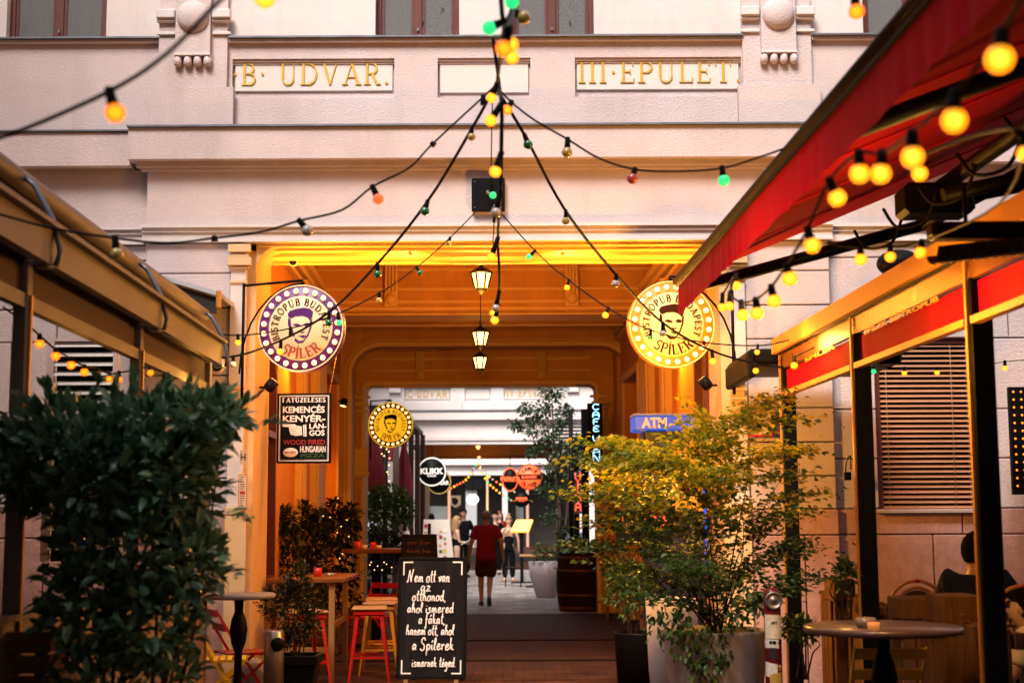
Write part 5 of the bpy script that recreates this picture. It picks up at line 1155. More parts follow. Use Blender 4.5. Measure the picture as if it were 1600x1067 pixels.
wooden_table(tx0, tx1, 14.75, 16.1, 1.06, 'rustic plank bar table with pale legs between shrubs and red stool')
def stool(m, ms):
    t = thing('bar_stool', (0, 0, 0), 'x', 'bar stool', 'square seated metal bar stools')
    s_ = .165; zt = .735
    b = MB(); b.box(-s_ - .02, s_ + .02, -s_ - .02, s_ + .02, zt - .001, zt + .035, .018); part('seat', b, ms, t)
    b = MB(); b.box(-s_, s_, -s_, s_, zt - .05, zt - .0015, .012); part('seat_frame', b, m, t)
    for sx_ in (-1, 1):
        for sy_ in (-1, 1):
            b = MB(); a_ = Vector((sx_ * (s_ - .02), sy_ * (s_ - .02), zt - .045)); c_ = Vector((sx_ * .215, sy_ * .215, 0)); vs = []
            for (p_, ww) in ((a_, .042), (a_.lerp(c_, .35), .034), (c_, .018)):
                for (u, v) in ((0, 0), (-sx_ * ww, 0), (-sx_ * ww, -sy_ * .008), (-sx_ * .008, -sy_ * .008), (-sx_ * .008, -sy_ * ww), (0, -sy_ * ww)): vs.append((p_.x + u, p_.y + v, p_.z))
            fs = [(i * 6 + k, i * 6 + (k + 1) % 6, (i + 1) * 6 + (k + 1) % 6, (i + 1) * 6 + k) for i in range(2) for k in range(6)] + [(0, 1, 2, 3, 4, 5), (12, 13, 14, 15, 16, 17)]
            b.add(vs, fs); part('leg', b, m, t)
    b = MB(); q_ = .178; z = .27
    for (u, v) in (((-q_, -q_), (q_, -q_)), ((q_, -q_), (q_, q_)), ((q_, q_), (-q_, q_)), ((-q_, q_), (-q_, -q_))): b.bar((u[0], u[1], z), (v[0], v[1], z), .012, .022)
    part('footrest', b, m, t); return t
st = stool(M_redm, M_woodl); p = W(577, 1057, 14.85); st.location = (p.x, 14.85, 0); st.rotation_euler = (0, 0, R(4)); ORIG[st.name] = (Vector(st.location), R(4)); st['label'] = 'red metal bar stool with wooden seat just left of the chalkboard'
so_ = stool(M_orm, M_woodl); p = W(594, 1040, 15.65); so_.location = (p.x, 15.65, 0); so_['label'] = 'orange yellow metal bar stool directly behind the red one'
d_ = dup(so_, (W(596, 1030, 16.4).x, 16.4, 0), R(6), 'farthest wooden topped bar stool in the row, mostly hidden by two others')
d_ = dup(st, (W(478, 1060, 14.45).x, 14.35, 0), R(28), 'red metal bar stool at the left end of the plank table behind the shrub')
d_ = dup(so_, (W(437, 1050, 15.2).x, 15.3, 0), R(-10), 'yellow metal bar stool in shade under the left half of the plank table')
# second table further in with small things on it
t = thing('bar_table', (FX(588, 19, 880), 19, 0), 'dark table further back in the passage with cups and a red glass on it', 'table')
zt = FZ(856, 19.0); c_ = W(588, 858, 19.0); b = MB(); b.box(c_.x - .42, c_.x + .42, 18.6, 19.5, zt - .05, zt, .006); part('tabletop', b, M_wood, t)
b = MB(); b.box(c_.x - .06, c_.x + .06, 19.0, 19.12, .03, zt - .051); b.box(c_.x - .3, c_.x + .3, 18.8, 19.3, 0, .029); part('pedestal', b, M_black, t)
def cup(px, Y, z, r, h, m, label, cat='cup', name='cup', top=None):
    p = W(px, 860, Y); b = MB(); b.lathe((p.x, Y, z), [(.001, .0), (r * .85, .0), (r, h), (r * .9, h), (r * .8, .01)], 14); return solo(name, b, m, label, cat, loc=(p.x, Y, z))
M_redgl = mat('red_candle_glass', (.35, .01, .012), .15, var=0, emit=(.8, .03, .01), es=.12)
cup(560, 18.8, zt, .045, .10, M_redgl, 'red candle glass at the left end of the far dark table', 'candle glass', 'candle_glass'); cup(583, 18.8, zt, .04, .09, M_redgl, 'dark red glass in the middle of the far dark table', 'candle glass', 'candle_glass')
cup(570, 18.85, zt, .04, .05, M_chalkw, 'left white cup on the far dark table'); cup(592, 18.85, zt, .04, .05, M_chalkw, 'right white cup on the far dark table')
cup(497, 15.2, 1.062, .045, .09, M_redgl, 'dark red glass on the plank bar table', 'candle glass', 'candle_glass')
b = MB(); p = W(516, 893, 15.3); b.lathe((p.x, 15.3, 1.062), [(.001, .0), (.05, 0), (.055, .03), (.048, .03), (.045, .008)], 16); solo('ashtray', b, mat('clear_dish', (.5, .4, .3), .1, var=0, trans=.5), 'small glass dish at the right end of the plank bar table', 'ashtray', loc=(p.x, 15.3, 1.062))
# dim chairs/tables between
def bistro_chair(m, seatz=.46, slats=2, wd=.40, name='folding_chair', tall=.40):
    """folding bistro chair: slatted seat, crossed legs, two back slats; faces +Y (back towards -Y)"""
    t = thing(name, (0, 0, 0), 'x', 'folding chair'); h_ = wd / 2
    for k in range(7): y = -.17 + k * .06; b = MB(); b.box(-h_ + .012, h_ - .012, y, y + .042, seatz - .008, seatz + .008, .003); part('seat_slat', b, m, t)
    b = MB(); b.box(-h_, -h_ + .011, -.19, .25, seatz - .015, seatz + .009); b.box(h_ - .011, h_, -.19, .25, seatz - .015, seatz + .009); part('seat_frame', b, m, t)
    for sx_ in (-1, 1):
        b = MB(); b.bar((sx_ * (h_ + .008), -.30, seatz + tall), (sx_ * (h_ + .008), .24, 0), .010, .024); part('leg', b, m, t)
        b = MB(); b.bar((sx_ * (h_ - .004), .22, seatz - .02), (sx_ * (h_ - .004), -.28, 0), .010, .024); part('leg', b, m, t)
    b = MB(); b.tube([(-h_, .19, .05), (h_, .19, .05)], .006, 6); b.tube([(-h_, -.25, .05), (h_, -.25, .05)], .006, 6); part('cross_bar', b, m, t)
    for k in range(slats):
        z = seatz + tall - .035 - k * .13; y = -.30 + (seatz + tall - z) * .54 / (seatz + tall); b = MB(); b.box(-h_ - .012, h_ + .012, y - .012, y - .003, z - .033, z + .033, .004); part('back_slat', b, m, t)
    return t
def put(t, loc, rz, label, group=None):
    t.location = loc; t.rotation_euler = (0, 0, rz); ORIG[t.name] = (Vector(loc), rz); t['label'] = label
    if group: t['group'] = group
    return t
rc_ = put(bistro_chair(M_redm), (W(376, 1000, 13.3).x, 13.3, 0), R(-62), 'red folding chair with slatted back beside the stone at the portal foot')
yc_ = put(bistro_chair(M_yelm), (W(343, 1000, 12.7).x, 12.7, 0), R(-80), 'bright yellow folding chair half hidden behind the left bush')
yc2 = put(bistro_chair(M_yelm, wd=.42, tall=.43), (W(1366, 1000, 9.1).x, 9.05, 0), R(2), 'bright yellow folding chair tucked behind the round table on the right')
yc2['group'] = yc_['group'] = 'yellow folding chairs'
dk = bistro_chair(M_redm); put(dk, (W(580, 1000, 17.6).x, 17.8, 0), R(150), 'dim red folding chair in the passage behind the stools'); 
# round tables
def round_table(c, r, zt, label, m=M_tabtop, th=.04):
    t = thing('round_table', (c[0], c[1], 0), label, 'table', 'round bar tables'); x, y = c
    b = MB(); b.lathe((x, y, zt), [(.001, -th), (r - .01, -th), (r, -th + .008), (r, -.008), (r - .01, 0), (.001, 0)], 48); part('tabletop', b, m, t)
    b = MB(); b.lathe((x, y, 0), [(.001, 0), (.24, 0), (.24, .02), (.05, .05), (.035, .1), (.032, zt * .55), (.06, zt * .62), (.075, zt * .72), (.06, zt * .80), (.035, zt * .86), (.04, zt - th - .02), (.13, zt - th - .001), (.001, zt - th - .0005)], 20); part('pedestal', b, M_black, t); return t
p = W(1379, 980, 8.35); round_table((p.x, 8.35), .45, 1.055, 'large round dark wood bar table in front of the pallet fence on the right')
p = W(374, 920, 12.0); round_table((p.x, 12.0), .30, 1.06, 'small round grey bar table beside the left bush', mat('grey_zinc_table', (.24, .21, .21), .45, .2, var=.15))
p = W(6, 1060, 6.6); round_table((p.x, 6.6), .19, .90, 'small round grey table at the very lower left corner', mat('grey_zinc_table', (.2, .2, .2), .5))
p = W(1352, 962, 8.2); b = MB(); b.lathe((p.x, 8.2, 1.056), [(.001, 0), (.05, 0), (.058, .055), (.052, .055), (.045, .01), (.001, .01)], 18); solo('ashtray', b, mat('clear_dish', (.5, .4, .3), .1), 'clear glass dish on the large round dark table', 'ashtray', loc=(p.x, 8.2, 1.056))
p = W(1368, 966, 8.0); b = MB(); b.lathe((p.x, 8.05, 1.056), [(.001, 0), (.032, 0), (.035, .04), (.03, .04), (.028, .008), (.001, .008)], 16); solo('candle_holder', b, mat('amber_candle_glass', (.5, .2, .08), .15, var=0, emit=(1, .3, .05), es=.2), 'small amber candle glass beside the dish on the large round table', 'candle glass', loc=(p.x, 8.05, 1.056))

# ------------------------------------------------------------------ A-frame boards
HAND = {
 'N': (.95, [[(-.02, .1), (.08, .0), (.2, .6), (.26, 1.0)], [(.26, 1.0), (.38, .55), (.56, .02)], [(.56, .02), (.64, .6), (.78, 1.08)]]), 'e': (.5, [[(.03, .25), (.3, .28), (.38, .45), (.22, .5), (.08, .28), (.18, .02), (.42, .1), (.52, .2)]]),
 'm': (.75, [[(.02, .45), (.1, .4), (.1, .02)], [(.1, .3), (.25, .48), (.33, .3), (.33, .02)], [(.33, .3), (.5, .48), (.58, .3), (.6, .05), (.74, .12)]]), 'o': (.5, [[(.25, .48), (.08, .35), (.08, .1), (.25, 0), (.42, .15), (.4, .38), (.25, .48), (.5, .42)]]),
 't': (.36, [[(.2, .95), (.15, .4), (.2, .03), (.36, .08)], [(.0, .6), (.38, .64)]]), 'v': (.46, [[(.02, .45), (.12, .35), (.2, .02), (.36, .35), (.34, .48), (.48, .42)]]), 'a': (.52, [[(.38, .42), (.18, .48), (.05, .25), (.15, .02), (.36, .25), (.4, .45)], [(.4, .42), (.38, .08), (.52, .08)]]),
 'n': (.52, [[(.03, .45), (.1, .4), (.1, .02)], [(.1, .28), (.26, .48), (.38, .35), (.38, .05), (.52, .1)]]), 'z': (.5, [[(.04, .45), (.36, .45), (.06, .02), (.3, .05), (.5, .0)], [(.1, .22), (.34, .24)]]), 'h': (.54, [[(.1, .02), (.08, .6), (.16, 1.0), (.2, .8), (.1, .35)], [(.1, .28), (.28, .48), (.4, .32), (.4, .04), (.54, .1)]]),
 'd': (.56, [[(.38, .42), (.18, .48), (.05, .22), (.18, .0), (.38, .25), (.42, 1.0)], [(.41, .5), (.4, .05), (.56, .1)]]), 'l': (.3, [[(.03, .15), (.22, .7), (.18, 1.0), (.1, .8), (.12, .1), (.3, .08)]]), 'i': (.26, [[(.08, .45), (.1, .05), (.26, .1)], [(.1, .66), (.12, .7)]]), 's': (.42, [[(.34, .42), (.18, .48), (.1, .34), (.3, .2), (.26, .02), (.06, .04)]]),
 'r': (.42, [[(.04, .45), (.1, .4), (.1, .02)], [(.1, .26), (.22, .46), (.38, .42)]]), 'f': (.4, [[(.36, .9), (.22, 1.0), (.15, .7), (.14, -.3), (.06, -.38), (.02, -.2)], [(.0, .42), (.34, .46)]]), 'k': (.5, [[(.08, 1.0), (.08, .02)], [(.36, .46), (.1, .22), (.26, .2), (.36, .02), (.5, .08)]]), 'g': (.5, [[(.36, .42), (.16, .48), (.06, .25), (.18, .05), (.36, .25), (.38, .42), (.36, -.3), (.2, -.42), (.06, -.3)]]),
 'p': (.5, [[(.08, .46), (.08, -.42)], [(.08, .3), (.24, .48), (.42, .3), (.3, .03), (.1, .1)]]), 'S': (.7, [[(.58, .8), (.42, 1.02), (.18, .9), (.16, .65), (.48, .42), (.5, .12), (.25, -.02), (.04, .16)]]), 'b': (.5, [[(.1, 1.0), (.1, .05), (.3, .0), (.42, .22), (.3, .44), (.1, .3)]]),
 ',': (.22, [[(.1, .05), (.02, -.15)]]), '.': (.22, [[(.08, .03), (.11, .05)]]), ' ': (.3, []), 'á': (.52, [[(.38, .42), (.18, .48), (.05, .25), (.15, .02), (.36, .25), (.4, .45)], [(.4, .42), (.38, .08), (.52, .08)], [(.2, .66), (.36, .84)]]), 'é': (.5, [[(.03, .25), (.3, .28), (.38, .45), (.22, .5), (.08, .28), (.18, .02), (.42, .1), (.52, .2)], [(.2, .66), (.36, .84)]]), 'í': (.26, [[(.08, .45), (.1, .05), (.26, .1)], [(.08, .62), (.2, .8)]])}
def handline(par, txt, x0, x1, z, h, rad, m, y=-.018, slant=.12, M=None):
    tot = sum(HAND[c][0] for c in txt) + .06 * len(txt); sx_ = (x1 - x0) / tot; x = x0; b = MB()
    for i, ch in enumerate(txt):
        dz = .012 * h * math.sin(i * 2.3)
        for s_ in HAND[ch][1]:
            pts = catmull([(x + (a + slant * q) * sx_, y, z + q * h + dz) for a, q in s_], 4); b.tube(pts, rad, 5)
        x += (HAND[ch][0] + .06) * sx_
    if M is not None: place(b, M)
    return part('chalk_line', b, m, par, world=False)
Y_B = 14.4
p = W(673, 1055, Y_B); sc_b = Y_B / FPX; bwid, bhgt = 108 * sc_b, 186 * sc_b
ab = thing('chalkboard_stand', (p.x, Y_B + .05, 0), 'tall black chalkboard stand with white Hungarian handwriting on the walkway', 'chalkboard', rz=R(-3))
tilt = Matrix.Translation((0, 0, .08)) @ Matrix.Rotation(R(-9), 4, 'X')
def AB(nm, mb, m, **k): return part(nm, place(mb, tilt), m, ab, world=False, **k)
b = MB(); b.box(-bwid / 2 + .028, bwid / 2 - .028, -.012, .012, .03, bhgt - .03); AB('board', b, M_chalk)
b = MB(); b.box(-bwid / 2, bwid / 2, -.02, .015, 0, .029, .004); b.box(-bwid / 2, bwid / 2, -.02, .015, bhgt - .029, bhgt, .004); b.box(-bwid / 2, -bwid / 2 + .027, -.02, .015, .0295, bhgt - .0295, .003); b.box(bwid / 2 - .027, bwid / 2, -.02, .015, .0295, bhgt - .0295, .003); AB('frame', b, M_boardf)
b = MB()
for k in range(8):
    for u in (-bwid / 2 + .004, bwid / 2 - .004): b.tube([(u, -.026, .04 + k * (bhgt - .08) / 7), (u, -.018, .04 + k * (bhgt - .08) / 7)], .009, 8)
for k in range(5): b.tube([(-bwid / 2 + .1 + k * (bwid - .2) / 4, -.026, bhgt - .014), (-bwid / 2 + .1 + k * (bwid - .2) / 4, -.018, bhgt - .014)], .009, 8)
AB('frame_clips', b, M_black, kind='stuff')
b = MB()
for sx_ in (-1, 1):
    for v, dv in ((bhgt - .05, -1), (.055, 1)):
        u = sx_ * (bwid / 2 - .048); b.box(u, u - sx_ * .10, -.0165, -.0125, v - .007, v + .007); b.box(u, u - sx_ * .014, -.0165, -.0125, v + dv * .0071, v + dv * .13)
[AB('corner_mark', q_, M_chalkw) for q_ in pieces(b)]
for sx_ in (-1, 1):
    b = MB(); b.box(sx_ * bwid * .36 - .02, sx_ * bwid * .36 + .02, -.012, .012, -.085, -.001); AB('leg', b, M_woodl)
    b = MB(); b.bar((sx_ * bwid * .36, .245, bhgt + .02), (sx_ * bwid * .36, .62, 0), .035, .02); part('leg', b, M_woodd, ab, world=False)
def bl_(txt, px0, px1, py, hpx, rad=.0074):
    u0 = (px0 - 673) * sc_b; u1 = (px1 - 673) * sc_b; v = (1058 - py) * sc_b * 1.0 - .02; handline(ab, txt, u0, u1, v, hpx * sc_b, rad, M_chalkw, M=tilt)
bl_('Nem ott van', 633, 700, 908, 19); bl_('az', 654, 671, 922, 17); bl_('otthonod,', 641, 695, 937, 17); bl_('ahol ismered', 634, 707, 955, 16); bl_('a fákat,', 652, 694, 972, 17); bl_('hanem ott, ahol', 633, 708, 989, 16); bl_('a Spílerek', 643, 708, 1012, 19, .0082); bl_('ismernek téged.', 643, 712, 1037, 15)
# dark board behind
Yb = 17.4; p = W(655, 880, Yb); s_ = Yb / FPX
db = thing('chalkboard_stand', (p.x, Yb, 0), 'darker chalkboard stand with faded brown writing behind the white lettered one', 'chalkboard'); zt = FZ(834, Yb)
b = MB(); b.prism([(-34 * s_, .1), (34 * s_, .1), (27 * s_, zt), (-27 * s_, zt)], -.015, .015); part('board', b, M_boardf, db, world=False)
b = MB(); b.prism([(-30 * s_, .14), (30 * s_, .14), (23.5 * s_, zt - .04), (-23.5 * s_, zt - .04)], -.018, -.0155); part('slate', b, M_chalk, db, world=False)
b = MB(); b.box(-15 * s_, -9 * s_, -.01, .01, zt + .001, zt + .08); b.box(13 * s_, 18 * s_, -.01, .01, zt + .001, zt + .13); b.bar((-32 * s_, 0, .1), (-34 * s_, 0, 0), .04, .03); b.bar((32 * s_, 0, .1), (34 * s_, 0, 0), .04, .03); b.bar((-20 * s_, .03, zt), (-22 * s_, .55, 0), .03, .03); b.bar((20 * s_, .03, zt), (22 * s_, .55, 0), .03, .03); part('leg', b, M_woodd, db, world=False)
for k, txt in enumerate(('sör bor'.replace('ö', 'o'), 'kave tea', 'palinka', 'leves')): handline(db, txt, -19 * s_, 18 * s_, zt - .12 - k * .10, .05, .003, M_dimtext, y=-.021)
# food menu board
Ym = 30.5; s_ = Ym / FPX; p = W(683, 845, Ym); mbn = thing('menu_board', (p.x, Ym, 0), 'white edged menu board with food pictures standing behind the dark chalkboard', 'menu board', rz=R(-8)); zt = FZ(811, Ym); z0 = FZ(877, Ym)
fr = [(-24 * s_, z0), (27 * s_, z0), (19 * s_, zt), (-21 * s_, zt)]
b = MB(); b.prism(fr, -.015, .015); part('board', b, M_panelw, mbn, world=False)
cols = [(.55, .05, .03), (.05, .16, .04), (.6, .42, .1), (.7, .66, .6), (.32, .02, .02), (.10, .25, .05), (.55, .25, .08)]
for k in range(26):
    u = (-17 + (k % 5) * 7.5 + random.uniform(-1, 1)); v = 6 + (k // 5) * 10 + random.uniform(-2, 2); sz = random.uniform(2.2, 4.2)
    b = MB(); n_ = 7; pl_ = [((u + sz * random.uniform(.7, 1) * math.cos(2 * PI * j / n_)) * s_, z0 + (v + sz * random.uniform(.7, 1.1) * math.sin(2 * PI * j / n_)) * s_) for j in range(n_)]; b.prism(pl_, -.0155, -.018 - k * .0003); part('food_picture', b, mat('menu_print_%d' % (k % 7), cols[k % 7], .5, var=.2, scale=40), mbn, world=False)
b = MB(); b.box(-14 * s_, 4 * s_, -.031, -.0285, z0 + 42 * s_, z0 + 60 * s_); part('price_list', b, M_panelw, mbn, world=False)
b = MB(); b.bar((-20 * s_, 0, zt), (-21 * s_, .6, 0), .03, .03); b.bar((18 * s_, 0, zt), (19 * s_, .6, 0), .03, .03); b.bar((-24 * s_, 0, z0), (-25 * s_, 0, 0), .03, .03); b.bar((27 * s_, 0, z0), (28 * s_, 0, 0), .03, .03); part('leg', b, M_panelw, mbn, world=False)

# ------------------------------------------------------------------ planters, barrel, bollards, bins
def lathe_thing(name, c, prof, m, label, cat, n=36, group=None, soil=None):
    t = thing(name, c, label, cat, group); b = MB(); b.lathe((0, 0, 0), prof, n); part('pot', b, m, t, world=False)
    if soil: b = MB(); b.lathe((0, 0, 0), [(.001, soil[1]), (soil[0], soil[1])], n); part('soil', b, M_soil, t, world=False)
    return t
YT = 10.8; p = W(1117, 980, YT)
lathe_thing('round_planter', (p.x, YT, 0), [(.001, 0), (.25, 0), (.27, .02), (.35, .42), (.385, .82), (.385, .845), (.36, .845), (.35, .78), (.001, .76)], M_planterw, 'big pale grey tapered planter under the yellow green tree', 'planter', soil=(.355, .79), n=48)
p2 = W(1050, 980, 12.1); lathe_thing('round_planter', (p2.x, 12.1, 0), [(.001, 0), (.16, 0), (.2, .4), (.22, 1.0), (.2, 1.0), (.19, .94), (.001, .94)], M_planterw, 'slim white planter just left behind the big grey one', 'planter', soil=(.195, .95), n=36)
p = W(998, 985, 14.6); lathe_thing('black_planter', (p.x, 14.6, 0), [(.001, 0), (.22, 0), (.25, .5), (.26, .52), (.24, .52), (.23, .45), (.001, .45)], M_pot, 'black pot standing in the dark at the right portal jamb', 'planter', soil=(.235, .47))
p = W(467, 1010, 13.3)
t = thing('square_planter', (p.x, 13.3, 0), 'black square plastic pot holding the small shrub by the portal', 'planter'); b = MB()
b.add([(-.13, -.13, 0), (.13, -.13, 0), (.13, .13, 0), (-.13, .13, 0), (-.18, -.18, .40), (.18, -.18, .40), (.18, .18, .40), (-.18, .18, .40)], [(0, 3, 2, 1), (0, 1, 5, 4), (1, 2, 6, 5), (2, 3, 7, 6), (3, 0, 4, 7)]); part('pot', b, M_pot, t, world=False)
b = MB(); b.box(-.20, .20, -.20, -.17, .36, .44, .005); b.box(-.20, .20, .17, .20, .36, .44, .005); b.box(-.20, -.17, -.1695, .1695, .36, .44); b.box(.17, .20, -.1695, .1695, .36, .44); part('rim', b, M_pot, t, world=False); b = MB(); b.box(-.168, .168, -.168, .168, .37, .40); part('soil', b, M_soil, t, world=False)
Yp = 29.6; p = W(853, 930, Yp); lathe_thing('round_planter', (p.x, Yp, 0), [(.001, 0), (.17, 0), (.2, .03), (.33, .45), (.36, .74), (.34, .74), (.32, .68), (.001, .66)], M_planterw, 'pale tapered planter in the far court holding the slender tree', 'planter', soil=(.33, .69))
# barrel
Yk = 25.7; p = W(907, 940, Yk); s_ = Yk / FPX; rb = 37 * s_; hb = 88 * s_
bk = thing('wooden_barrel', (p.x, Yk, 0), 'dark wooden barrel with iron hoops planted with flowers at the passage exit', 'barrel')
def br_(z): return rb * (.86 + .14 * math.sin(PI * (z / hb) * .92 + .12))
ns = 22
for k in range(ns):
    a0, a1 = 2 * PI * (k + .04) / ns, 2 * PI * (k + .96) / ns; b = MB(); vs = []; m_ = 6
    for i in range(m_ + 1):
        z = hb * i / m_; q_ = br_(z) + random.uniform(-.001, .001); vs += [(q_ * math.cos(a0), q_ * math.sin(a0), z), (q_ * math.cos(a1), q_ * math.sin(a1), z), ((q_ - .03) * math.cos(a1), (q_ - .03) * math.sin(a1), z), ((q_ - .03) * math.cos(a0), (q_ - .03) * math.sin(a0), z)]
    b.add(vs, [(4 * i + j, 4 * i + (j + 1) % 4, 4 * i + 4 + (j + 1) % 4, 4 * i + 4 + j) for i in range(m_) for j in range(4)] + [(0, 3, 2, 1), (4 * m_, 4 * m_ + 1, 4 * m_ + 2, 4 * m_ + 3)]); part('stave', b, M_woodd, bk, world=False)
for z in (.06, .28, .70, .92):
    z *= hb; b = MB(); b.lathe((0, 0, 0), [(br_(z - .025) + .002, z - .025), (br_(z - .025) + .007, z - .025), (br_(z + .025) + .007, z + .025), (br_(z + .025) + .002, z + .025)], 40); part('hoop', b, mat('rusty_hoop', (.14, .05, .025), .5, .6, var=.3, scale=20), bk, world=False)
b = MB(); b.lathe((0, 0, hb - .06), [(.001, 0), (rb * .86, 0)], 30); part('soil', b, M_soil, bk, world=False)
# sticker covered bollard
Yq = 9.9; p = W(1206, 935, Yq); s_ = Yq / FPX; zb = W(1206, 917, Yq).z
bo = thing('bollard', (p.x, Yq, 0), 'dark red post covered in stickers with a round grey disc near its top', 'bollard')
b = MB(); b.lathe((0, 0, 0), [(.001, 0), (.058, 0), (.058, zb - .06), (.05, zb - .02), (.02, zb), (.001, zb + .003)], 28); part('post', b, mat('dark_red_post', (.16, .008, .012), .4, var=.2, coat=.3), bo, world=False)
b = MB(); b.lathe((0, -.062, zb - .085), [(.001, .012), (.02, .012), (.022, .006), (.045, .006), (.05, .018), (.06, .014), (.062, 0)], 26, Matrix.Rotation(R(90), 3, 'X')); part('disc', b, mat('grey_aluminium', (.3, .28, .28), .4, .8), bo, world=False)
stc = [(.75, .7, .55), (.7, .68, .66), (.02, .02, .025), (.75, .73, .7), (.55, .35, .06), (.05, .16, .08), (.6, .6, .62), (.3, .02, .02)]
zc = zb - .18; k = 0
while zc > .25:
    hh = random.uniform(.05, .11); w0 = random.uniform(-75, -35); w1 = random.uniform(15, 70); 
    if k == 0: hh, w0, w1 = .16, -70, 65
    b = MB(); n_ = 6; vs = []; sk = random.uniform(-.02, .02)
    for i in range(n_ + 1): a = R(-90 + w0 + (w1 - w0) * i / n_); rr_ = .0592 + .0004 * (k % 3); vs += [(rr_ * math.cos(a), rr_ * math.sin(a), zc - hh + sk * i / n_), (rr_ * math.cos(a), rr_ * math.sin(a), zc + sk * i / n_)]
    b.add(vs, [(2 * i, 2 * i + 2, 2 * i + 3, 2 * i + 1) for i in range(n_)], True); part('sticker', b, mat('sticker_%d' % (k % 8), stc[k % 8], .5, var=.25, scale=40), bo, world=False)
    if k % 2:
        b = MB()
        for j in range(4): a = R(-90 + random.uniform(-40, 40)); zz_ = zc - hh * random.uniform(.2, .8); b.sphere((.0575 * math.cos(a), .0575 * math.sin(a), zz_), random.uniform(.006, .016), 7, 4, (1, .4, 1))
        part('sticker_print', b, M_black if k % 3 else M_gold, bo, world=False)
    zc -= hh + random.uniform(-.01, .03); k += 1
g = text_mb('ART', .045, .018, bold=.02, extrude=.001); place(g, Matrix.Translation((.0, -.0605, zb - .235))); part('printed_words', g, M_black, bo, world=False)
# stone ball at the jamb, ash bin
p = W(396, 1040, 13.75); gs = thing('guard_stone', (p.x, 13.72, 0), 'rounded grey granite guard stone at the foot of the left portal jamb', 'stone'); b = MB(); b.lathe((0, 0, 0), [(.22, 0), (.215, .1), (.19, .22), (.13, .31), (.05, .355), (.001, .36)], 22)
b.v = [(x + .006 * math.sin(z * 40 + y * 30), y, z + .006 * math.sin(x * 38)) for x, y, z in b.v]; part('stone', b, mat('grey_granite', (.22, .20, .20), .7, var=.3, scale=25, bump=.6), gs, world=False)
p = W(428, 1010, 13.0); ab_ = thing('ash_bin', (p.x, 13.0, 0), 'brushed steel ash bin with a round black opening by the red chair', 'bin'); z0 = FZ(984, 13.0)
b = MB(); b.lathe((0, 0, 0), [(.001, 0), (.09, 0), (.09, z0), (.08, z0 + .01), (.001, z0 + .012)], 28); part('body', b, mat('brushed_steel', (.32, .27, .24), .35, .8, var=.15, scale=9, stretch=(1, 1, 12)), ab_, world=False)
b = MB(); b.lathe((.045, -.078, z0 - .11), [(.001, .02), (.055, .02), (.062, .01), (.062, -.02)], 20, Matrix.Rotation(R(20), 3, 'Z') @ Matrix.Rotation(R(90), 3, 'X')); part('opening', b, M_black, ab_, world=False)

# ------------------------------------------------------------------ pallet fence on the right and crate at lower left
pf = thing('pallet_fence', (AX(2.9, 9.5), 9.5, 0), 'weathered pallet wood fence with uneven boards and square block ends on the right', 'fence')
y = 12.2; k = 0
while y > 7.9:
    wd_ = random.choice([.09, .11, .14]); zt_ = 1.08 + random.uniform(-.05, .03); x = AX(2.92, y) + random.uniform(-.01, .01)
    b = MB(); b.box(x - .012, x + .012, y - wd_, y, .05 + random.uniform(0, .04), zt_, .003); part('board', b, M_woodw, pf); y -= wd_ + random.uniform(.008, .05); k += 1
for z in (.25, .68, 1.0): part('rail', abar(2.97, z, 7.9, 12.2, .05, .09), M_woodw, pf)
for (pa, pb_, q0, q1, Y) in ((1303, 1337, 905, 940, 11.3), (1354, 1405, 948, 962, 10.3), (1408, 1472, 934, 968, 9.45), (1472, 1535, 930, 975, 8.8)):
    a = W(pa, (q0 + q1) / 2, Y); c_ = W(pb_, (q0 + q1) / 2, Y); z1 = W(pb_, q0, Y).z; z0 = W(pb_, q1, Y).z; b = MB(); b.box(a.x, c_.x, Y, Y + .35, z0, z1, .008); part('block', b, M_woodw, pf)
    for u in np.arange(a.x + .01, c_.x - .05, .095):
        b = MB(); b.box(u, u + .085, Y + .02 + random.uniform(0, .02), Y + .045, .02, z0 - .002, .004); part('board', b, M_woodw, pf)
cr = thing('wooden_crate', (W(20, 1020, 7.2).x, 7.2, 0), 'dark weathered wooden crate box at the lower left corner in front of the bush', 'crate')
a = W(-70, 1000, 6.9); c_ = W(68, 1000, 6.9)
for (q0, q1) in ((987, 1020), (1024, 1052), (1056, 1090)): b = MB(); b.box(a.x, c_.x, 6.9, 6.93, W(30, q1, 6.9).z, W(30, q0, 6.9).z, .004); part('board', b, M_woodw, cr); b = MB(); b.box(c_.x + .001, c_.x + .03, 6.9, 7.4, W(30, q1, 6.9).z, W(30, q0, 6.9).z, .004); part('board', b, M_woodw, cr)
b = MB(); b.box(c_.x - .05, c_.x - .001, 6.931, 6.98, 0, W(30, 987, 6.9).z - .01); b.box(a.x, a.x + .05, 6.931, 6.98, 0, W(30, 987, 6.9).z - .01); part('corner_post', b, M_woodw, cr)
b = MB(); b.box(a.x, c_.x, 6.985, 7.4, W(30, 987, 6.9).z - .05, W(30, 987, 6.9).z - .02); part('soil', b, M_soil, cr)
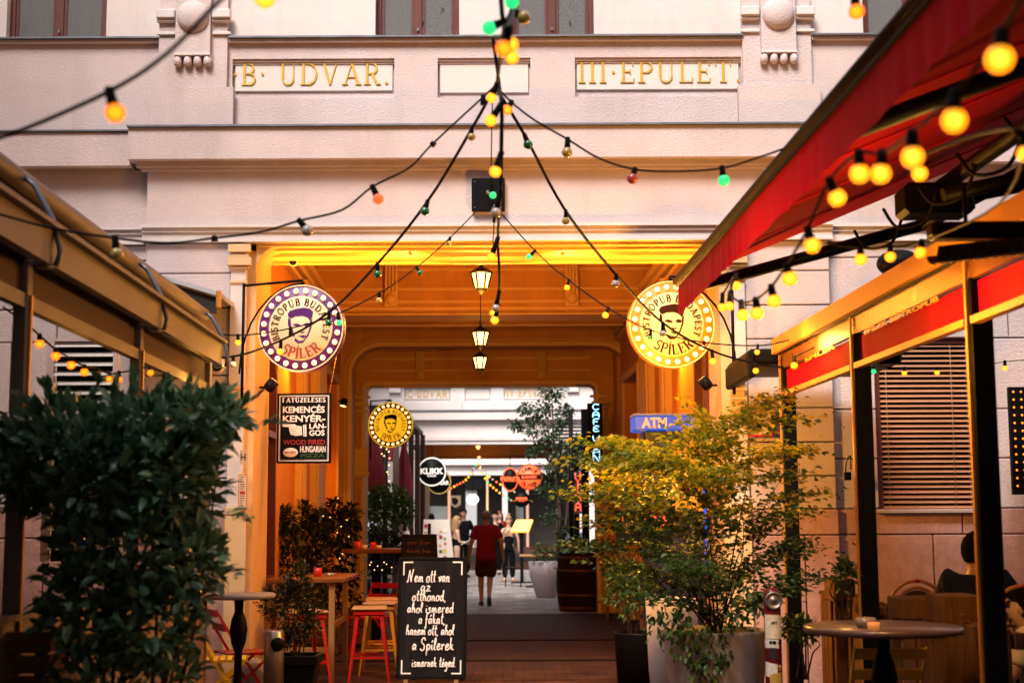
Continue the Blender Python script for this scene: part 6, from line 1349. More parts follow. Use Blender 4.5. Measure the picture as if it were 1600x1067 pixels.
# rattan chairs inside the right terrace
def rattan(label, loc, rz):
    t = thing('rattan_chair', loc, label, 'cafe chair', 'woven rattan cafe chairs', rz=rz); M_rat = mat('honey_rattan', (.42, .17, .06), .4, var=.2, scale=20); M_wv = mat('dark_woven_seat', (.05, .012, .012), .5, var=.4, scale=60); M_wl = mat('pale_weave', (.45, .3, .18), .5)
    for r_, nm in ((.235, 'outer_hoop'), (.19, 'inner_hoop')):
        b = MB(); b.tube([(r_ * math.cos(t_), .0 + .02 * (nm[0] == 'o'), .62 + r_ * 1.15 * math.sin(t_)) for t_ in [PI * k / 16 for k in range(17)]], .014, 8); b.tube([(r_, .0, .62), (r_ * .95, .02, .0)], .014, 8); b.tube([(-r_, .0, .62), (-r_ * .95, .02, .0)], .014, 8); part(nm, b, M_rat, t, world=False)
    b = MB(); pl_ = [(.18 * math.cos(t_), .62 + .2 * math.sin(t_)) for t_ in [PI * k / 16 for k in range(17)]] + [(-.18, .46), (.18, .46)]; b.prism(pl_, -.004, .004); part('woven_back', b, M_wv, t, world=False)
    b = MB()
    for i in range(9):
        for j in range(8):
            u = -.16 + i * .04 + (.02 if j % 2 else 0); v = .48 + j * .042
            if u * u + max(0, v - .62) ** 2 < .027: b.box(u - .011, u + .011, -.007, -.0045, v - .010, v + .010)
    part('weave_pattern', b, M_wl, t, world=False, kind='stuff')
    b = MB(); b.lathe((0, .2, .45), [(.001, -.015), (.2, -.015), (.21, 0), (.2, .015), (.001, .015)], 24); part('seat', b, M_wv, t, world=False)
    for sx_ in (-1, 1): b = MB(); b.tube([(sx_ * .17, .36, .44), (sx_ * .19, .4, 0)], .014, 8); part('leg', b, M_rat, t, world=False)
    b = MB(); b.box(-.02, .02, -.02, .02, .875, .90, .004); part('red_tag', b, M_redm, t, world=False)
p = W(1434, 940, 11.0); rattan('woven rattan chair with a red tag, beside the seated person in navy', (p.x, 11.0, W(1434, 907, 11.0).z - .89), R(0))
p = W(1602, 950, 9.6); rattan('woven rattan chair cut by the right edge of the photo', (p.x, 9.6, W(1602, 915, 9.6).z - .89), R(-10))
# closed parasols and fairy light pole in the second court
M_mar = mat('maroon_parasol_cloth', (.16, .006, .025), .8, var=.2, scale=4, stretch=(6, 6, .5))
def closed_parasol(px, Y, ptop, pbot, r, label, lean=0):
    p = W(px, 700, Y); zt_, zb_ = FZ(ptop, Y), FZ(pbot, Y); t = thing('closed_parasol', (p.x, Y, 0), label, 'parasol', 'closed maroon parasols'); b = MB(); n_ = 20; vs = []; m_ = 8
    for i in range(m_ + 1):
        f = i / m_; z = zt_ + (zb_ - zt_) * f; rr_ = r * (.12 + .88 * min(1, f * 1.3) ** .8)
        for k in range(n_): a = 2 * PI * k / n_; q_ = rr_ * (1 + .28 * math.cos(a * 5 + .4)); vs.append((q_ * math.cos(a) + lean * f, q_ * math.sin(a), z))
    b.add(vs, [(i * n_ + k, i * n_ + (k + 1) % n_, (i + 1) * n_ + (k + 1) % n_, (i + 1) * n_ + k) for i in range(m_) for k in range(n_)], True); part('cloth', b, M_mar, t, world=False)
    b = MB(); b.tube([(0, 0, 0), (0, 0, zt_ + .05)], .025, 8); part('pole', b, M_black, t, world=False); b = MB(); b.lathe((0, 0, 0), [(.25, 0), (.25, .05), (.05, .08)], 16, cap=True); part('base', b, M_black, t, world=False)
closed_parasol(572, 27.5, 632, 765, .22, 'closed maroon parasol leaning at the left edge of the passage exit', .12); closed_parasol(631, 31, 690, 775, .17, 'closed maroon parasol right of the string light wrapped pole')
closed_parasol(585, 29.2, 640, 720, .34, 'bright pink red closed parasol behind the yellow round sign')
Yf = 28.5; p = W(602, 740, Yf); fp = thing('fairy_light_pole', (p.x, Yf, 0), 'black pole wrapped in warm fairy lights below the yellow round sign', 'light pole'); zt_ = FZ(680, Yf)
b = MB(); b.tube([(0, 0, 0), (0, 0, zt_)], .05, 10); part('pole', b, M_black, fp, world=False)
for k in range(30): a = k * 1.9; z = zt_ - k * .045; b = MB(); b.sphere((.085 * math.cos(a), .085 * math.sin(a) - .02, z), .014, 6, 4); part('bulb', b, E_warm, fp, world=False)
b = MB(); b.tube([(.07 * math.cos(k * .6), .07 * math.sin(k * .6), zt_ - k * .018) for k in range(75)], .004, 4); part('cable', b, M_rubber, fp, world=False)
# menu stand, lit yellow panel and low furniture in the far court
Yl = 36.0; p = W(815, 840, Yl); s_ = Yl / FPX; ml = thing('lit_menu_stand', (p.x, Yl, 0), 'tilted glowing yellow menu stand beside the woman in the black dress', 'menu stand', rz=R(-10)); z1, z0 = FZ(812, Yl), FZ(830, Yl)
b = MB(); b.add([(-16 * s_, -.1, z0), (12 * s_, -.1, z0), (17 * s_, .08, z1), (-9 * s_, .08, z1), (-16 * s_, -.06, z0 - .03), (12 * s_, -.06, z0 - .03), (17 * s_, .12, z1 - .03), (-9 * s_, .12, z1 - .03)], [(0, 1, 2, 3), (4, 7, 6, 5), (0, 4, 5, 1), (1, 5, 6, 2), (2, 6, 7, 3), (3, 7, 4, 0)]); part('panel', b, neon('lit_yellow_menu', (1, .48, .03), 1.0), ml, world=False)
b = MB(); b.box(-.04, .04, .0, .05, 0, z0 - .03); b.box(-.25, .25, -.15, .2, 0, .03); part('stand', b, M_black, ml, world=False)
for (px, Y, lb) in ((838, 34.0, 'small dark square table at the right of the far court by the planter'), (577, 31.0, 'pale small table on the left of the far court by seated guests')):
    p = W(px, 850, Y); t = thing('square_table', (p.x, Y, 0), lb, 'table'); b = MB(); b.box(-.4, .4, -.4, .4, .72, .76, .006); part('tabletop', b, M_woodl, t, world=False); b = MB(); b.box(-.04, .04, -.04, .04, .03, .719); b.box(-.25, .25, -.25, .25, 0, .029); part('pedestal', b, M_black, t, world=False)
    for k, sx_ in enumerate((-.55, .55)):
        c2 = thing('court_chair', (p.x + sx_, Y + .1, 0), ['black metal chair at the left side of the %s far table', 'black metal chair at the right side of the %s far table'][k] % ('right' if px > 700 else 'left'), 'chair', 'black chairs in the far court', rz=R(90 if sx_ > 0 else -90))
        b = MB(); b.box(-.2, .2, -.2, .2, .44, .47, .01); part('seat', b, M_black, c2, world=False)
        for u in (-.18, .18):
            for v in (-.18, .18): b = MB(); b.tube([(u, v, 0), (u, v, .44)], .013, 6); part('leg', b, M_black, c2, world=False)
        b = MB(); b.box(-.2, .2, -.215, -.19, .6, .86, .01); b.tube([(-.18, -.19, .46), (-.18, -.2, .85)], .013, 6); b.tube([(.18, -.19, .46), (.18, -.2, .85)], .013, 6); part('backrest', b, M_black, c2, world=False)
# black slim posts and pale pole at the right of the exit
for (px, Y, q0, lb, m_, r_) in ((893, 28.2, 640, 'thin black post nearest the slender tree in the far court', M_black, .045), (915, 26.6, 640, 'thick black post below the vertical neon sign', M_black, .07), (947, 24.6 - 1.2, 728, 'pale metal pole among the yellow leaves at the passage end', M_planterw, .028)):
    p = W(px, 800, Y); b = MB(); b.tube([(0, 0, 0), (0, 0, FZ(q0, Y))], r_, 10); o = solo('post', b, m_, lb, 'post', loc=(0, 0, 0)); o.location = (p.x, Y, 0)
p = W(1100, 1000, 12.9); 
# ------------------------------------------------------------------ plants
def stems(t, base, tips, r0, m, nm='branch', seed=3, bend=.15):
    rr = random.Random(seed)
    for tip in tips:
        b0 = Vector(base) + Vector((rr.uniform(-.04, .04), rr.uniform(-.04, .04), 0)); tp = Vector(tip); mid = b0.lerp(tp, .5) + Vector((rr.uniform(-bend, bend), rr.uniform(-bend, bend), rr.uniform(0, bend)))
        pts = catmull([b0, b0.lerp(mid, .5) + Vector((0, 0, .05)), mid, tp], 4); b = MB(); n_ = len(pts); b.tube(pts, [r0 * (1 - .8 * i / (n_ - 1)) for i in range(n_)], 6); part(nm, b, m, t)
def blob_points(blobs, n, seed, shell=.55):
    """points spread in a union of ellipsoids, denser towards their skins; blobs: (centre, radii, weight)"""
    r = np.random.default_rng(seed); ws = np.array([b_[2] for b_ in blobs], float); ws /= ws.sum(); P_ = []; D_ = []
    for (c_, rad, _), w_ in zip(blobs, ws):
        k = int(n * w_); d = r.normal(size=(k, 3)); d /= np.linalg.norm(d, axis=1, keepdims=True); q = r.uniform(shell ** 3, 1, (k, 1)) ** (1 / 3)
        lump = 1 + .16 * np.sin(d[:, :1] * 7 + c_[0] * 9) * np.cos(d[:, 2:] * 6 + c_[2] * 5)
        P_.append(np.array(c_) + d * q * lump * np.array(rad)); D_.append(d)
    return np.concatenate(P_), np.concatenate(D_)
def foliage(t, P_, D_, L_, Wd, m, seed, nsep=0, rand=.7, up=.3, nm='foliage'):
    r = np.random.default_rng(seed); D2 = D_ + r.normal(size=D_.shape) * rand + np.array([0, 0, up])
    if nsep:
        # the leaves nearest the viewer's side are parts of their own
        order = np.argsort(P_[:, 1]); sel = order[:nsep * 4][r.permutation(nsep * 4)[:nsep]] if len(order) > nsep * 4 else order[:nsep]
        mk = np.ones(len(P_), bool); mk[sel] = False
        lm = leaf_cloud(np.zeros((1, 3)), np.array([[0, 0, 1.0]]), L_, Wd, seed=3); me = mesh_from('leaf', lm); me.materials.append(m)
        root = ORIG[root_of(t).name][0]
        for i in sel:
            o = bpy.data.objects.new('leaf', me); COL.objects.link(o); o.parent = t; o.location = Vector(P_[i]) - root
            o.rotation_euler = Vector(D2[i]).to_track_quat('Z', 'Y').to_euler(); s_ = r.uniform(.8, 1.2); o.scale = (s_, s_, s_)
        P_ = P_[mk]; D2 = D2[mk]
    return part(nm, leaf_cloud(P_, D2, L_, Wd, seed=seed), m, t, kind='stuff')
# 1. big dark laurel bush, lower left
YBu = 6.9; s_ = YBu / FPX
def bp(px, py, rx, rz_, w_=1, dy=0.0, ry=.42): p = W(px, py, YBu + dy); return ((p.x, YBu + dy, p.z), (rx * s_, ry, rz_ * s_), w_)
bush = thing('laurel_bush', (W(190, 900, YBu).x, YBu, 0), 'large dark glossy laurel bush filling the lower left foreground', 'bush')
blobs = [bp(125, 700, 112, 66, 1.2), bp(250, 680, 100, 60, 1.3), bp(175, 750, 130, 85, 2), bp(325, 652, 48, 32, .5), bp(55, 730, 66, 58, .7), bp(275, 760, 62, 66, 1), bp(205, 855, 115, 85, 1.8), bp(150, 950, 70, 80, 1), bp(240, 965, 75, 80, 1), bp(300, 885, 38, 60, .5), bp(200, 1070, 105, 60, .8)]
P_, D_ = blob_points(blobs, 6600, 5, .55); foliage(bush, P_, D_, .092, .040, L_laurel, 5, nsep=290, rand=.6, up=.35)
# long shoots breaking the outline
SH = []
for (a, q, c_, e_) in ((95, 640, 70, 605), (20, 690, 2, 668), (140, 630, 160, 596), (200, 625, 215, 590), (245, 625, 262, 602), (330, 640, 352, 608), (360, 650, 402, 622), (375, 668, 432, 662), (355, 800, 385, 815), (330, 860, 368, 905), (60, 640, 35, 622), (290, 640, 300, 600), (110, 960, 62, 985), (100, 900, 70, 905), (180, 640, 178, 606), (40, 780, 5, 800), (230, 775, 255, 782)):
    p0, p1 = W(a, q, YBu - .2), W(c_, e_, YBu - .25)
    for k in range(9):
        f = k / 8; SH.append((p0.lerp(p1, f), (p1 - p0).normalized() + Vector((random.uniform(-.8, .8), random.uniform(-.8, .8), random.uniform(-.3, .8)))))
foliage(bush, ncp([a for a, _ in SH]), ncp([q for _, q in SH]), .085, .034, L_laurel, 6, rand=.25, nm='shoots')
stems(bush, (W(200, 1000, YBu).x, YBu, 0), [W(a, q, YBu) for a, q in ((80, 650), (150, 640), (220, 640), (290, 650), (350, 660), (60, 720), (330, 780), (250, 700), (300, 880), (110, 800))], .018, M_bark)
# 2. yellow green small tree in the big planter
tb = (W(1117, 980, YT).x, YT, .78); tree = thing('maple_tree', tb, 'small multi stemmed tree with yellow green leaves in the big grey planter', 'tree')
tips = [(905, 772), (940, 690), (965, 735), (962, 690), (1095, 652), (1075, 665), (1110, 690), (1150, 655), (1190, 640), (1205, 622), (1235, 655), (1250, 705), (1262, 770), (1245, 800), (930, 720), (950, 820), (925, 850), (960, 880), (985, 780), (1010, 720), (1050, 715), (1090, 740), (1135, 735), (1180, 720), (1225, 740), (1010, 850), (1060, 800), (1110, 810), (1160, 790), (1210, 820), (1240, 860), (1255, 900), (1020, 900), (1000, 930), (1070, 880), (1130, 880), (1190, 880), (1240, 920), (1170, 940), (940, 760), (1025, 770), (1075, 940), (1250, 850), (1145, 690), (990, 820), (1210, 700), (1000, 750), (1060, 690), (1100, 730), (1150, 750), (1085, 770), (1040, 820), (1130, 770), (1090, 850), (1045, 870), (1150, 850), (1120, 910), (1070, 910), (1180, 810), (1015, 790), (970, 800), (1100, 890), (1160, 900), (1030, 720), (990, 710), (1125, 700), (1065, 745)]
rt_ = random.Random(11); tipsw = []; PA, DA, PB, DB_ = [], [], [], []
for (a, q) in tips:
    Yt = YT + rt_.uniform(-.75, .75); tp = W(a, q, Yt); tipsw.append(tp); outw = Vector((tp.x - tb[0], tp.y - YT, .1)).normalized()
    ra = rt_.uniform(.15, .23)
    for k in range(185):       # flat sprays that droop outwards
        u = rt_.gauss(0, .5) * ra * 1.35; v = rt_.gauss(0, .5) * ra; side = Vector((-outw.y, outw.x, 0)); d0 = outw * u * 1.3 + side * v; p = tp - outw * .12 + d0 + Vector((0, 0, rt_.gauss(0, .028) - .35 * (u * u + v * v)))
        dr_ = outw * .8 + side * rt_.uniform(-.9, .9) + Vector((0, 0, rt_.uniform(-.45, .1)))
        if q < 790 + rt_.uniform(-60, 60) and not (a > 1215 and rt_.random() < .5): PA.append(p); DA.append(dr_)  # upper leaves get the lamplit yellow, lower ones stay green
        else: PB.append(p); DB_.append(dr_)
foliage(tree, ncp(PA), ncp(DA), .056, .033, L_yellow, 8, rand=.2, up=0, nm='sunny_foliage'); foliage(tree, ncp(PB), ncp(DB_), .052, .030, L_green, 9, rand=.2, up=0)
stems(tree, tb, tipsw[::4], .008, M_bark, seed=5, bend=.12)
# hanging sprays over the rim
PA, DA = [], []
for (a, q) in ((1050, 985), (1075, 1000), (1090, 1025), (1060, 960), (1110, 985), (1125, 1020), (1100, 1045), (1140, 960), (1165, 950), (1180, 930), (1030, 965)):
    p0 = W(a, q, YT - .40)
    for k in range(46): PA.append(p0 + Vector((rt_.gauss(0, .055), rt_.gauss(0, .05), rt_.gauss(0, .06)))); DA.append(Vector((rt_.uniform(-.6, .6), -.3, -.9)))
foliage(tree, ncp(PA), ncp(DA), .055, .032, L_green, 12, rand=.4, up=0, nm='hanging_foliage')
b = MB(); b.tube(catmull([W(1118, 955, YT - .35), W(1133, 962, YT - .4), W(1135, 985, YT - .42), W(1128, 1002, YT - .41)], 5), .004, 5); part('dry_tendril', b, mat('dry_stem', (.35, .22, .1), .8), tree)
# 3. small shrub in the square pot
Ys = 13.3; sp = W(467, 1000, Ys); s_ = Ys / FPX; sh_ = thing('potted_shrub', (sp.x, Ys, .4), 'small olive green shrub with a pointed top in the square black pot', 'shrub')
def bq(px, py, rx, rz_, w_, Y, ry): p = W(px, py, Y); return ((p.x, Y, p.z), (rx * Y / FPX, ry, rz_ * Y / FPX), w_)
P_, D_ = blob_points([bq(455, 955, 38, 50, 2, Ys, .2), bq(468, 905, 16, 24, .5, Ys, .1), bq(430, 940, 26, 24, .7, Ys, .14), bq(480, 970, 22, 30, .7, Ys, .15), bq(450, 1000, 30, 18, .5, Ys, .16)], 1500, 3, .2); foliage(sh_, P_, D_, .06, .026, L_shrub, 3, rand=.5, up=.6)
stems(sh_, (sp.x, Ys, .40), [W(a, q, Ys) for a, q in ((468, 890), (430, 935), (455, 930), (485, 950), (445, 970))], .008, M_bark)
# 4. shrubs in the passage, left
for k, (px, py, rx, rz_, Y, lb, n_) in enumerate(((428, 838, 42, 50, 16.7, 'dark leafy ficus nearest the left portal jamb inside the passage', 1500), (487, 842, 34, 52, 17.9, 'dark leafy ficus in the middle of the passage hedge on the left', 1400), (533, 835, 28, 50, 19.2, 'dark leafy ficus closest to the far table in the left hedge', 1300))):
    Z0 = .45; p = W(px, py, Y); t = thing('ficus_shrub', (p.x, Y, Z0), lb, 'shrub', 'ficus shrubs in planter boxes'); P_, D_ = blob_points([bq(px, py, rx, rz_ * .62, 2, Y, .3), bq(px - 12, py - 34, rx * .5, rz_ * .42, .9, Y, .2), bq(px + 14, py - 26, rx * .5, rz_ * .42, .9, Y, .2), bq(px, py + 45, rx, 40, 1.4, Y, .3), bq(px, py + 100, rx * 1.05, 45, 1.6, Y, .32)], n_, 20 + k, .15)
    foliage(t, P_, D_, .10, .042, L_shrub, 30 + k, rand=.8, up=-.1); stems(t, (p.x, Y, Z0), [W(px + u, py + v, Y) for u, v in ((-20, -40), (0, -45), (20, -35), (-25, 0), (25, 5))], .01, M_bark)
    t2 = thing('planter_box', (p.x, Y, 0), ['wooden planter box below the ficus nearest the portal jamb', 'wooden planter box below the middle ficus', 'wooden planter box below the ficus by the far table'][k], 'planter'); b = MB()
    for j in range(4): b.box(-.36, .36, -.22, -.19, .02 + j * .115, .125 + j * .115, .004); b.box(-.36, .36, .19, .22, .02 + j * .115, .125 + j * .115, .004)
    b.box(-.36, -.335, -.1895, .1895, .02, .47); b.box(.335, .36, -.1895, .1895, .02, .47); part('boards', b, M_woodw, t2, world=False); b = MB(); b.box(-.334, .334, -.189, .189, .38, .43); part('soil', b, M_soil, t2, world=False)
# fairy lights in the hedge
fl = thing('fairy_lights', (W(533, 850, 18.5).x, 18.5, 1.0), 'tiny warm fairy lights strung through the dark hedge and under the tables', 'string lights'); b = MB(); pts = []
for (a, q, Y) in ((528, 778, 18.9), (505, 806, 17.5), (527, 832, 18.8), (516, 808, 18.8), (533, 822, 18.8), (542, 812, 18.9), (535, 865, 18.7), (531, 872, 18.7), (580, 878, 18.4), (590, 884, 18.4), (597, 890, 18.4), (604, 881, 18.4), (612, 886, 18.4), (585, 890, 18.4), (600, 878, 18.4), (578, 882, 18.4), (545, 838, 18.9)):
    p = W(a, q, Y); pts.append(p); b2 = MB(); b2.sphere(p, .007, 6, 4); part('bulb', b2, E_warm, fl)
part('cable', MB().tube(pts, .002, 3, smooth=False), M_rubber, fl)
# 5. tree in the far court
Yt = 29.6; p = W(872, 900, Yt); t = thing('slender_tree', (p.x, Yt, .69), 'slender tall tree with airy green crown in the far court planter', 'tree'); s_ = Yt / FPX
cl = [(858, 612, 16), (848, 640, 14), (822, 640, 12), (838, 655, 10), (825, 668, 16), (805, 664, 8), (850, 676, 14), (872, 668, 10), (885, 642, 10), (880, 655, 10), (868, 620, 10), (862, 690, 14), (878, 705, 18), (900, 690, 14), (905, 715, 16), (888, 735, 18), (860, 735, 14), (845, 700, 10), (830, 708, 10), (870, 770, 16), (895, 760, 14), (852, 765, 12), (865, 805, 12), (880, 830, 10), (910, 745, 10)]
PA, DA = [], []
for (a, q, r_) in cl:
    c_ = W(a, q, Yt)
    for k in range(int(r_ * 9)): d = Vector((random.gauss(0, 1), random.gauss(0, 1.2), random.gauss(0, .7))); PA.append(c_ + d * r_ * s_ * .55); DA.append(d + Vector((0, 0, -.2)))
foliage(t, ncp(PA), ncp(DA), .085, .06, L_court, 40, rand=.7, up=0, nm='crown')
b = MB(); b.tube([(p.x, Yt, .6), (W(874, 800, Yt).x, Yt, W(874, 800, Yt).z), (W(866, 720, Yt).x, Yt, W(866, 720, Yt).z), (W(862, 610, Yt).x, Yt, W(862, 610, Yt).z)], [.05, .045, .03, .008], 8); b.tube([(p.x + .05, Yt, .6), (W(886, 800, Yt).x, Yt, W(886, 800, Yt).z), (W(888, 720, Yt).x, Yt, W(888, 720, Yt).z)], [.04, .03, .012], 7); part('trunk', b, M_barkg, t)
stems(t, W(868, 740, Yt), [W(a, q, Yt) for a, q, _ in cl[:16]], .014, M_barkg, seed=8, bend=.1)
# 6. bush left outside the exit, barrel flowers, others
def simple_plant(nm, px, py, rx, rz_, Y, ry, n_, L_, Wd, m, lb, cat, zb, group=None, seed=1, fl_=None):
    p = W(px, py, Y); t = thing(nm, (p.x, Y, zb), lb, cat, group); P_, D_ = blob_points([bq(px, py, rx, rz_, 1, Y, ry), bq(px - rx * .4, py - rz_ * .4, rx * .5, rz_ * .6, .4, Y, ry * .6), bq(px + rx * .45, py - rz_ * .2, rx * .5, rz_ * .6, .4, Y, ry * .6)], n_, seed, .1)
    foliage(t, P_, D_, L_, Wd, m, seed + 1, rand=.8, up=.2); stems(t, (p.x, Y, zb), [W(px + u * rx, py + v * rz_, Y) for u, v in ((-.6, -.6), (0, -.8), (.6, -.5), (-.7, .1), (.7, .1))], .008, M_bark, seed=seed)
    if fl_:
        for k in range(fl_[1]): i = random.randrange(len(P_)); b = MB(); b.sphere(P_[i] + np.array([0, -.03, .02]), fl_[2], 6, 4, (1, 1, .6)); part('flower', b, fl_[0], t)
    return t
M_pink = mat('pink_petals', (.5, .03, .12), .6, var=.2); M_whitef = mat('white_petals', (.7, .68, .62), .6, var=.1)
simple_plant('leafy_bush', 606, 800, 42, 42, 27.4, .45, 2300, .09, .045, L_green, 'loose leafy bush with white lights outside the left of the passage exit', 'bush', 0, seed=50, fl_=(M_whitef, 10, .02))
simple_plant('leafy_bush', 600, 862, 44, 36, 26.4, .4, 1500, .09, .045, L_shrub, 'low dark bush below the loose leafy bush at the exit', 'bush', 0, seed=52)
simple_plant('barrel_flowers', 908, 858, 38, 17, 25.7, .35, 750, .08, .024, L_green, 'green plants with small white blossoms growing in the barrel', 'flowers', .9, seed=54, fl_=(M_whitef, 14, .02))
simple_plant('planter_flowers', 850, 868, 20, 14, 29.4, .3, 420, .07, .03, L_green, 'green underplanting with pink blossoms in the far tapered planter', 'flowers', .7, seed=56, fl_=(M_pink, 9, .022))
simple_plant('small_shrub', 985, 920, 40, 42, 14.6, .3, 900, .07, .03, L_green, 'dim shrub with yellowish tips in the black pot by the right jamb', 'shrub', .47, seed=58)
simple_plant('small_shrub', 1321, 898, 16, 20, 10.9, .12, 110, .07, .035, L_green, 'little leafy sprig behind the pallet fence left of the middle post', 'shrub', .8, seed=60)
simple_plant('small_shrub', 1250, 985, 30, 22, 10.6, .2, 260, .06, .03, L_green, 'dark green trailing shrub between bollard and pallet fence', 'shrub', .5, seed=62)
# ------------------------------------------------------------------ people: one skinned body each, clothes as fitted children
M_skin = mat('skin_tanned', (.36, .17, .10), .5, var=.08, scale=8); M_skinl = mat('skin_light', (.52, .32, .24), .5, var=.06, scale=8)
M_hairb = mat('blonde_hair', (.32, .18, .07), .5, var=.3, scale=30, stretch=(6, 6, 1)); M_haird = mat('dark_hair', (.006, .004, .003), .95, spec=.04, var=.3, scale=30); M_hairg = mat('short_grey_hair', (.16, .085, .055), .7, var=.3, scale=40)
M_shirtr = mat('dark_red_shirt', (.20, .008, .010), .8, var=.15, scale=6, bump=.6, bscale=14, spec=.08); M_shorts = mat('rust_shorts', (.055, .016, .012), .85, var=.15, scale=6, bump=.6, bscale=12, spec=.08)
M_dress = mat('black_dress', (.004, .0035, .0045), .85, var=.3, scale=8, bump=.6, bscale=14, spec=.08); M_navy = mat('navy_shirt', (.010, .012, .028), .8, var=.2, scale=8, bump=.6, bscale=12, spec=.08)
M_blues = mat('light_blue_shirt', (.40, .47, .58), .8, var=.1, bump=.6, bscale=12, spec=.08); M_shoe = mat('dark_shoe', (.02, .015, .012), .5); M_blacks = mat('black_shirt', (.003, .003, .004), .8, var=.2, bump=.6, bscale=12, spec=.08)
def skin(nm, J, E, m, par, root, sub=2, box=None):
    keys = list(J); me = bpy.data.meshes.new(nm); me.from_pydata([J[k][:3] for k in keys], [(keys.index(a), keys.index(q)) for a, q in E], [])
    o = bpy.data.objects.new(nm, me); COL.objects.link(o); o.parent = par
    o.modifiers.new('skin', 'SKIN').use_smooth_shade = True
    sv = me.skin_vertices[0].data if me.skin_vertices else None
    if sv is None:
        bm = bmesh.new(); bm.from_mesh(me); bm.verts.layers.skin.verify(); bm.to_mesh(me); bm.free(); sv = me.skin_vertices[0].data
    for k, v in zip(keys, sv): r_ = J[k][3]; v.radius = (r_, J[k][4] if len(J[k]) > 4 else r_); v.use_root = (k == root)
    s_ = o.modifiers.new('sub', 'SUBSURF'); s_.levels = sub; s_.render_levels = sub; me.materials.append(m); return o
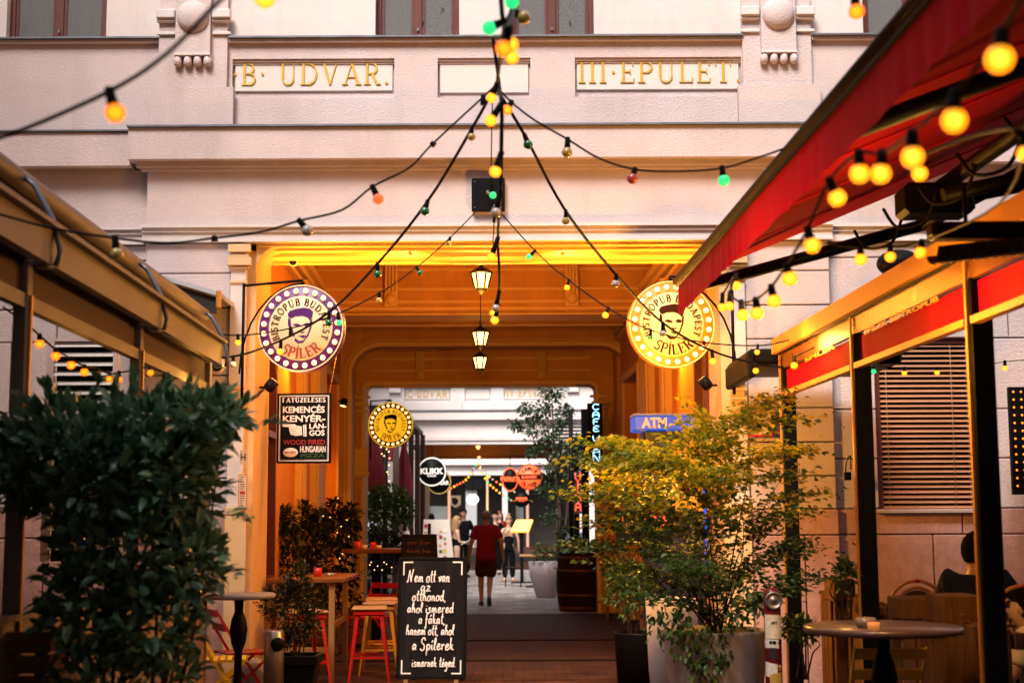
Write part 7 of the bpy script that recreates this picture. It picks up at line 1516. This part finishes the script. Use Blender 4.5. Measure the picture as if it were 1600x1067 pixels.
def person(label, loc, rz, H, pose, clothes, hair, skinm, group=None, shoes=M_shoe, heavy=1.0, eyes=True):
    t = thing('person', loc, label, 'person', group, rz=rz); s_ = H / 1.75; w_ = heavy
    J = {'pelvis': (0, 0, .95, .125 * w_, .10 * w_), 'belly': (0, .0, 1.08, .12 * w_, .10 * w_), 'chest': (0, .0, 1.28, .145 * w_, .105 * w_), 'neckb': (0, -.005, 1.45, .06), 'neck': (0, .01, 1.51, .052), 'head0': (0, .025, 1.575, .072, .08), 'head1': (0, .02, 1.655, .082, .095), 'head2': (0, .01, 1.715, .055, .065),
         'shL': (-.155 * w_, 0, 1.405, .055), 'shR': (.155 * w_, 0, 1.405, .055), 'elL': (-.25 * w_, -.03, 1.13, .040), 'elR': (.25 * w_, -.03, 1.13, .040), 'wrL': (-.27 * w_, .03, .89, .026), 'wrR': (.27 * w_, .03, .89, .026),
         'hipL': (-.09, 0, .90, .092 * w_), 'hipR': (.09, 0, .90, .092 * w_), 'knL': (-.10, .01, .49, .058), 'knR': (.10, .01, .49, .058), 'caL': (-.10, -.02, .36, .056), 'caR': (.10, -.02, .36, .056), 'anL': (-.10, -.02, .085, .034), 'anR': (.10, -.02, .085, .034), 'toL': (-.11, .13, .035, .034, .03), 'toR': (.11, .13, .035, .034, .03), 'heL': (-.10, -.05, .035, .034), 'heR': (.10, -.05, .035, .034), 'nose': (0, .125, 1.635, .014)}
    J.update(pose)
    for sd_ in 'LR':      # a palm, four fingers and a thumb per hand
        wv_ = Vector(J['wr' + sd_][:3]); d = (wv_ - Vector(J['el' + sd_][:3])).normalized(); sx_ = -1 if sd_ == 'L' else 1; sid = d.cross(Vector((sx_, 0, 0)));
        if sid.length < .2: sid = Vector((0, 0, 1))
        sid.normalize(); pm = wv_ + d * .055; J['pa' + sd_] = (*pm, .030, .017)
        for k, (o_, l_) in enumerate(((-.026, .075), (-.009, .088), (.009, .082), (.026, .065))):
            r0 = pm + d * .025 + sid * o_; J[f'f{k}{sd_}'] = (*(r0 + d * l_ * .5 - sid * 0), .0088); J[f'g{k}{sd_}'] = (*(r0 + d * l_ * .85 - Vector((sx_ * l_ * .25, 0, 0))), .0075)
        J['th' + sd_] = (*(wv_ + d * .05 + sid * .045), .0095); J['ti' + sd_] = (*(wv_ + d * .085 + sid * .055), .008)
    E = [('pelvis', 'belly'), ('belly', 'chest'), ('chest', 'neckb'), ('neckb', 'neck'), ('neck', 'head0'), ('head0', 'head1'), ('head1', 'head2'), ('head0', 'nose')]
    for d in 'LR': E += [('chest', 'sh' + d), ('sh' + d, 'el' + d), ('el' + d, 'wr' + d), ('wr' + d, 'pa' + d), ('pelvis', 'hip' + d), ('hip' + d, 'kn' + d), ('kn' + d, 'ca' + d), ('ca' + d, 'an' + d), ('an' + d, 'to' + d), ('an' + d, 'he' + d), ('wr' + d, 'th' + d), ('th' + d, 'ti' + d)] + [e for k in range(4) for e in (('pa' + d, f'f{k}{d}'), (f'f{k}{d}', f'g{k}{d}'))]
    body = skin('body', {k: tuple(c_ * s_ for c_ in v) for k, v in J.items()}, E, skinm, t, 'pelvis')
    def lerp(a, q, f): return tuple(a[i] + (q[i] - a[i]) * f for i in range(3))
    for (nm, kind_, m, ex) in clothes:
        K = {}; Ee = []
        def add(k, p, r_, r2=None): K[k] = (p[0] * s_, p[1] * s_, p[2] * s_, r_ * s_, (r2 or r_) * s_)
        ch, be, pe = J['chest'], J['belly'], J['pelvis']
        if kind_ in ('tee', 'long', 'tank'):
            add('o', lerp(pe, be, -1.3), .165 * w_ + ex, .145 * w_ + ex); add('p', lerp(pe, be, -.3), .160 * w_ + ex, .14 * w_ + ex); Ee.append(('o', 'p')); add('b', be, .140 * w_ + ex, .120 * w_ + ex); add('c', ch, .158 * w_ + ex, .12 * w_ + ex); add('n', lerp(ch, J['neckb'], .85), .072 + ex); Ee += [('p', 'b'), ('b', 'c'), ('c', 'n')]
            if kind_ != 'tank':
                for d in 'LR':
                    sh_, el_, wr_ = J['sh' + d], J['el' + d], J['wr' + d]; add('s' + d, sh_, .068 + ex); add('m' + d, lerp(sh_, el_, .5 if kind_ == 'tee' else .9), .060 + ex); Ee += [('c', 's' + d), ('s' + d, 'm' + d)]
                    if kind_ == 'tee': add('q' + d, lerp(sh_, el_, .72), .060 + ex); Ee.append(('m' + d, 'q' + d))
                    else: add('q' + d, el_, .05 + ex); add('r' + d, lerp(el_, wr_, .85), .036 + ex); Ee += [('m' + d, 'q' + d), ('q' + d, 'r' + d)]
        elif kind_ in ('shorts', 'trousers'):
            add('p', lerp(pe, be, .2), .138 * w_ + ex, .115 * w_ + ex); add('c', pe, .138 * w_ + ex, .12 * w_ + ex); Ee.append(('p', 'c'))
            for d in 'LR':
                h_, k_, a_ = J['hip' + d], J['kn' + d], J['an' + d]; add('h' + d, h_, .105 * w_ + ex); Ee.append(('c', 'h' + d))
                if kind_ == 'shorts': add('m' + d, lerp(h_, k_, .55), .094 * w_ + ex); add('k' + d, lerp(h_, k_, 1.0), .092 * w_ + ex); Ee += [('h' + d, 'm' + d), ('m' + d, 'k' + d)]
                else: add('k' + d, k_, .085 + ex); add('l' + d, lerp(k_, a_, .6), .082 + ex); add('a' + d, lerp(k_, a_, .95), .045 + ex); Ee += [('h' + d, 'k' + d), ('k' + d, 'l' + d), ('l' + d, 'a' + d)]
        elif kind_ == 'dress':
            add('p', (pe[0], pe[1], pe[2] - .18), .165 + ex, .135 + ex); add('q', pe, .145 + ex, .125 + ex); add('b', be, .120 + ex, .105 + ex); add('c', ch, .138 + ex, .115 + ex); Ee += [('p', 'q'), ('q', 'b'), ('b', 'c')]
        skin(nm, K, Ee, m, t, 'c' if 'c' in K else 'p')
    hd = Vector(J['head1'][:3]); fwd = (Vector(J['nose'][:3]) - Vector(J['head0'][:3])); fwd.z = 0; fwd.normalize(); rgt = Vector((fwd.y, -fwd.x, 0))
    def hp(f, r_, u): return (hd + fwd * f + rgt * r_ + Vector((0, 0, u))) * s_
    ar = math.atan2(-fwd.x, fwd.y); RH = Matrix.Translation(hd * s_) @ Matrix.Rotation(ar, 4, 'Z') @ Matrix.Scale(s_, 4)
    if hair:
        kind_, hm = hair; b = MB(); n_, m_ = 20, 12
        for i in range(m_ + 1):
            for k in range(n_):
                a = 2 * PI * k / n_; e_ = PI / 2 - (PI * .72) * i / m_; low = math.sin(e_); front = math.sin(a)
                if front > .1 and low < .35: e_ = math.asin(.35 if low < .35 else low)
                if kind_ == 'bald' and low > .62: rr_ = .80
                else: rr_ = 1.0
                rr_ *= 1 + .02 * math.sin(k * 5 + i * 3)
                b.v.append((.095 * rr_ * math.cos(e_) * math.cos(a), .112 * rr_ * math.cos(e_) * math.sin(a) - .012, .115 * rr_ * math.sin(e_) + .005))
        b.f = [(i * n_ + k, i * n_ + (k + 1) % n_, (i + 1) * n_ + (k + 1) % n_, (i + 1) * n_ + k) for i in range(m_) for k in range(n_)]; b.sm = [True] * len(b.f)
        if kind_ == 'long':
            for k in range(13):
                a = R(180 + 180 * k / 12); x0, y0 = .085 * math.cos(a), .10 * math.sin(a) - .01; b.tube(catmull([(x0, y0, .03), (x0 * 1.15, y0 * 1.1, -.10), (x0 * 1.1, y0 * 1.05 - .02, -.24), (x0 * .8, y0 * .95 - .02, -.36)], 4), [.032] * 9 + [.026, .018, .008, .003], 6)
        if kind_ == 'bun': b.sphere((0, -.05, .13), .05, 10, 7)
        place(b, RH); part('hair', b, hm, t, world=False)
    for sx_ in (-1, 1):
        b = MB(); b.sphere((sx_ * .085, -.005, -.02), .03, 8, 6, (.35, .6, 1)); place(b, RH); part('ear', b, skinm, t, world=False)
        if eyes: b = MB(); b.sphere((sx_ * .031, .088, .0), .011, 8, 6, (1.3, .5, .7)); place(b, RH); part('eye', b, M_black, t, world=False); b = MB(); b.box(sx_ * .031 - .018, sx_ * .031 + .018, .084, .096, .021, .027); place(b, RH); part('eyebrow', b, M_haird, t, world=False)
    if eyes: b = MB(); b.sphere((0, .078, -.062), .022, 10, 6, (1, .4, .28)); place(b, RH); part('mouth', b, mat('lips', (.25, .06, .05), .5), t, world=False)
    if shoes:
        for d in 'LR':
            he, to = Vector(J['he' + d][:3]), Vector(J['to' + d][:3]); f_ = (to - he).normalized(); b = MB(); pts = [he - f_ * .03, he, he.lerp(to, .5), to, to + f_ * .045]
            b.tube([q * s_ for q in pts], [.030 * s_, .042 * s_, .042 * s_, .048 * s_, .026 * s_], 10); part('shoe', b, shoes, t, world=False)
    return t
# man in red walking away down the passage exit
p = W(760, 944, 27.3)
person('bald man in a dark red polo and shorts walking away through the passage exit', (p.x, 27.3, 0), R(2), 1.78, {
 'hipL': (-.09, 0, .90, .10), 'hipR': (.09, 0, .90, .10), 'knL': (-.10, .10, .50, .06), 'caL': (-.10, .02, .38, .06), 'anL': (-.09, -.02, .10, .036), 'toL': (-.10, .10, .035, .034, .03), 'heL': (-.09, -.07, .04, .034),
 'knR': (.07, -.04, .49, .06), 'caR': (.06, -.12, .38, .058), 'anR': (.045, -.30, .17, .034), 'toR': (.05, -.24, .04, .034, .03), 'heR': (.045, -.35, .14, .034),
 'elL': (-.285, -.05, 1.14, .046), 'wrL': (-.32, .04, .90, .03), 'elR': (.275, -.07, 1.15, .046), 'wrR': (.31, -.03, .90, .03), 'belly': (0, .02, 1.08, .15, .14), 'head1': (0, .02, 1.655, .084, .1)},
 [('shirt', 'tee', M_shirtr, .026), ('shorts', 'shorts', M_shorts, .016)], ('bald', M_hairg), M_skin, heavy=1.22, eyes=True)
p = W(795, 907, 36.5)
person('woman in a black sleeveless jumpsuit facing the camera, hand raised to her mouth', (p.x, 36.5, 0), R(180), 1.66, {
 'elL': (-.26, .0, 1.14, .036), 'wrL': (-.27, .08, .92, .025), 'elR': (.25, .10, 1.17, .036), 'wrR': (.10, .20, 1.40, .025), 'hipL': (-.08, 0, .90, .088), 'toL': (-.14, .12, .035, .03), 'toR': (.13, .12, .035, .03)},
 [('top', 'dress', M_dress, .012), ('trousers', 'trousers', M_dress, .0)], ('bun', M_hairb), M_skinl, shoes=mat('tan_sandal', (.3, .14, .08), .6))
p = W(713, 925, 33.8)
person('woman with long blonde hair in a short black dress holding white menus', (p.x, 33.8, 0), R(-80), 1.66, {
 'elL': (-.20, .02, 1.14, .036), 'wrL': (-.14, .24, 1.10, .025), 'elR': (.20, .04, 1.13, .036), 'wrR': (.10, .26, 1.10, .025)}, [('dress', 'dress', M_dress, .014)], ('long', M_hairb), M_skinl, shoes=M_shoe)
sh2 = thing('paper_menus', W(729, 846, 33.7), 'white paper menus held by the blonde woman', 'menu'); b = MB(); b.box(-.15, .17, -.11, .11, -.006, .006); b.v = [tuple(Matrix.Rotation(R(-28), 3, 'Y') @ Vector(v)) for v in b.v]; part('sheets', b, M_panelw, sh2, world=False)
p = W(774, 900, 41.0)
person('dark haired man half hidden behind the man in red, facing the camera', (p.x, 41.0, 0), R(180), 1.78, {}, [('shirt', 'tee', M_blacks, .0), ('trousers', 'trousers', M_blacks, .0)], ('short', M_haird), M_skinl)
p = W(724, 900, 39.5)
person('tall man in black standing in the shade behind the blonde woman', (p.x, 39.5, 0), R(190), 1.86, {}, [('shirt', 'tee', M_blacks, .01), ('trousers', 'trousers', M_blacks, .0)], ('short', M_haird), M_skin, heavy=1.1)
p = W(674, 900, 42.0)
person('dark haired person in black standing in front of the far grey window', (p.x, 42.0, 0), R(20), 1.72, {}, [('shirt', 'long', M_blacks, .01), ('trousers', 'trousers', M_blacks, .0)], ('short', M_haird), M_skin)
p = W(781, 900, 46.0)
person('woman with reddish hair standing deep in the shade behind the others', (p.x, 46, 0), R(180), 1.80, {}, [('shirt', 'long', M_shirtr, .0), ('trousers', 'trousers', M_blacks, .0)], ('long', mat('auburn_hair', (.14, .03, .015), .5)), M_skinl)
def seated(label, px, pyh, Y, rz, H, shirt, hair, skinm, zs=0.46, **kw):
    """seated figure whose head top shows at (px,pyh)"""
    p = W(px, pyh, Y); dz = p.z - (zs + .84 * H / 1.75)
    P2 = {'pelvis': (0, 0, .10, .125, .11), 'belly': (0, .02, .24, .12, .1), 'chest': (0, .05, .44, .145, .105), 'neckb': (0, .06, .61, .075), 'neck': (0, .08, .645, .06), 'head0': (0, .11, .69, .072, .08), 'head1': (0, .11, .77, .082, .095), 'head2': (0, .10, .83, .055, .065), 'nose': (0, .21, .75, .014), 'shL': (-.165, .06, .60, .06), 'shR': (.165, .06, .60, .06), 'elL': (-.25, .16, .32, .04), 'elR': (.25, .16, .32, .04), 'wrL': (-.17, .38, .30, .026), 'wrR': (.17, .38, .30, .026), 'hipL': (-.09, .04, .09, .09), 'hipR': (.09, .04, .09, .09), 'knL': (-.12, .46, .10, .06), 'knR': (.12, .46, .10, .06), 'caL': (-.12, .45, -.05, .056), 'caR': (.12, .45, -.05, .056), 'anL': (-.12, .42, -.36, .034), 'anR': (.12, .42, -.36, .034), 'toL': (-.12, .56, -.42, .034, .03), 'toR': (.12, .56, -.42, .034, .03), 'heL': (-.12, .38, -.42, .034), 'heR': (.12, .38, -.42, .034)}
    return person(label, (p.x, Y, zs + dz), rz, H, P2, [('shirt', 'long' if kw.get('long') else 'tee', shirt, .012), ('trousers', 'trousers', M_blacks, .0)], hair, skinm, eyes=kw.get('eyes', True))
seated('dark haired person in navy seen from behind at the right terrace table', 1518, 842, 9.9, R(-35), 2.0, M_navy, ('short', M_haird), M_skin)
seated('dark haired guest in pale blue shirt seated behind posts of the right far terrace', 899, 818, 31.2, R(20), 1.75, M_blues, ('short', M_haird), M_skinl)
seated('guest in a pale blue shirt seated left of the exit, seen from behind', 570, 800, 29.0, R(-20), 1.75, M_blues, ('short', M_haird), M_skinl)
seated('guest in a dark cap and pale top behind the left exit bush', 588, 812, 30.0, R(150), 1.70, M_panelw, ('short', M_haird), M_skinl)
seated('guest in a white top seated low at the left exit, behind the bush leaves', 628, 815, 30.5, R(160), 1.66, M_panelw, ('short', M_haird), M_skinl)
seated('guest with a bare forearm and blue jeans cut by the right edge', 1625, 930, 9.0, R(60), 1.7, M_panelw, ('short', M_haird), M_skinl)
# ------------------------------------------------------------------ strings of party bulbs
def string_light(label, bulbs, wp=(), n=5, r=.006, br=.030, name='string_light', cable=None, sock=None):
    """bulbs: (attach px,py, bulb px,py, Y, kind, [scale]); wp: extra (order, px, py, Y) cable waypoints given as order float"""
    seq = [(i, W(b_[0], b_[1], b_[4])) for i, b_ in enumerate(bulbs)] + [(o, W(px, py, Y)) for o, px, py, Y in wp]; seq.sort(key=lambda q: q[0]); pts = [q[1] for q in seq]
    t = thing(name, pts[0], label, 'string lights', 'strings of party bulbs')
    part('cable', MB().tube(catmull(pts, n), r, 6), M_rubber, t)
    for b_ in bulbs:
        a = W(b_[0], b_[1], b_[4]); c_ = W(b_[2], b_[3], b_[4]); k = b_[5]; sc_ = b_[6] if len(b_) > 6 else 1.0; R_ = br * sc_; d = (c_ - a)
        if d.length < R_ * 1.2: d = Vector((0, 0, -1)) * R_ * 2.3; c_ = a + d
        dn = d.normalized(); s1 = c_ - dn * R_ * .75
        b = MB(); b.tube([a + dn * -.012, a, a.lerp(s1, .55), s1], [R_ * .42, R_ * .50, R_ * .52, R_ * .62], 10); part('socket', b, M_rubber, t)
        if k == 'n': continue
        M = dn.to_track_quat('-Z', 'Y').to_matrix(); b = MB(); b.lathe(c_, [(R_ * .5, R_ * .85), (R_ * .80, R_ * .55), (R_ * .98, R_ * .15), (R_ * .98, -R_ * .2), (R_ * .8, -R_ * .62), (R_ * .45, -R_ * .9), (.001, -R_)], 16, M); bb_ = part('bulb', b, {'y': S_y, 'o': S_o}.get(k, BULB[k]), t)
        if k in 'yo': b = MB(); b.sphere(c_, R_ * .56, 12, 8); part('glowing_core', b, E_core if k == 'y' else E_coreo, bb_)
    return t
# overhead, nearest the camera
string_light('blurred near string crossing the upper left with one orange bulb', [(171, 143, 180, 176, 4.0, 'o')], [(-2, -60, 232, 4.3), (-1, 30, 205, 4.2), (.5, 260, 85, 3.7), (1, 350, -5, 3.4), (2, 420, -60, 3.2)], r=.007)
string_light('near string at the top centre left with a bulb cut by the frame', [(416, -30, 414, -4, 3.6, 'y')], [(-1, 380, -80, 3.5), (1, 470, -90, 3.6)])
string_light('short near string at the top right with one orange bulb above the wall console', [(1334, -12, 1338, 18, 5.0, 'o')], [(-1, 1200, -60, 5.2), (1, 1420, -40, 4.8)])
# bundle hanging at centre
string_light('thick vertical bundle of mixed bulbs at the top centre', [(782, -20, 800, 3, 5.6, 'g'), (787, 34, 765, 44, 5.6, 'g'), (801, 18, 818, 28, 5.8, 'p'), (795, 46, 788, 76, 4.6, 'o'), (790, 44, 797, 70, 4.8, 'y'), (784, 68, 800, 90, 6.0, 'y'), (777, 130, 768, 153, 7.2, 'y', .9), (784, 162, 767, 188, 6.6, 'y'), (783, 240, 774, 268, 6.8, 'y')], [(-1, 784, -70, 5.6), (6.5, 779, 140, 7.2)], r=.010)
string_light('straight dark double cord falling from the bundle to below the near lantern', [(782, 300, 775, 332, 8.0, 'w'), (778, 372, 768, 401, 9.0, 'y'), (780, 455, 775, 481, 9.6, 'w', .9), (776, 470, 770, 489, 10, 'y', .8), (779, 478, 773, 500, 9.8, 'y')], [(-2, 770, 60, 7.4), (-1, 783, 160, 7.6), (-.5, 784, 240, 7.8), (1.5, 780, 420, 9.3)], r=.009)
string_light('thin cord with green bulb in front of the black box', [(768, 290, 770, 305, 9.0, 'g', .8), (772, 345, 774, 325, 9.2, 'w', .7)], [(-2, 770, 140, 8.0), (-1, 768, 220, 8.6), (2, 770, 380, 9.6)], r=.004)
YA_ = 8.0
string_light('left swag of unlit and coloured bulbs from the central knot to the left terrace', [(755, 152, 748, 148, 7.9, 'n'), (676, 225, 684, 232, 7.6, 'n'), (582, 292, 591, 311, 7.3, 'r'), (468, 345, 480, 360, 7.0, 'w'), (335, 372, 336, 384, 6.8, 'n'), (180, 372, 182, 396, 6.5, 'p')], [(-1, 772, 136, YA_), (1.5, 640, 262, 7.4), (2.5, 535, 328, 7.2), (3.5, 410, 362, 6.9), (4.5, 262, 380, 6.6), (5.5, 90, 358, 6.3), (6, 0, 335, 6.1), (7, -70, 310, 6.0)])
string_light('left straight cable from the central knot down across the left round sign', [(737, 202, 737, 214, 8.2, 'p', .8), (668, 315, 664, 330, 9.2, 'G'), (590, 412, 590, 428, 10.4, 'G'), (514, 488, 514, 504, 11.6, 'G'), (439, 532, 438, 549, 12.2, 'y'), (365, 557, 364, 569, 12.4, 'w')], [(-1, 772, 138, YA_), (5.5, 310, 553, 12.2), (6, 245, 530, 11.6)], r=.010)
string_light('right straight cable from the central knot down across the right round sign', [(820, 212, 825, 226, 8.4, 'G'), (884, 330, 884, 345, 9.4, 'p', .9), (963, 430, 962, 443, 10.6, 'w'), (1036, 505, 1035, 521, 11.6, 'w'), (1112, 548, 1114, 564, 12.2, 'y'), (1181, 568, 1181, 579, 12.4, 'y', .9)], [(-1, 775, 138, YA_), (5.5, 1235, 575, 12.4)], r=.010)
string_light('right swag with pale, red and green bulbs from the central knot to the red awning', [(799, 160, 793, 172, 7.8, 'o'), (887, 218, 886, 238, 7.6, 'p'), (992, 265, 988, 279, 7.4, 'R'), (1128, 263, 1131, 282, 7.0, 'g')], [(-1, 776, 136, YA_), (.5, 835, 188, 7.7), (1.5, 935, 247, 7.5), (2.5, 1060, 268, 7.2), (3.5, 1180, 248, 6.9), (4, 1235, 228, 6.8), (5, 1300, 195, 6.8)])
string_light('lower left string from the black box past the poster side of the left sign', [(703, 372, 702, 380, 13.2, 'p', .9), (651, 418, 656, 426, 12.9, 'G', .9), (593, 458, 592, 469, 12.6, 'p', .9), (528, 490, 530, 504, 12.4, 'g', .9), (454, 513, 454, 528, 12.3, 'n'), (372, 524, 372, 535, 12.2, 'y', .9), (287, 516, 287, 530, 11.8, 'y'), (245, 518, 243, 529, 11.5, 'G')], [(-1, 762, 312, 13.9), (7.5, 150, 506, 10.8), (8, 60, 488, 10.0)], r=.006)
string_light('lower right string from the black box across the right sign to the right terrace', [(836, 392, 827, 401, 13.2, 'g', .9), (889, 438, 886, 449, 12.9, 'y', .9), (951, 482, 946, 492, 12.6, 'y'), (1017, 516, 1016, 528, 12.4, 'G', .8), (1100, 535, 1099, 543, 12.3, 'n'), (1184, 540, 1183, 550, 12.2, 'y', .8), (1275, 522, 1273, 530, 11.5, 'y'), (1298, 528, 1300, 540, 11.2, 'y'), (1241, 558, 1241, 571, 11.4, 'y')], [(-1, 764, 312, 13.9), (5.5, 1230, 532, 11.9)], r=.006)
string_light('row of orange bulbs inside the left terrace below the brown screens', [(38, 503, 38, 515, 7.9, 'o'), (62, 524, 62, 537, 8.1, 'o'), (87, 546, 87, 556, 8.3, 'o'), (111, 560, 111, 570, 8.6, 'o'), (132, 572, 132, 581, 8.9, 'o'), (152, 575, 152, 585, 9.2, 'o', .9), (171, 584, 171, 592, 9.5, 'o', .9), (186, 582, 186, 593, 9.8, 'o', .9), (220, 577, 220, 587, 10.4, 'o'), (234, 572, 235, 582, 10.7, 'o'), (246, 567, 247, 574, 11.0, 'g'), (303, 550, 301, 562, 11.6, 'g', 1.1)], [(-1, 5, 480, 7.6)], br=.027)
string_light('big bright yellow bulbs looping under the red awning at the upper right', [(1565, 52, 1562, 92, 3.0, 'y', 1.05), (1492, 148, 1491, 188, 3.3, 'y', 1.0), (1425, 208, 1426, 245, 3.7, 'y', 1.0), (1378, 240, 1376, 271, 4.1, 'y', 1.0), (1342, 240, 1343, 271, 4.2, 'y', 1.0), (1296, 282, 1308, 309, 4.5, 'y', .95), (1262, 358, 1269, 383, 4.9, 'y', .95), (1229, 414, 1234, 435, 5.3, 'y', .97), (1205, 448, 1209, 470, 5.8, 'y', .97), (1181, 468, 1183, 489, 6.3, 'y', 1.0), (1158, 472, 1160, 492, 6.8, 'y', .97), (1141, 458, 1139, 478, 7.3, 'y', .85), (1150, 428, 1150, 446, 7.8, 'y', .9), (1129, 460, 1128, 480, 8.5, 'y', .85)], [(-1, 1600, -10, 2.8)], br=.031)
string_light('second loop of yellow bulbs under the black awning arm at the right', [(1436, 245, 1437, 271, 5.0, 'y', .95), (1600, 215, 1602, 240, 4.0, 'y', .8), (1440, 378, 1438, 394, 6.4, 'y', .9), (1391, 386, 1391, 401, 6.6, 'y', .85), (1344, 388, 1345, 405, 6.8, 'y', 1.0)], [(.5, 1530, 210, 4.4), (1.5, 1560, 320, 5.2), (5, 1290, 380, 7.0)], br=.031)
string_light('small bulbs reflected in line across the blind and the right wall', [(1365, 572, 1365, 580, 12.9, 'g', .9), (1413, 575, 1413, 583, 12.9, 'y', .9), (1464, 575, 1464, 582, 12.9, 'y', .9), (1517, 574, 1517, 582, 12.9, 'r', .9), (1570, 565, 1570, 575, 12.9, 'y', 1.0)], [(-1, 1250, 566, 12.9), (5, 1640, 560, 12.9)], r=.004, br=.028)  # reflections modelled as bulbs on a cable
# far court strings
FB = []
def tiny(label, pts, Y, seed):
    rr = random.Random(seed); t = thing('string_light', W(*pts[0], Y), label, 'string lights', 'strings of party bulbs'); cp = catmull([W(a, q, Y) for a, q in pts], 8); part('cable', MB().tube(cp, .006, 4), M_rubber, t)
    for k in range(1, len(cp), 2): b = MB(); b.sphere(cp[k] - Vector((0, 0, .05)), .035, 7, 5); part('bulb', b, BULB[rr.choice(['y', 'g', 'y', 'r', 'w', 'y'])], t)
tiny('far string of tiny coloured bulbs falling left from the far lanterns', [(744, 722), (730, 745), (712, 756), (695, 765)], 43, 1); tiny('far string of tiny coloured bulbs falling right from the far lanterns', [(746, 720), (760, 748), (778, 765), (800, 780)], 43, 2); tiny('second far string of bulbs just above the right one', [(747, 720), (762, 740), (785, 756), (812, 770)], 44, 3)
# warm light of the bulb clusters, plus fills added for valances and yellow chair
def bulb_and_fill_light(p, e):
    l = bpy.data.lights.new('bulb_light', 'POINT'); l.energy = e; l.color = (1, .46, .08); l.shadow_soft_size = .1; o = bpy.data.objects.new('bulb_light', l); COL.objects.link(o); o.location = p
bulb_and_fill_light(W(1200, 486, 6.6), 12); bulb_and_fill_light(W(1390, 300, 4.6), 1.2); bulb_and_fill_light(W(1340, 500, 7.8), 14); bulb_and_fill_light(W(1360, 540, 7.7), 36); bulb_and_fill_light(W(1235, 540, 11.3), 10)
bulb_and_fill_light(W(300, 600, 11.0), 2); bulb_and_fill_light(W(110, 600, 8.6), 1.2); bulb_and_fill_light(W(400, 560, 12.3), 6)
